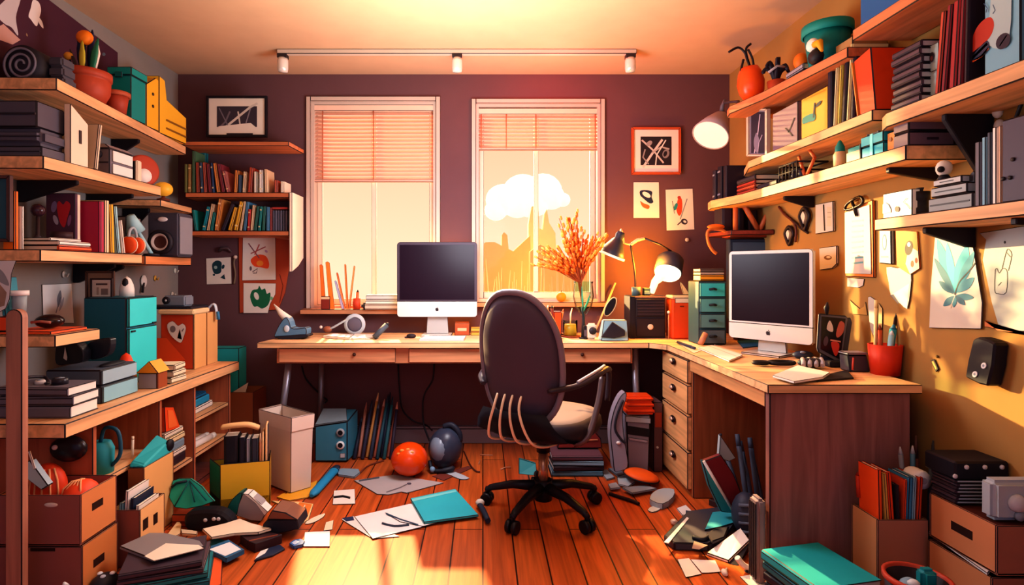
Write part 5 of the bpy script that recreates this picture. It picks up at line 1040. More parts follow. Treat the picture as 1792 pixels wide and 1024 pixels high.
# rust wall rack above it
y = 3.42; pr = onY(y); t = T('wall_rack', 'rust wooden wall rack with crossed struts under the long right shelf', 'rack', pr((1310, 410)))
g = G(); g.box(X(1276,y), X(1356,y), y-.02, y+.10, Z(416,y), Z(405,y), 'woodx:#a8482e', .003); P(g, 'rack_board', t)
for a, b_, w in (((1287,352),(1287,406),.016), ((1300,356),(1328,404),.016), ((1352,358),(1328,404),.016)):
    g = G(); g.tube([pr(a), pr(b_)], w, 'woodz:#d8703e', 6); P(g, 'strut', t)
for k, (a, b_, w, h_, col) in enumerate(((1264,1284,.05,1,'#2a2433'), (1292,1304,.04,.9,'#231d2c'), (1310,1326,.04,.8,'#3a2430'))):
    o = book(('dark file with pale edge standing left in the rust rack', 'black file behind the upright rust strut', 'plum file behind the crossed rust struts')[k], (b_-a)/F*3.46, .12, (Z(358,3.46)-Z(405,3.46))*h_, col, name='file_folder', cat='folder'); stand(o, .04, (X((a+b_)/2, 3.46), 3.46, Z(405, y)), 0)
t = T('wooden_hanger', 'orange bent wood handle hanging left of the rust rack', 'hanger', pr((1255, 410)))
g = G(); g.tube(sm([pr((1272,408)), pr((1262,402)), pr((1245,401)), pr((1238,408)), pr((1240,425)), pr((1247,438)), pr((1254,444))], 5, False), .010, '#d8783a', 8); P(g, 'bent_bar', t); g = G(); g.ball(pr((1253,397)), (.055, .02, .018), '#f07a26', 14); P(g, 'orange_pad', t)
# =====================================================================  RIGHT WALL SHELVES
pR = onX(XR)
def sY(px, x=1.525): return YX(px, x)
def zat(py, px, x=1.525): return Z(py, YX(px, x))
def block(name, label, cat, pl, pr_, py, z, d, col, x=1.525, part='box_body', ink=.004, extra=None):
    """box whose long side faces the room on a right wall shelf; py = its top at the nearer (right) end"""
    y1, y0 = sY(pl, x), sY(pr_, x); zt = zat(py, pr_, x); t = T(name, label, cat, (x+d/2, (y0+y1)/2, z)); g = G(); g.box(x, x+d, y0, y1, z, zt, col, ink); P(g, part, t)
    return t, y0, y1, zt
# upper shelves
z = RAF
c = Vector((1.47, 3.02, z)); t = T('ceramic_vase', 'bright orange egg shaped vase with dark twigs on the highest right shelf', 'vase', c); R = Matrix.Rotation(math.radians(-6), 4, 'Y')
g = G(); g.lathe([(0, 0), (.035, 0), (.062, .05), (.07, .10), (.06, .155), (.045, .185), (.038, .185), (.05, .15), (0, .14)], mat('#f2541a', .3), c, 24, R); P(g, 'vase_body', t)
g = G(); 
for pts in ([(0,0,.15),(-.03,.0,.23),(-.045,0,.27),(-.08,0,.295),(-.13,0,.27)], [(0,0,.15),(-.03,0,.24),(-.035,0,.29),(-.01,0,.315)], [(.01,0,.15),(.0,0,.23),(-.025,0,.285)], [(-.05,0,.06),(-.065,0,.15),(-.05,0,.23)]): g.tube(sm([c + Vector(p) for p in pts], 4, False), .0065, '#1d1420', 6)
P(g, 'twigs', t)
c = Vector((1.55, 2.93, z)); t = T('potted_plant', 'little terracotta pot of dark curled leaves beside the orange vase', 'plant', c); g = G(); g.lathe([(0, 0), (.032, 0), (.045, .08), (.04, .08), (0, .07)], '#b5482c', c, 20); P(g, 'pot', t)
g = G()
for k in range(7):
    a = k*.9; e = c + Vector((.05*math.cos(a), .04*math.sin(a), .15 + .02*(k % 3))); g.tube(sm([c + Vector((0, 0, .07)), c + Vector((.02*math.cos(a), .02*math.sin(a), .13)), e, e + Vector((.02*math.cos(a), 0, -.025))], 4, False), [.004]+[.014]*8+[.010]*3+[.003], '#241e2e', 6, True, .5)
g.tube([c + Vector((-.05, -.02, .12)), c + Vector((-.01, -.03, .15)), c + Vector((.03, -.03, .145))], .007, '#b9b0b8', 6)
P(g, 'leaves', t)
zz_ = z
for k, (tt, col, lab) in enumerate(((.034, '#8a8894', 'lowest grey book stacked beside the teal bucket'), (.026, '#3a3642', 'dark middle book stacked beside the teal bucket'), (.03, '#a5a2ac', 'light grey top book stacked beside the teal bucket'))):
    lay(lab, 1.63, 2.77, zz_, .15, .15, tt, -90, col); zz_ += tt
t = T('rubber_ball', 'orange ball ornament perched on the grey books near the teal bucket', 'ball', (1.60, 2.79, zz_)); g = G(); g.ball((1.60, 2.79, zz_+.0425), (.034, .034, .042), '#ee7a22', 14); P(g, 'ball_body', t); g = G(); g.lathe([(0, 0), (.012, 0), (.01, .01), (0, .01)], '#7a3a1c', (1.60, 2.79, zz_+.001), 10); P(g, 'foot', t)
c = Vector((1.60, 2.575, z)); cup('bucket', 'big teal bucket with wide rim on the highest right shelf', 'bucket', c, .070, .10, .215, '#12807c', rim='#15908a')
t = T('toy_bird', 'white and black toy bird with yellow beak below the teal bucket', 'toy', (1.525, 2.47, z)); c = Vector((1.49, 2.48, z+.0005))
g = G(); g.ball(c + Vector((0, 0, .035)), (.03, .04, .035), '#1c1a24', 12); P(g, 'toy_body', t); g = G(); g.ball(c + Vector((-.004, .02, .095)), (.022, .034, .03), '#f4eee6', 14); P(g, 'head', t)
g = G(); g.tube([c + Vector((-.01, -.01, .085)), c + Vector((-.012, -.045, .08)), c + Vector((-.012, -.065, .035))], [.016, .017, .006], '#f0ae2c', 8); P(g, 'beak', t)
t, y0, y1, zt = block('cardboard_box', 'small tan box between the teal bucket and the blue case', 'box', 1462, 1492, 62, z, .15, '#b98a5a', 1.56); g = G(); g.box(1.558, 1.56, y0, y1, zt-.05, zt-.045, '#7a5230', 0); P(g, 'flap_line', t)
z = RAN
t = T('tool_case', 'blue metal case with riveted lid on the topmost right shelf', 'case', (1.6, 2.1, z)); g = G(); g.box(1.52, 1.72, 1.99, 2.235, z, z+.14, '#14609e', .006); P(g, 'case_body', t)
g = G(); g.box(1.515, 1.722, 1.985, 2.24, z+.145, z+.23, '#176aa8', .008); P(g, 'lid', t)
for y in (2.02, 2.12, 2.21):
    g = G(); g.ball((1.515, y, z+.165), (.004, .006, .006), '#e8eef4', 8); P(g, 'rivet', t)
o = book('dark binder standing behind the blue case', .05, .18, .25, '#2a2a3c', name='binder', cat='binder'); stand(o, .05, (1.54, 1.94, z), 0, -pi/2)
# second level, far part
z = RBF
framed('dark framed feather picture standing on the right wall shelf', onX(1.53), 1312, 190, 1349, 274, 4, 2, '#d8c4b4', '#8a8496', '#2b2a40', [(ln([(1334,200),(1330,235),(1324,268)],1.6), '#b9b4cc'), (leaf(1328,268,1328,232,5), '#7d7a96'), (ln([(1338,236),(1332,250),(1330,270)],1.2), '#a5a0ba')], depth=.02)
t, y0, y1, zt = block('storage_box', 'mauve grey cardboard box with check mark on the right shelf', 'box', 1352, 1396, 176, z, .17, '#8a7280'); g = G(); pr = onX(1.525)
for pts in (ln([(1391,206),(1385,222),(1380,232)],1.6), ln([(1375,224),(1381,230),(1388,238)],2.2)): g.dec(pr, pts, '#2a2030', .003)
P(g, 'printed_mark', t)
t, y0, y1, zt = block('booklet', 'yellow booklet with teal brush mark standing on the right shelf', 'booklet', 1402, 1449, 149, z, .02, '#f2b23a', 1.535, 'cover'); g = G(); pr = onX(1.535)
g.dec(pr, sm([(1406,207),(1418,200),(1427,199),(1427,210),(1416,214),(1406,217)], 3), '#1f8f86', .003); g.dec(pr, ln([(1425,206),(1426,190),(1427,180)], 2.6), '#1d3a44', .0035); g.dec(pr, leaf(1428,188,1439,176,2.6), '#1d3a44', .0035); g.dec(pr, ln([(1406,176),(1446,157)], 1), '#c9862a', .003); P(g, 'cover_art', t)
g = G(); g.box(1.556, 1.585, y0+.004, y1-.004, z+.003, zt-.01, PAGE, 0); P(g, 'pages', t)
BK = ((1458,.030,.26,'#23233a',0,'dark navy book right of the yellow booklet'), (1466,.014,.27,'#e8ddb0',4,'thin cream book leaning after the dark navy book'), (1474,.014,.27,'#d8c45a',4,'thin mustard book leaning between cream and black books'), (1481,.024,.28,'#211d30',5,'black book leaning before the pale yellow book'), (1489,.014,.32,'#f0e2a8',5,'tall pale yellow book leaning by the orange box'), (1497,.02,.26,'#262238',3,'dark indigo book next to the orange box'))
for (px, w, h, col, lean, lab), (u, lean) in zip(BK, settle([(-sY(b[0]-9), b[1], b[2], b[4]) for b in BK])):
    o = book(lab, w, .15, h, col); stand(o, w, (1.53, -u, z), lean, -pi/2)
z = RBF
t = T('magazine_file', 'bright orange magazine file on the right wall shelf', 'file holder', (1.58, 2.2, z)); y1, y0 = 2.235, 2.145
g = G(); g.hexa([(1.52,y0,z),(1.66,y0,z),(1.66,y1,z),(1.52,y1,z),(1.50,y0-.0,z+.245),(1.66,y0,z+.245),(1.66,y1+.008,z+.245),(1.50,y1+.008,z+.225)], '#ee4a16', .004); P(g, 'file_body', t); g = G(); g.hexa([(1.513,y1+.002,z+.002),(1.525,y1+.002,z+.002),(1.525,y1+.006,z+.002),(1.513,y1+.006,z+.002),(1.494,y1+.010,z+.22),(1.506,y1+.010,z+.22),(1.506,y1+.014,z+.22),(1.494,y1+.014,z+.22)], '#f7a04a', 0); P(g, 'edge_strip', t, 'pale orange edge strip')
# second level, near part
z = RBN
for k in range(8):
    tt = .027; lay(('lowest','second lowest','third lowest','fourth','fifth','third highest','second highest','topmost')[k] + ' magazine of the grey pile beside the orange magazine file', 1.60+.004*(k % 3), 1.985, z, .135, .18, tt-.002, -90, ('#5a4a56','#4a3e4c')[k % 2], 'magazines in the right shelf pile', 'magazine', 'magazine', '#c4ccc8'); z += tt
z = RBN
for k, (px, w, h, col, lab) in enumerate(((1560,.05,.27,'#1f1c2c','dark upright folder behind the magazine pile'),)):
    o = book(lab, w, .05, h, col, name='folder', cat='folder'); stand(o, w, (1.685, 2.05, z), 0, -pi/2)
t, y0, y1, zt = block('greeting_card', 'pale grey card with dark round eye shape by the red books', 'card', 1626, 1643, 72, z, .012, '#aebfc0', 1.55, 'card_face', .003); g = G(); pr = onX(1.55); g.dec(pr, ell(1632,100,4,9,8), '#33242c', .003); g.dec(pr, ell(1632,102,2,4,8), '#7a3a3a', .0035); g.dec(pr, ln([(1624,124),(1632,126),(1640,122)],1.3), '#33242c', .003); P(g, 'printed_eye', t)
BK = ((1645,.026,.28,'#c4503a',7,'salmon red book leaning first after the eye card'), (1656,.026,.29,'#8a2430',7,'dark red book leaning between the salmon one and a wide red one'), (1667,.036,.29,'#a82c30',5,'wide red book leaning in the middle of the red books'), (1680,.022,.29,'#7d2030',4,'maroon book leaning last of the red books'), (1689,.016,.29,'#2a2230',2,'black book standing before the blue picture board'))
for (px, w, h, col, lean, lab), (u, lean) in zip(BK, settle([(-sY(b[0]-7, 1.54), b[1]*.8, b[2], b[4]*.8) for b in BK])):
    o = book(lab, w*.8, .15, h, col, page='#d9786a'); stand(o, w*.8, (1.54, -u, z), lean, -pi/2)
t, y0, y1, zt = block('picture_board', 'pale blue picture board with red oval and orange stripe', 'picture', 1722, 1786, -50, z, .015, '#7fb6cc', 1.56, 'board_face', .004); g = G(); pr = onX(1.56)
for pts, cc in ((sm([(1740,-40),(1770,-40),(1768,70),(1740,84),(1728,60),(1735,20)],3), '#a9c4c8'), (sm([(1700,92),(1706,60),(1720,38),(1736,30),(1742,44),(1734,66),(1714,84)],3), '#b5331f'), (sm([(1702,104),(1712,88),(1728,72),(1734,78),(1726,94),(1712,104)],3), '#24304e'), (ln([(1700,106),(1714,92),(1730,76)],4), '#f0a52e'), (ln([(1704,108),(1720,98),(1732,84)],3), '#e8622a'), (ell(1758,72,11,16,35), '#23243a'), (ln([(1752,80),(1764,62)],2), '#5a6a8a'), (ln([(1724,6),(1730,14),(1728,22)],1.5), '#2a4a6a'), (ln([(1740,8),(1744,18),(1740,24)],1.5), '#2a4a6a')): g.dec(pr, pts, cc, .004 + .0003*(cc != '#a9c4c8'))
P(g, 'painted_shapes', t)
o = book('black binder at the near end of the red books shelf', .06, .16, .32, '#17151f', name='binder', cat='binder'); stand(o, .06, (1.55, 1.50, z), 0, -pi/2)
# third level
z = RC
for k, (px, w, h, col, lab) in enumerate(((1247,.03,.20,'#2a2638','first dark binder at the far end of the long right shelf'), (1262,.04,.21,'#1d1a2a','black binder with grey spine on the long right shelf'), (1283,.04,.20,'#231c2c','third dark binder on the long right shelf before red books'))):
    o = book(lab, (.045,.06,.045)[k], .15, h, col, None, '#8f95a8' if k < 2 else None, 'binder', 'binder'); stand(o, .05, (1.49, (3.58, 3.50, 3.42)[k], z), 0, -pi/2)
zz_ = z
for k, (tt, col, lab) in enumerate(((.022, '#b8432e', 'lowest red book stacked on the long right shelf'), (.022, '#d95a3a', 'second orange red book stacked on the long right shelf'), (.022, '#b03a30', 'third red book stacked on the long right shelf'), (.03, '#3a3644', 'dark book topmost on the red stack of the long right shelf'))):
    lay(lab, 1.61, 3.22, zz_, .22, .17, tt, -90, col); zz_ += tt
lay('slim dark notebook with silver edge lying on the long right shelf', 1.60, 2.98, z, .20, .15, .03, -90, '#2b2b3c', page='#b9bac4', name='notebook', cat='notebook')
t = T('wire_basket', 'black wire basket of dark bits on the long right shelf', 'basket', (1.6, 2.78, z)); g = G()
for zz2 in (.0, .04, .08):
    q = [(1.53, 2.70), (1.68, 2.70), (1.68, 2.86), (1.53, 2.86), (1.53, 2.70)]; g.tube([(a, b_, z+zz2+.006) for a, b_ in q], .005, '#191622', 5)
for k in range(6): g.tube([(1.53, 2.70+.032*k, z), (1.53, 2.70+.032*k, z+.09)], .004, '#191622', 5)
P(g, 'wire_frame', t)
for k in range(4):
    g = G(); g.ball((1.58+.03*(k % 2), 2.73+.032*k, z+.035), (.03, .025, .03), ('#2e2a3e', '#4a3434')[k % 2], 10); P(g, 'wool_ball', t)
g = G(); 
for a, b_ in (((1398,274),(1408,306)), ((1416,262),(1426,276)), ((1426,276),(1412,306))): g.tube([onX(1.56)(a), onX(1.56)(b_)], .008, '#c9683a', 6)
p0 = onX(1.56)((1398, 274)); S(g, 'folding_easel', 'small orange folding easel on the long right shelf', 'easel')
c = Vector((1.535, sY(1472, 1.54), z)); t = T('spray_bottle', 'small teal and cream bottle on the long right shelf', 'bottle', c); g = G(); g.lathe([(0, 0), (.024, 0), (.026, .05), (.016, .07), (0, .07)], '#d8b48a', c, 16); P(g, 'bottle_base', t); g = G(); g.lathe([(0, .05), (.02, .05), (.018, .085), (.006, .11), (0, .115)], '#1f8f86', c, 14); P(g, 'cap', t, 'teal cap')
t, y0, y1, zt = block('small_box', 'little teal and sand box next to the small teal bottle', 'box', 1483, 1506, 252, z, .08, '#2a9a92', 1.535); g = G(); g.box(1.531, 1.5345, y0, y1, z, z+.045, '#c9b79a', 0); P(g, 'label_band', t); g = G(); g.box(1.53, 1.54, y0-.006, y0-.0005, z, zt, '#1c1a26', 0); P(g, 'clasp', t)
y1, y0 = sY(1508, 1.53), sY(1546, 1.53); zh = zat(235, 1560, 1.53)
t = T('gift_box', 'turquoise box with lighter ribbon on the long right shelf', 'box', (1.57, (y0+y1)/2, z)); g = G(); g.box(1.53, 1.63, y0, y1, z, z+.045, '#1fb4c6', .003); g.box(1.527, 1.632, y0-.002, y1+.002, z+.048, z+.088, '#1dabc0', .003); P(g, 'box_body', t)
g = G(); g.box(1.5255, 1.528, (y0+y1)/2-.008, (y0+y1)/2+.008, z, z+.09, '#6ae0e6', 0); P(g, 'ribbon', t)
framed('small grey card in a pale frame behind the turquoise box', onX(1.64), 1521, 218, 1542, 262, 2, 0, '#a9b0b0', '#8a8478', None, depth=.01)
t, y0, y1, zt = block('wooden_block', 'orange wood block between turquoise box and grey cases', 'block', 1552, 1567, 228, z, .1, '#d8843a', 1.54, 'block_body'); g = G(); g.dec(onX(1.54), ell(1559,244,2.5,4), '#8a4a1c', .003); P(g, 'knot', t)
for k, (zz2, h, lab) in enumerate(((0, .055, 'lower mauve grey case at the near end of the long right shelf'), (.055, .085, 'upper mauve grey case at the near end of the long right shelf'))):
    t = T('storage_case', lab, 'case', (1.6, 2.06, z+zz2)); g = G(); g.box(1.525, 1.69 - .01*k, 1.985, 2.062, z+zz2, z+zz2+h-.003, '#7a6572', .005); P(g, 'case_body', t); g = G(); g.box(1.59, 1.63, 1.981, 1.985, z+zz2+h*.4, z+zz2+h*.55, '#3a2e3a', 0); P(g, 'latch', t)
# lowest shelf
z = RD; pr = onX(1.53)
t = T('picture_card', 'white square card with blue dome and black drawing on lowest right shelf', 'card', (1.53, sY(1570), z)); y1, y0 = sY(1545, 1.53), sY(1596, 1.53); zt = zat(330, 1596, 1.53)
g = G(); g.box(1.53, 1.56, y0, y1, z, zt, '#f1eee8', .003); P(g, 'card_body', t); g = G(); g.dec(pr, [(1546,374),(1546,358),(1550,354),(1556,358),(1560,366),(1560,372)], '#7fb4c6', .003); g.dec(pr, ell(1571,366,4,5), '#1d1b26', .003); g.dec(pr, ln([(1588,346),(1582,354),(1588,358),(1594,366)],1.2), '#3a3a44', .003); P(g, 'printed_shapes', t)
t = T('canister', 'black ribbed canister beside the white square card', 'canister', (1.55, 2.02, z)); c = Vector((1.57, sY(1610, 1.57), z)); g = G(); g.lathe([(0, 0), (.03, 0), (.03, .025), (.026, .03), (.026, .05), (.03, .055), (.03, .085), (0, .085)], '#1d1922', c, 16); P(g, 'canister_body', t); g = G(); g.lathe([(.008, .085), (.012, .10), (0, .10)], '#2f2a34', c, 10); P(g, 'cap', t)
y1, y0 = sY(1624, 1.53), sY(1702, 1.53); zz_ = z
for k, (tt, col, lab) in enumerate(((.05, '#8f9a9e', 'bottom grey box file lying on the lowest right shelf'), (.035, '#a3aeb2', 'middle grey box file lying on the lowest right shelf'), (.026, '#c2c8c8', 'thin pale tray topmost on the lying grey box files'))):
    t = T('box_file', lab, 'box file', (1.58, (y0+y1)/2, zz_), 'lying grey box files'); g = G(); g.box(1.53, 1.68, y0+.02*k, y1-.01*k, zz_, zz_+tt-.002, col, .004); P(g, 'file_body', t); g = G(); g.box(1.528, 1.5302, y0+.03*k+.01, y1-.02*k-.01, zz_+tt*.42, zz_+tt*.52, '#4a5258', 0); P(g, 'seam', t); zz_ += tt
t = T('webcam', 'small white ball webcam on the lying grey box files', 'camera', (1.56, sY(1650,1.56), zz_)); c = Vector((1.57, sY(1652,1.57), zz_)); g = G(); g.lathe([(0, 0), (.022, 0), (.012, .018), (0, .02)], '#1b1822', c, 14); P(g, 'base', t); g = G(); g.ball(c + Vector((0, 0, .04)), (.024, .024, .028), '#e8e2d8', 14); P(g, 'head', t); g = G(); g.ball(c + Vector((-.02, -.012, .034)), .011, '#15131c', 10); P(g, 'lens', t)
t = T('stapler', 'dark stapler tilted up on the lying grey box files', 'stapler', (1.6, 1.72, z)); q = onX(1.555); g = G(); g.prism([q(p) for p in [(1682,330),(1690,312),(1702,298),(1707,300),(1706,338),(1690,342)]], (.04, 0, 0), '#2d2f3c', .004); P(g, 'stapler_body', t); g = G(); g.ball(q((1696,346)), (.012, .014, .016), '#d9dde0', 10); P(g, 'chrome_end', t)
BK = ((1709,.03,.20,'#6a6672','grey binder standing first on the lowest right shelf'), (1719,.022,.21,'#7fb4cc','light blue binder on the lowest right shelf'), (1728,.018,.22,'#3f4a5c','slate binder between the light blue and white ones'), (1738,.022,.23,'#f4efe8','white binder on the lowest right shelf'), (1748,.016,.23,'#c9a58a','tan binder between white and dark binders'))
for (px, w, h, col, lab), (u, lean) in zip(BK, settle([(-sY(b[0]+1, 1.53), b[1]*.82, b[2], 0) for b in BK])):
    o = book(lab, w*.82, .15, h, col, name='binder', cat='binder'); stand(o, w*.82, (1.53, -u, z), 0, -pi/2)
t = T('lever_file', 'wide dark lever arch file at the near end of the lowest right shelf', 'binder', (1.55, 1.58, z)); y1, y0 = sY(1752, 1.53), sY(1830, 1.53); g = G(); g.box(1.53, 1.69, y0, y1, z, z+.245, '#4a4456', .005); P(g, 'file_body', t)
for px, py in ((1773, 279), (1756, 313), (1768, 311)):
    g = G(); q = onX(1.529)((px, py)); g.lathe([(0, 0), (.006, 0), (.006, -.003), (0, -.003)], '#15121c', q, 12, 'x'); P(g, 'finger_hole', t)

# =====================================================================  RIGHT WALL, FLAT THINGS
wht = '#d6cfc3'
papers('photo_card', 'cream card with black centre strip on the right wall above the computer', 'card', pR, [(1431,358),(1462,352),(1463,405),(1431,410)], wht, [(ln([(1446,358),(1448,404)],2.6), '#1d1a22'), (quad(1452,362,1460,396), '#d9c9ae'), (ln([(1453,372),(1459,372)],1), '#a9977e'), (ln([(1453,380),(1459,380)],1), '#a9977e')], t=.012, ink=.003)
papers('photo_card', 'small curled white card with brown oval under the striped card', 'card', pR, [(1437,434),(1468,430),(1468,462),(1460,470),(1438,473)], wht, [(ell(1453,451,7,4), '#6a3a2a'), (ell(1454,450,4,2), wht), (quad(1447,462,1462,464), '#d9c9ae')], t=.010, ink=.003)
# clipboard
t = T('clipboard', 'wooden clipboard with ruled white sheet on the right wall', 'clipboard', pR((1508, 485))); g = G(); g.slab(pR, [(1483,366),(1532,350),(1534,486),(1484,484)], .012, '#e8853a', .001, .003); P(g, 'board', t)
g = G(); g.slab(pR, [(1484,372),(1528,358),(1531,480),(1485,479)], .003, '#cfcac0', .0135, .001)
for k in range(9): g.dec(pR, [(1497,386+9.2*k),(1517,384+9.2*k),(1517,387+9.2*k),(1497,389+9.2*k)], '#6aaab0', .0172)
P(g, 'ruled_sheet', t); g = G(); q = pR((1505, 362)); n_ = Vector((-1, 0, 0))
g.tube(sm([pR(p) + n_*.022 for p in [(1487,364),(1492,356),(1512,344),(1519,352),(1512,360),(1490,368),(1487,364)]], 3, False), .006, mat('#2a2224', .3, .4), 8); g.tube([pR((1500,352)) + n_*.025, pR((1507,378)) + n_*.02], .007, mat('#2a2224', .3, .4), 8); P(g, 'clip', t, 'black wire clip')
papers('note_paper', 'small torn white note just below the clipboard', 'note', pR, [(1484,486),(1514,488),(1512,500),(1504,504),(1484,502)], wht)
papers('phone_card', 'pale blue card with phone outline right of the clipboard', 'card', pR, [(1545,402),(1566,398),(1567,463),(1545,461)], '#9cc0cc', [(ell(1555,424,4,14), '#4a7a8f'), (ell(1555,424,2.6,11), '#bcd8de'), (quad(1549,448,1562,451), '#6a96a6')], t=.016, ink=.004)
papers('art_poster', 'orange and cream card with black oval right of the phone card', 'poster', pR, [(1570,402),(1608,405),(1613,470),(1595,481),(1572,466)], '#ec8a34', [([(1594,430),(1610,440),(1612,470),(1596,480),(1588,462)], '#f0dfc6'), (ell(1594,434,7,13,8), '#17131c'), (ell(1594,428,3,4), '#e8dfd2'), (ell(1600,462,3,6), '#c0442a'), (ell(1607,456,2.5,5), '#c0442a')], t=.006)
papers('note_paper', 'white paper with folded lower corner below the phone card', 'note', pR, sm([(1553,467),(1573,469),(1591,465),(1597,480),(1596,505),(1590,541),(1576,530),(1561,518),(1557,495)],2), '#cdc7bb', [([(1560,517),(1572,510),(1594,496),(1590,541)], '#dcd6d0'), ([(1560,517),(1566,515),(1576,530),(1574,532)], '#6a6468')], t=.004)
papers('note_paper', 'narrow curled white strip of paper above the orange pen cup', 'note', pR, sm([(1521,520),(1530,522),(1536,530),(1538,560),(1537,588),(1531,588),(1525,575),(1522,550)],2), '#d4cdbf', [(ln([(1534,530),(1536,580)],1), '#b0a490')], t=.004)
papers('note_paper', 'tall cream strip of paper beside the narrow curled strip', 'note', pR, [(1539,530),(1546,540),(1545,600),(1540,640),(1537,640)], '#d0b070', (), t=.003)
papers('sticky_note', 'torn yellow note with notched top right of the computer', 'note', pR, [(1488,524),(1496,532),(1506,540),(1513,536),(1516,528),(1520,552),(1494,550)], '#c99a50', (), t=.003)
# big drawings
papers('grey_sheet', 'pale grey blank sheet behind the teal leaf drawing', 'sheet', pR, [(1655,410),(1703,398),(1712,470),(1660,470)], '#b9bfc2', (), t=.003)
A_ = [(1641,406),(1655,408),(1680,424),(1708,432),(1714,470),(1724,530),(1722,576),(1630,574),(1633,500)]
art = [(leaf(1676,514,1645,418,10), '#00a0b8'), (leaf(1676,514,1662,424,7), '#25bccf'), (leaf(1678,514,1698,428,12), '#05aac0'), (leaf(1680,508,1710,440,8), '#008ca6'), (leaf(1676,514,1640,452,6), '#0f6f88'), (leaf(1674,514,1648,492,6), '#0d6a82'), (leaf(1680,512,1710,486,8), '#15809a'), (leaf(1676,518,1656,536,6), '#0f6884'), (leaf(1678,518,1709,521,6), '#12738e'), (leaf(1678,518,1694,534,5), '#0d5c7a'), (leaf(1677,518,1674,538,4), '#147a94'), (ln(sm([(1676,516),(1684,494),(1700,476),(1712,460)],4,False),2), '#14303c'), (ln([(1677,516),(1668,540)],1.2), '#cdc7bb')]
papers('leaf_drawing', 'large white sheet with teal leaf painting on the right wall', 'drawing', pR, A_, '#cdc8bf', art, t=.004, off=.006)
t_ = [(1716,408),(1792,396),(1830,390),(1830,582),(1752,578),(1738,530),(1722,455),(1728,420)]
q_ = [(ln(sm([(1745,472),(1744,508),(1750,514),(1764,512),(1766,476),(1758,470),(1752,478),(1748,470),(1745,472)],3,False),1.3), '#2a2c34'), (ln(sm([(1757,470),(1764,442),(1768,436),(1774,446),(1768,474)],3,False),1.3), '#2a2c34'), (ell(1762,424,2,2.5), '#1d1b24'), (ln([(1765,442),(1772,450)],1), '#2a2c34'), (ln([(1750,500),(1756,494)],1), '#2a2c34')]
papers('pen_sketch', 'large pale grey sheet with ink bottle sketch at the wall edge', 'drawing', pR, t_, '#a9b2b0', q_, t=.004, off=.002)
papers('mounting_strip', 'orange wooden strip under the pale ink sketch', 'strip', pR, [(1728,560),(1752,578),(1830,584),(1830,592),(1728,572)], '#c9703a', (), t=.010, off=.001)
# phone on wall
t = T('wall_speaker', 'black wall mounted device with two white dials', 'speaker', pR((1740, 672))); g = G(); g.slab(pR, sm([(1727,594),(1738,590),(1758,596),(1768,602),(1764,640),(1755,676),(1738,672),(1713,660),(1718,630)], 1), .05, '#151826', .001, .006); P(g, 'device_body', t)
for px, py in ((1749, 640), (1733, 655)):
    g = G(); g.slab(pR, ell(px, py, 4.5, 5.5, 20, 14), .004, '#e2e6ea', .05, 0); g.dec(pR, ell(px, py, 2, 2.4, 0, 10), '#8a96a6', .0546); P(g, 'dial', t)
# pins, hooks, cords
for px, py, col, lab in ((1408,382,'#f0e0cc','cream teardrop charm in a dark ring on the right wall'), (1381,412,'#e8ddd0','white curled charm hanging left of the teardrop charm')):
    t = T('wall_charm', lab, 'charm', pR((px, py))); q = onX(XR-.014); g = G(); a, b_ = (7, 18) if px > 1400 else (6, 15)
    g.tube([q(p) for p in sm([(px, py-b_), (px+a*1.2, py-b_*.3), (px+a*.6, py+b_*.5), (px, py+b_*1.1), (px-a*.8, py+b_*.4), (px-a*1.2, py-b_*.3)], 4)] + [q((px, py-b_))], .010, '#241720', 6, False); P(g, 'ring', t); g = G(); g.slab(onX(XR), sm([(px, py-b_*.7), (px+a*.7, py-b_*.2), (px, py+b_*.7), (px-a*.7, py-b_*.2)], 4), .012, col, .002, 0); P(g, 'charm_face', t)
q = onX(XR-.012); g = G(); g.tube([q(p) for p in sm([(1363,362),(1372,374),(1388,388),(1393,402),(1392,424)], 4, False)], .007, '#6a3326', 6); g.tube([q(p) for p in sm([(1372,374),(1392,390),(1402,400),(1414,408)], 4, False)], .006, '#2a1720', 6); S(g, 'cable', 'forked brown cord hanging under the long right shelf', 'cord')
t = T('paint_palette_knife', 'white spoon like tool hanging on the right wall above lowest shelf', 'tool', pR((1700, 250))); g = G(); g.slab(pR, sm([(1693,232),(1698,220),(1704,220),(1708,230),(1704,240),(1696,242)],3), .012, '#e9e4da', .004, .002); P(g, 'tool_head', t); g = G(); g.tube([onX(XR-.01)((1702, 238)), onX(XR-.01)((1688, 264))], .006, '#201820', 6); P(g, 'handle', t)
papers('guitar_pick', 'white drop shaped plaque high on the right wall', 'plaque', pR, sm([(1722,210),(1727,204),(1731,216),(1730,238),(1722,240),(1718,228)],3), '#e6e2dc', (), t=.012, ink=.002)
for px, py, lab in ((1751, 196, 'upper white round knob on the right wall'), (1754, 220, 'lower white round knob on the right wall')):
    g = G(); g.ball(pR((px, py)) - Vector((.01, 0, 0)), (.016, .014, .022), '#f4efe8', 12); g.tube([pR((px, py)), pR((px, py)) - Vector((.012, 0, 0))], .006, '#8a8078', 6); S(g, 'wall_peg', lab, 'knob')
g = G(); g.tube([onX(XR-.012)(p) for p in [(1800,150),(1785,188),(1774,216),(1762,232)]], .006, '#1a141c', 6); g.ball(onX(XR-.014)((1761, 234)), (.012, .014, .014), '#f2e0c0', 10); S(g, 'cable', 'black cord with cream tip at the far edge of the right wall', 'cord')
papers('key_tag', 'small dark metal tag outline under the wall papers', 'tag', pR, [(1630,631),(1637,628),(1645,646),(1640,652)], '#3a2a1a', [([(1633,633),(1636,632),(1642,645),(1640,647)], '#e0b45a')], t=.004)
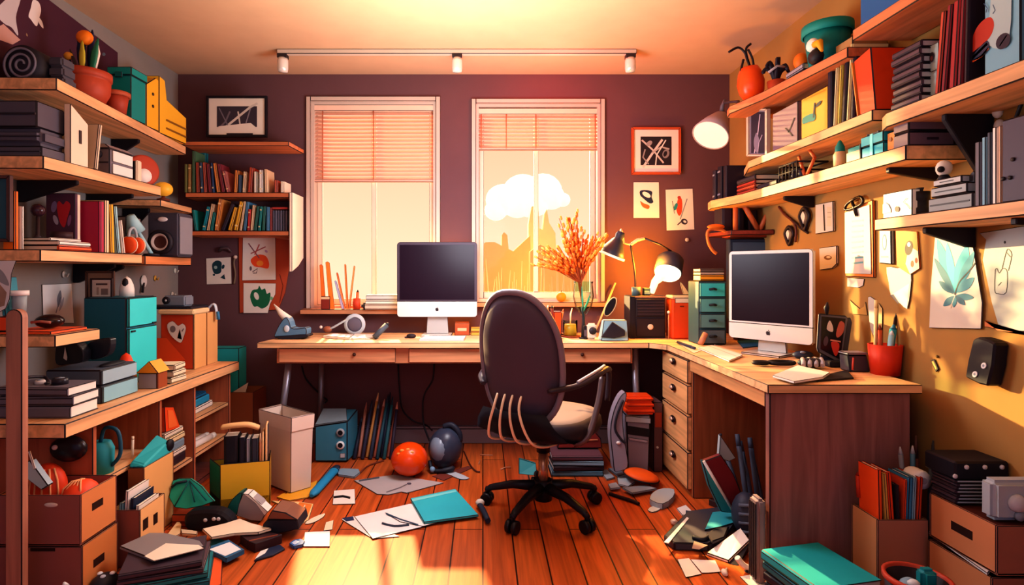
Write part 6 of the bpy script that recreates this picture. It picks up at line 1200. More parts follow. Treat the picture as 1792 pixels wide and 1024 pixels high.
g = G(); q = pR((1642, 624)); g.ball(q - Vector((.004, 0, 0)), (.004, .006, .006), '#6a5020', 8); S(g, 'nail', 'small nail above the dark metal tag', 'nail')
# =====================================================================  ON THE FLOOR
pF = onZ(0)
def fsheet(name, label, cat, pts, col, z=0.001, t=.003, art=(), ink=.0018, group=None): return papers(name, label, cat, onZ(z), pts, col, art, t, 0, ink, group)
# --- left foreground cartons
x0, x1, y0, y1 = -1.78, -1.475, 2.03, 2.234
carton('lower brown carton of the two stacked by the wooden post', x0, x1+.005, y0, y1, 0, .20, '#9c6258', '#d8894e', (('x+', (y0+y1)/2-.01, .06, .09, .03), ('y-', X(75, y0), .09, .185, .012)), fill=.9)
carton('upper brown carton stuffed with striped cloths by the wooden post', x0, x1, y0, y1, .205, .185, '#9c6258', '#e0935a', (('x+', (y0+y1)/2-.01, .06, .10, .028),), fill=.25)
g = G(); g.ball((X(90, y0), y0-.002, .355), (.026, .004, .009), '#d9cfc4', 12); S(g, 'box_label', 'small oval paper label on the upper brown carton', 'label')
z = .38
t = T('striped_cloth', 'red orange striped cloth bulging at the back of the upper carton', 'cloth', (-1.63, 2.15, .3)); g = G(); c = Vector((-1.69, 2.155, .365)); g.ball(c, (.070, .05, .10), '#e84a22', 20)
P(g, 'cloth_folds', t)
for k in range(6):
    a = -1.0 + k*.4; g = G(); g.tube([c + Vector((.071*math.sin(a)*s, -.051*math.cos(a)*s, zz)) for s, zz in ((.85,-.05),(1.0,.0),(.92,.045),(.6,.085))], .0035, '#f7b27a', 5); P(g, 'stripe', t, 'pale stripe')
t = T('striped_cloth', 'red orange striped cloth lying at the front of the upper carton', 'cloth', (-1.54, 2.12, .3)); c = Vector((-1.545, 2.13, .345)); g = G(); g.ball(c, (.058, .075, .065), '#ee4f24', 20); P(g, 'cloth_folds', t)
for k in range(5):
    a = -.9 + k*.4; g = G(); g.tube([c + Vector((.056*math.sin(a)*s, -.076*s*.7, zz)) for s, zz in ((.9,.01),(.8,.045),(.4,.066),(-.2,.064))], .0035, '#f7b27a', 5); P(g, 'stripe', t, 'pale stripe')
t = T('compact_camera', 'black rounded camera poking out of the upper brown carton', 'camera', (-1.66, 2.2, .42)); g = G(); g.ball((-1.640, 2.195, .508), (.072, .034, .052), mat('#1d1720', .3), 18); P(g, 'camera_body', t); g = G(); g.ball((-1.672, 2.165, .522), (.012, .008, .010), '#cfc4c0', 10); P(g, 'silver_button', t)
t = T('file_folder', 'pale blue folder slanting in the near end of the upper carton', 'folder', (-1.72, 2.1, .33)); g = G(); q = onY(2.08); g.prism([q(p) for p in [(38,812),(52,806),(84,850),(72,858),(38,832)]], (0, .03, 0), '#bcd6de', .003); P(g, 'cover', t); g = G(); g.prism([q(p)+Vector((0,-.004,0)) for p in [(50,790),(53,789),(63,820),(60,822)]], (0, .006, 0), '#f0e6dc', .001); P(g, 'white_tab', t)
# ruler-like thing and black device at the bottom
stick('marker', 'grey marker standing up in front of the lower carton', 'marker', (X(126,1.98), 1.98, .0), (X(112,1.98), 1.98, .10), .012, '#b9bfc2', '#e8ecec')
# carton with papers
carton('small tan carton with blue and white papers beside the stacked cartons', -1.52, -1.40, 2.26, 2.44, 0, .235, '#96584a', '#f6c284', (('x+', 2.30, .035, .14, .045), ('x+', 2.37, .03, .13, .045)), fill=.2)
for k, (dx, col, h, lab) in enumerate(((-1.495,'#8fc4d4',.25,'pale blue folder in the small tan carton'), (-1.472,'#f3eee6',.30,'tall white folder in the small tan carton'), (-1.449,'#23304a',.27,'navy folder in the small tan carton'), (-1.426,'#f5efe4',.24,'short white folder in the small tan carton'))):
    o = book(lab, .016, .14, h-.05, col, name='folder', cat='folder'); o.location = (dx-.006, 2.28, .055); o.rotation_euler = (0, math.radians(3), 0)
# bottom-left stack of books
z = 0.0
for k, (tt, col, rz, dx, lab, L, W) in enumerate(((.022,'#e8622e',24,0.03,'orange red book at the bottom of the front left floor stack',.30,.24),(.03,'#1c7c86',22,.0,'teal book low in the front left floor stack',.29,.23),(.026,'#2a8c90',24,-.005,'blue green book in the front left floor stack',.28,.22),(.022,'#5d4750',19,-.01,'mauve brown book in the front left floor stack',.28,.22),(.024,'#4a3c48',22,-.015,'dark plum book under the grey folder of the floor stack',.27,.22))):
    lay(lab, -1.205+dx, 2.135+dx*.3, z, L, W, tt, rz, col, page='#f2ece0'); z += tt
t = T('paper_folder', 'grey folder with cream page topmost on the front left floor stack', 'folder', (-1.09, 2.15, z)); g = G(); q = onZ(z+.012); g.slab(onZ(z), [(209,962),(262,938),(288,938),(350,952),(358,962),(268,985)], .014, '#8d8a8c', 0, .003); P(g, 'cover', t); g = G(); g.slab(onZ(z+.0145), [(252,975),(290,952),(348,955),(357,961),(269,983)], .003, '#f6ecd6', 0, .001); P(g, 'cream_page', t)
t = T('game_controller', 'black controller with white buttons at the very front of the floor', 'controller', (X(215, 2.10), 2.02, 0)); c = Vector((-1.425, 2.085, .036)); g = G(); g.ball(c, (.045, .055, .035), '#20222e', 22); P(g, 'controller_body', t)
for dx, dy, col in ((-.022,.01,'#e9eef0'),(.004,-.012,'#c4ccd4'),(.022,.014,'#f0f0ee')):
    g = G(); g.ball(c + Vector((dx, dy, .032)), (.010, .010, .006), col, 12); P(g, 'button', t, 'round white button')
# teal fan / folded umbrella
t = T('folded_fan', 'turquoise folded paper fan in front of the bench', 'fan', fl(330, 890)); Y = 2.62; q = onY(Y); g = G()
P0 = q((312, 893)); hub = q((320, 851))
pts = [(291,853),(300,850),(322,850),(345,862),(362,876),(373,884),(352,891),(326,895),(305,893),(291,878)]
g.prism([q(p) + Vector((0, (893-p[1])/F*Y*.5, .012)) for p in pts], (0, .015, -.004), '#22b39c', .003); P(g, 'fan_leaf', t)
g = G(); q2 = lambda p: q(p) + Vector((0, (893-p[1])/F*Y*.5 - .008, .012))
for a, b_ in (((322,852),(306,891)), ((322,852),(340,884)), ((322,852),(360,882))): g.tube([q2(a), q2(b_)], .003, '#14575a', 5)
g.tube([q2((293,862)), q2((300,856)), q2((318,853))], .006, '#17303a', 6); P(g, 'ribs', t)
g = G(); g.box(q((300,0)).x, q((330,0)).x, Y+.0, Y+.08, 0, .06, '#b5502e', .004); g.box(q((302,0)).x, q((328,0)).x, Y-.002, Y, .02, .03, '#7a3018', 0); S(g, 'small_carton', 'small rust box under the turquoise fan', 'box')
# yellow and green box with binders
x0, x1, y0, y1 = X(385, 2.74), X(470, 2.78), 2.74, 2.93; h = .255
t = T('file_box', 'open yellow and green file box holding black binders', 'box', ((x0+x1)/2, 2.84, 0)); w = .006
A = [(x0-.11, 2.86), (x0, 2.74), (x1, 2.80), (x1-.06, 2.97)]
g = G()
def wallp(a, b_, col, hh=h):
    d = (Vector(b_) - Vector(a)); n = Vector((-d.y, d.x)).normalized() * w
    g.hexa([(a[0],a[1],0),(b_[0],b_[1],0),(b_[0]+n.x,b_[1]+n.y,0),(a[0]+n.x,a[1]+n.y,0),(a[0],a[1],hh),(b_[0],b_[1],hh),(b_[0]+n.x,b_[1]+n.y,hh),(a[0]+n.x,a[1]+n.y,hh)], col, .003)
wallp(A[1], A[2], '#ffd43e'); P(g, 'front_panel', t, 'bright yellow panel'); g = G(); wallp(A[0], A[1], '#1f9a6c', h-.01); wallp(A[3], A[0], '#c9a02a', h-.02); wallp(A[2], A[3], '#c9a02a'); P(g, 'side_panels', t)
g = G(); g.prism([(a, b_, .02) for a, b_ in A], (0, 0, .06), '#3a2a18', 0); P(g, 'bottom', t)
c0 = Vector((A[1][0], A[1][1], .081)); dv = Vector((A[2][0]-A[1][0], A[2][1]-A[1][1], 0)).normalized(); nv = Vector((-dv.y, dv.x, 0)); ra = math.atan2(dv.y, dv.x)
for k, (dx, dy, ww, hh, col, lab) in enumerate(((.047,.012,.066,.305,'#191a26','first wide black binder in the yellow file box'),(.098,.012,.030,.295,'#1f2233','second black binder in the yellow file box'),(.126,.012,.022,.285,'#9aa0ac','pale grey binder in the yellow file box'),(.157,.012,.036,.285,'#39404f','slate binder in the yellow file box'))):
    o = book(lab, ww, .10, hh, col, None, None, 'binder', 'binder', .004, '#e0ddd6'); stand(o, ww, c0 + dv*dx + nv*dy, 0, ra)
g = G(); g.tube(sm([c0+dv*.0+nv*.07+Vector((0,0,.34)), c0+dv*.05+nv*.06+Vector((0,0,.347)), c0+dv*.12+nv*.06+Vector((0,0,.347)), c0+dv*.17+nv*.07+Vector((0,0,.325))], 4, False), .028, '#e8bd82', 8, True, .5); S(g, 'paper_roll', 'tan curved roll lying over the black binders', 'roll')
for k, (p, e, col, lab) in enumerate((((.194,.02,.0),(.196,.03,.31),'#2a2a3a','dark file with cream edge leaning in the yellow file box'), ((.211,.02,.0),(.212,.03,.345),'#3a3340','taller dark file with cream edge in the yellow file box'))):
    t = T('file_folder', lab, 'folder', c0 + Vector(p)); a, b_ = c0 + dv*p[0] + nv*p[1], c0 + dv*e[0] + nv*e[1] + Vector((0,0,e[2])); g = G(); u = dv*.0055; g.prism([a-u, a+u, b_+u, b_-u], nv*.06, col, .002); P(g, 'folder_body', t); g = G(); g.tube([a-nv*.004, b_-nv*.004+Vector((0,0,.004)), b_+nv*.05+Vector((0,0,.004))], .0055, '#f0c08a', 6); P(g, 'cream_edge', t, 'cream edge')
stick('pencil', 'brown pencil standing between binders in the yellow file box', 'pencil', c0 + dv*.183 + nv*.02, c0 + dv*.1835 + nv*.02 + Vector((0,0,.31)), .006, '#a5643c', '#f0d0a8')
# white bin
Y = 2.95; t = T('waste_bin', 'tall cream square waste bin in front of the desk', 'bin', (X(505, Y), Y+.1, 0))
B_ = [(X(453,3.16), 3.17), (X(510,2.99), 2.985), (X(549,3.08), 3.08), (X(494,3.30), 3.29)]; cB = Vector((sum(p[0] for p in B_)/4, sum(p[1] for p in B_)/4)); h = .42
def ring(s, z): return [(cB.x + (p[0]-cB.x)*s, cB.y + (p[1]-cB.y)*s, z) for p in B_]
g = G(); r0, r1, r2, r3 = ring(.90, .009), ring(1.0, h), ring(.93, h), ring(.84, .02); mi = g.i(mat('#e6d6c8', .5)); mk_ = [[g.v(p) for p in r] for r in (r0, r1, r2, r3)]
for a, b_ in zip(mk_, mk_[1:]):
    for k in range(4): g.f([a[k], a[(k+1)%4], b_[(k+1)%4], b_[k]], mi)
g.f(mk_[0][::-1], mi); g.f(mk_[3], mi); g._bev(g.bm.faces[:], .004, g.i('#4a3a40'), .4); P(g, 'bin_body', t)
g = G(); ra, rb = ring(1.02, h-.075), ring(1.05, h+.002); rc = ring(1.0, h+.002); vs = [[g.v(p) for p in r] for r in (ra, rb, rc)]; mi = g.i(mat('#f0e2d4', .5))
for a, b_ in zip(vs, vs[1:]):
    for k in range(4): g.f([a[k], a[(k+1)%4], b_[(k+1)%4], b_[k]], mi)
g._bev(g.bm.faces[:], .003, g.i('#4a3a40'), .4); P(g, 'bin_rim', t)
# blue radio box
y0 = 3.50; x0, x1 = X(551, y0), X(608, y0); zt = Z(738, y0); t = T('toolbox', 'blue grey box with two round dials under the desk', 'box', ((x0+x1)/2, y0+.1, 0))
g = G(); g.hexa([(x0,y0,0.01),(x1,y0,.01),(x1+.02,y0+.2,.01),(x0,y0+.2,.01),(x0,y0,zt-.03),(x1,y0,zt),(x1+.02,y0+.2,zt+.03),(x0,y0+.2,zt+.03)], '#3f86a0', .006); P(g, 'box_body', t)
g = G(); g.hexa([(x0,y0-.003,zt-.028),(x1,y0-.003,zt+.002),(x1-.05,y0+.18,zt+.034),(x0,y0+.18,zt+.034),(x0,y0-.003,zt-.02),(x1,y0-.003,zt+.010),(x1-.05,y0+.18,zt+.040),(x0,y0+.18,zt+.040)], '#8fa0a8', .003); P(g, 'lid', t, 'grey lid')
for py, col in ((757,'#a9b0b4'), (779,'#eef2f2')):
    p = onY(y0)((596, py)); g = G(); g.lathe([(.014, 0), (.026, 0), (.026, .008), (.016, .010)], col, p, 18, RY); g.lathe([(0, .004), (.016, .006)], '#171520', p, 14, RY); P(g, 'dial', t)
p = onY(y0)((600, 797)); g = G(); g.box(p.x-.016, p.x+.016, y0-.006, y0, p.z-.014, p.z+.014, '#c9ced2', .003); P(g, 'switch', t)
# fan of brushes
rr = random.Random(3)
for k, (bx, tx, tp, col, tip) in enumerate(((620,634,728,'#2a2c3e','#3a3c4e'),(626,640,706,'#c98a74','#a86a5c'),(634,652,700,'#3a3a50','#2e3044'),(640,661,689,'#d9a05a','#e8c08a'),(648,664,702,'#3a4458','#5a6478'),(654,672,700,'#d07a62','#d9a28c'),(660,680,690,'#2b5a6a','#24303e'),(666,682,688,'#2a3048','#1f2436'),(672,688,694,'#2f6a74','#24404a'),(678,693,708,'#b96a58','#8a4a40'),(684,696,703,'#3a3044','#c98a74'))):
    stick('paint_brush', ('first','second','third','fourth','fifth','sixth','seventh','eighth','ninth','tenth','eleventh')[k] + ' long brush from the left in the bundle leaning under the desk', 'brush', (X(bx, 3.56), 3.56+.036*(k % 2), .004), (X(tx, 3.78), 3.77+.036*(k % 2), Z(tp, 3.78)), .0125, col, tip, 'long brushes leaning under the desk', 8, .8)
# orange ball, helmet, papers under them
c = fl(714, 840); t = T('rubber_ball', 'glossy orange ball lying on a grey sheet under the desk', 'ball', c); g = G(); g.ball(c + Vector((0, .06, .102)), (.108, .108, .096), mat('#f0500f', .22, spec=.6), 26); P(g, 'ball_body', t)
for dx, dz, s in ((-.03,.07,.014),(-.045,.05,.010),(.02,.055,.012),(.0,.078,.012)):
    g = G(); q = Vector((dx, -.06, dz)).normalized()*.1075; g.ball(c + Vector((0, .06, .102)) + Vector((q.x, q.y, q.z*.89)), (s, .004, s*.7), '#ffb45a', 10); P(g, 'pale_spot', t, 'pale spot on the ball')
c = fl(778, 828); t = T('crash_helmet', 'dark blue grey helmet lying on its side behind the orange ball', 'helmet', c); c = Vector((X(779, 3.40), 3.42, 0)); g = G(); g.ball(c + Vector((0, .0, .125)), (.105, .11, .125), mat('#3a4256', .3), 24, Matrix.Rotation(math.radians(15), 4, 'Y')); P(g, 'helmet_shell', t)
g = G(); g.ball(c + Vector((-.028, -.03, .13)), (.068, .09, .085), mat('#7d8ea0', .25), 18); P(g, 'visor', t, 'lighter grey visor'); g = G(); g.tube(sm([c+Vector((-.01,-.0,.25)), c+Vector((.04,-.01,.265)), c+Vector((.085,-.02,.22)), c+Vector((.09,-.02,.17))], 4, False), .018, '#232838', 8); P(g, 'top_ridge', t)
g = G(); g.tube(sm([c+Vector((-.09,-.06,.06)), c+Vector((-.07,-.10,.02)), c+Vector((.0,-.11,.02)), c+Vector((.06,-.09,.03))], 4, False), [.012]*8+[.016]*4+[.01], '#1f2432', 8); g.ball(c+Vector((-.07,-.105,.025)), .018, '#7fa4c0', 10); P(g, 'chin_strap', t)
fsheet('large_sheet', 'large grey drawing sheet under the orange ball', 'sheet', [(619,842),(660,836),(690,832),(777,846),(712,864),(702,862),(680,867),(660,866)], '#b4b0b0', .001, .004, [(ln([(676,863),(700,855),(712,849)],2), '#6a666a'), (ell(716,848,4,2), '#4a4a5a'), (ln([(628,843),(664,837)],3), '#56606a')])
fsheet('paper_sheet', 'thin white feather shaped paper behind the orange ball', 'paper', sm([(768,826),(780,823),(800,828),(822,838),(806,840),(786,832)],2), '#b9c4cc', .001, .004)
fsheet('magazine', 'small brown magazine near the dark helmet', 'magazine', [(756,834),(820,816),(826,820),(776,842)], '#7a3a30', .0005, .003)
cord('thin brown cord curling on the floor right of the helmet', [fl(812,790,.006), fl(822,812,.006), fl(832,824,.006), fl(840,826,.006)], .005, '#5a2a20')
# yellow envelope, blue pen, grey notebook
fsheet('envelope', 'yellow folded envelope on the floor before the cream bin', 'envelope', [(484,872),(500,862),(546,846),(556,842),(550,862),(540,872),(506,878)], '#efb032', .001, .006, [(ln([(496,864),(516,858),(544,850)],2.5), '#7a3a1c'), (ln([(500,866),(506,858)],2), '#7a3a1c')])
t = T('marker', 'thick bright blue marker lying across the yellow envelope', 'marker', fl(565, 860)); a, b_ = fl(545, 868, .02), fl(590, 818, .03); g = G(); g.tube([a, a.lerp(b_, .1), a.lerp(b_, .9), b_], [.012, .026, .028, .018], '#2a95c6', 10, True, .7); P(g, 'marker_body', t); g = G(); g.tube([a.lerp(b_, .86) + Vector((0,0,.002)), b_ + Vector((0,0,.002))], [.029, .021], '#223048', 10, True, .7); P(g, 'cap', t)
fsheet('notebook', 'small grey blue notebook on the floor beside the blue marker', 'notebook', sm([(588,826),(598,823),(628,824),(630,830),(620,838),(592,834)],1), '#8fa6b4', .001, .012)
cord('thin brown cord across the floor by the brush bundle', [fl(630,828,.006), fl(645,815,.006), fl(672,806,.006)], .005, '#7a3a28')
fsheet('paper_card', 'white card with black brush stroke on the floor', 'card', [(584,860),(621,857),(622,883),(582,884)], '#f6f1e6', .001, .004, [(ln([(584,872),(600,870),(613,873)],4), '#17161f')])
fsheet('paper_card', 'small blank white card on the floor in the sunlight', 'card', [(533,933),(578,931),(577,958),(531,958)], '#f2f4f4', .001, .005)
fsheet('paper_scrap', 'narrow cream paper scrap behind the blank white card', 'paper', [(570,915),(584,911),(582,928),(566,930)], '#f8e2c0', .001, .003)
fsheet('paper_scrap', 'pointed cream paper scrap beside the dark wedge book', 'paper', sm([(533,918),(545,908),(568,899),(566,906),(548,916)],2), '#f6e6cc', .001, .003)
fsheet('envelope', 'cream envelope with orange stripe behind the dark wedge book', 'envelope', [(474,878),(524,880),(549,884),(540,912),(528,918),(505,892)], '#f3d49a', .001, .006, [([(524,881),(546,885),(536,912),(514,900)], '#ec8a3a'), (ln([(534,886),(524,904)],1.5), '#fff3e0')])
# big white sheets with teal folder
fsheet('large_sheet', 'large white sheet lying lowest under the teal folder', 'sheet', [(597,910),(618,904),(700,940),(652,944)], '#efe8e2', .001, .003, [([(598,908),(618,905),(620,912),(606,914)], '#24345c')])
fsheet('large_sheet', 'large white sheet in the middle under the teal folder', 'sheet', [(620,905),(720,882),(770,905),(760,918),(652,944)], '#f4f0ee', .0045, .003, [(ln(sm([(668,917),(690,922),(716,920)],4,False),4), '#1d2a40')])
fsheet('large_sheet', 'smaller white sheet just under the teal folder edge', 'sheet', [(674,898),(722,883),(780,912),(740,922),(700,914)], '#f8f4ee', .008, .003, [(ln([(676,900),(700,910),(732,920)],2.5), '#24405a')])
t = T('folder', 'bright teal folder lying on white sheets in the room centre', 'folder', fl(780, 890)); g = G(); g.slab(onZ(.0115), [(718,876),(797,859),(838,905),(742,918)], .012, '#33bccb', 0, .003); P(g, 'cover', t); g = G(); g.slab(onZ(.0238), [(720,874),(797,858),(799,861),(722,878)], .001, '#7fdcdc', 0, 0); P(g, 'cover_crease', t)
t = T('fountain_pen', 'dark blue pen in a ring holder left of the chair caster', 'pen', fl(826, 895)); g = G(); g.tube(sm([fl(838,882,.02), fl(846,894,.03), fl(854,912,.02)], 4, False), .014, '#24344c', 8); P(g, 'pen_body', t); g = G(); g.ball(fl(840,880,.03), (.024, .02, .02), '#e8dccc', 10); P(g, 'cap', t)
# left pile: black bag, open book tent, wedge book, cream paper
t = T('leather_bag', 'black leather pouch with silver studs in the left floor pile', 'bag', fl(358, 925)); Y = 2.56; q = onY(Y); g = G(); g.prism([q(p) for p in sm([(321,918),(322,905),(332,897),(365,894),(388,898),(404,912),(402,926),(370,932),(340,930),(326,928)], 3)], (0, .07, 0), '#171a26', .012); P(g, 'bag_body', t)
for px, py in ((360,910),(375,908),(383,908)):
    g = G(); g.ball(q((px, py)) - Vector((0, .004, 0)), (.010, .005, .009), '#dfe2e4', 10); P(g, 'silver_stud', t)
t = T('book', 'open book standing like a tent with white pages and teal cover', 'book', fl(430, 912)); Y = 2.66; q = onY(Y); qq = lambda p, d=0: q(p) + Vector((0, d, 0))
g = G(); g.prism([qq(p, .0) for p in sm([(397,893),(402,880),(412,868),(424,862),(420,880),(414,902),(405,902)], 2)], (0, .06, 0), '#1f7a74', .003); P(g, 'cover', t)
g = G(); g.prism([qq(p, -.004) for p in [(414,902),(418,882),(426,863),(440,868),(455,880),(467,896),(458,912),(440,911)]], (0, .06, 0), '#a9a3a4', .003); P(g, 'grey_pages', t); g = G(); g.prism([qq(p, -.008) for p in [(426,863),(436,864),(470,895),(464,902),(448,880)]], (0, .06, 0), '#f5f0e8', .002); P(g, 'white_pages', t)
t = T('book', 'dark wedge shaped closed book with brown top in the left pile', 'book', fl(490, 935)); Y = 2.50; q = onY(Y); g = G(); g.prism([q(p) for p in [(459,919),(467,910),(520,909),(524,926),(472,938),(462,934)]], (0, .13, 0), '#242836', .004); P(g, 'cover', t); g = G(); g.prism([q(p) + Vector((0, -.003, 0)) for p in [(467,909),(476,893),(500,897),(522,910)]], (0, .12, 0), '#8a5a44', .004); P(g, 'brown_top', t)
fsheet('open_magazine', 'cream open magazine lying over dark papers in the left pile', 'magazine', sm([(354,930),(395,920),(420,912),(440,920),(475,929),(452,936),(410,938),(370,945)],1), '#f3e6cc', .045, .012)
fsheet('paper_bundle', 'dark brown bundle of papers under the cream open magazine', 'papers', [(420,952),(444,947),(474,947),(494,951),(468,961),(446,968),(432,962)], '#3a2228', .001, .040, [(ln([(436,963),(458,958),(486,952)],2), '#8a4a34')])
fsheet('pamphlet', 'tan pointed pamphlet behind the grey folder stack', 'pamphlet', [(292,938),(312,912),(318,920),(316,936),(300,944)], '#f2d8a8', .02, .006)
fsheet('pamphlet', 'small cream pamphlet with black edge beside the leather pouch', 'pamphlet', [(316,930),(346,934),(344,940),(318,938)], '#e2cfae', .02, .012)
fsheet('notebook', 'small blue notebook with white cover lying before the dark papers', 'notebook', [(358,968),(400,952),(428,970),(396,986)], '#2a6a94', .018, .020, [([(366,970),(402,957),(422,970),(394,982)], '#f2f6f8')])
fsheet('booklet', 'teal booklet edge half under the white covered notebook', 'booklet', [(352,958),(378,948),(402,953),(362,970)], '#2a8a96', .0005, .016)
fsheet('brochure', 'dark blue folded brochure with white flap on the sunny floor', 'brochure', [(444,984),(470,962),(490,956),(499,963),(476,975)], '#23304e', .001, .008, [([(446,982),(456,968),(470,963),(464,972)], '#f4f1ea')])
fsheet('brochure', 'small bright blue folded brochure beside the dark blue one', 'brochure', sm([(506,956),(514,950),(526,948),(534,952),(530,958),(514,962)],1), '#3f72b4', .001, .014, [([(510,956),(518,951),(524,954),(516,959)], '#cfe0f4')])
# --- under the chair and right of it
zz_ = 0
for k, (tt, col, lab) in enumerate(((.032,'#5a8aa0','bottom steel blue book of the pile behind the chair'),(.03,'#3a2a34','dark second book of the pile behind the chair'),(.03,'#8fb4c4','pale blue third book of the pile behind the chair'),(.03,'#6a4650','plum topmost book of the pile behind the chair'))):
    lay(lab, X(1003, 3.42)+.004*(k % 3), 3.36, zz_, .30, .2, tt, (0, 3, -2)[k % 3], col, page='#cfdde0'); zz_ += tt
t = T('red_case', 'dark red box topping the pile behind the chair', 'box', (X(1010,3.45), 3.45, zz_)); g = G(); q = onY(3.38); g.prism([q(p) for p in [(975,785),(978,770),(990,757),(1040,754),(1052,768),(1054,785)]], (0, .18, 0), '#8a2f28', .006); P(g, 'bag_body', t); g = G(); g.tube([q((985,772)), q((1046,770))], .006, '#e0906a', 6); P(g, 'zip_line', t)
t = T('folder', 'small teal folder lying behind the chair base', 'folder', fl(925, 832)); g = G(); g.prism([fl(908,830), fl(940,833), fl(938,826) + Vector((0,0,.05)), fl(908,824) + Vector((0,0,.075))], (0, .02, 0), '#2a8f98', .003); P(g, 'cover', t); g = G(); g.prism([fl(910,829)+Vector((0,.022,.0)), fl(938,832)+Vector((0,.022,0)), fl(938,826)+Vector((0,.022,.045)), fl(910,824)+Vector((0,.022,.068))], (0, .006, 0), PAGE, 0); P(g, 'pages', t)
for pts, lab in (([(840,796),(862,797)], 'pale stick on the floor behind the chair left'), ([(876,822),(884,818),(894,818)], 'short pale twig on the floor by the chair hub'), ([(840,806),(838,812)], 'tiny pale twig near the thin brown cord')):
    g = G(); g.tube([fl(a, b_, .005) for a, b_ in pts], .004, '#c98a6a', 6); S(g, 'wood_stick', lab, 'stick')
# backpack with orange towels on a grey crate
y0 = 3.27; x0, x1 = X(1096, y0), X(1138, y0); zt = Z(727, y0)
t = T('paper_shredder', 'tall grey shredder bin with black slot beside the drawers', 'shredder', ((x0+x1)/2, y0+.1, 0)); g = G(); g.hexa([(x0+.01,y0,0),(x1-.01,y0,0),(x1-.01,y0+.14,0),(x0+.01,y0+.14,0),(x0,y0,zt),(x1,y0,zt),(x1,y0+.14,zt),(x0,y0+.14,zt)], '#8f8a98', .006); P(g, 'bin_body', t)
g = G(); q = onY(y0-.002); g.slab(q, [(1098,745),(1137,751),(1136,765),(1098,760)], .002, '#14121b', 0, 0); P(g, 'slot', t); g = G(); g.slab(q, [(1094,727),(1138,731),(1138,741),(1094,738)], .012, '#a9b4be', 0, .003); P(g, 'top_band', t); g = G(); g.slab(q, [(1099,765),(1134,770),(1131,775),(1101,770)], .006, '#a9a4b2', 0, .002); P(g, 'slot_lip', t)
zz_ = zt
for k in range(3):
    t = T('folded_towel', ('lowest','middle','topmost')[k] + ' folded orange towel on the grey shredder', 'towel', ((x0+x1)/2, y0+.1, zz_), 'orange towels on the shredder'); g = G(); g.box(x0+.0, x1+.03-.004*k, y0+.005, y0+.135, zz_+.0005, zz_+.036, '#ee4e14', .014, True); P(g, 'towel_body', t); g = G(); g.tube([(x0+.004, y0+.004, zz_+.018), (x1+.02, y0+.004, zz_+.018)], .0025, '#8a2408', 5); P(g, 'fold_line', t); zz_ += .036
t = T('backpack', 'slim grey backpack leaning on the grey shredder', 'backpack', (X(1080, 3.2), 3.2, 0)); Y = 3.18; q = onY(Y); g = G(); g.prism([q(p) for p in sm([(1072,800),(1068,755),(1074,720),(1086,694),(1096,687),(1096,700),(1090,720),(1092,760),(1097,790),(1099,818),(1082,826),(1075,824)], 3)], (0, .08, 0), '#9a94a2', .005); P(g, 'bag_body', t)
g = G(); g.tube([q(p) + Vector((0, -.006, 0)) for p in sm([(1090,700),(1080,725),(1076,750),(1086,768),(1094,775)], 4, False)], .007, '#2a2833', 6); P(g, 'shoulder_strap', t); g = G(); g.ball(q((1082,775)) - Vector((0,.004,0)), (.014,.006,.01), '#f0e6e0', 10); P(g, 'badge', t)
g = G(); g.box(X(1142,3.36), X(1158,3.36), 3.34, 3.52, 0, .42, '#6a4a4c', .004); g.box(X(1144,3.36), X(1156,3.36), 3.337, 3.34, .27, .36, '#a8442c', .002); g.ball((X(1150,3.34), 3.335, .15), .008, '#e0d2c8', 8); S(g, 'slim_cabinet', 'slim plum cabinet squeezed between shredder and drawers', 'cabinet')
t = T('flying_disc', 'orange oval disc with dark rim lying before the drawers', 'disc', fl(1130, 845)); c = fl(1122, 848); g = G(); R = Matrix.Rotation(math.radians(10), 4, 'Y'); 
g.lathe([(0, .03), (.065, .028), (.092, .015), (.098, .004), (.092, 0), (0, 0)], '#f0641c', c + Vector((0, .0, .045)), 28, R); P(g, 'disc_top', t); g = G(); g.lathe([(.096, .006), (.103, .002), (.098, -.004), (.088, -.002)], '#2a1c20', c + Vector((0, 0, .045)), 28, R); P(g, 'disc_rim', t)
for k, (pts, col, lab) in enumerate((([(1049,826),(1062,824),(1076,838),(1062,842)], '#9aa6ae', 'grey crumpled scrap furthest behind the orange disc'), ([(1064,822),(1082,822),(1096,832),(1082,836)], '#7d848e', 'slate scrap beside the grey crumpled scrap'), ([(1080,838),(1098,832),(1112,846),(1100,854),(1082,850)], '#b4bec4', 'pale grey crumpled paper left of the orange disc'), ([(1064,850),(1078,847),(1086,856),(1068,858)], '#a3b4bc', 'small pale scrap in front of the grey papers'), ([(1088,856),(1130,852),(1150,858),(1106,866)], '#8a949c', 'long grey paper strip under the orange disc'))):
    fsheet('paper_scrap', lab, 'paper', pts, col, .001 + .004*k, .010)
fsheet('pouch', 'pale grey zip pouch lying before the drawer corner', 'pouch', sm([(1137,880),(1144,870),(1160,864),(1180,866),(1178,880),(1160,892),(1140,886)],2), '#a9b8be', .001, .030)
fsheet('paper_scrap', 'white oval paper scrap before the grey zip pouch', 'paper', sm([(1133,894),(1142,887),(1158,888),(1154,894),(1142,898)],2), '#cfe0e4', .001, .005)
cord('dark short strap on the floor right of the chair', [fl(1066,864,.008), fl(1085,870,.010), fl(1104,876,.010), fl(1118,882,.008)], .009, '#241820')
fsheet('paper_scrap', 'white folded paper with dark print near the drawers', 'paper', [(1184,892),(1200,886),(1210,896),(1222,900),(1214,906),(1194,904)], '#dfeaf0', .001, .008, [([(1200,896),(1212,898),(1210,904),(1200,902)], '#2a4a6a')])
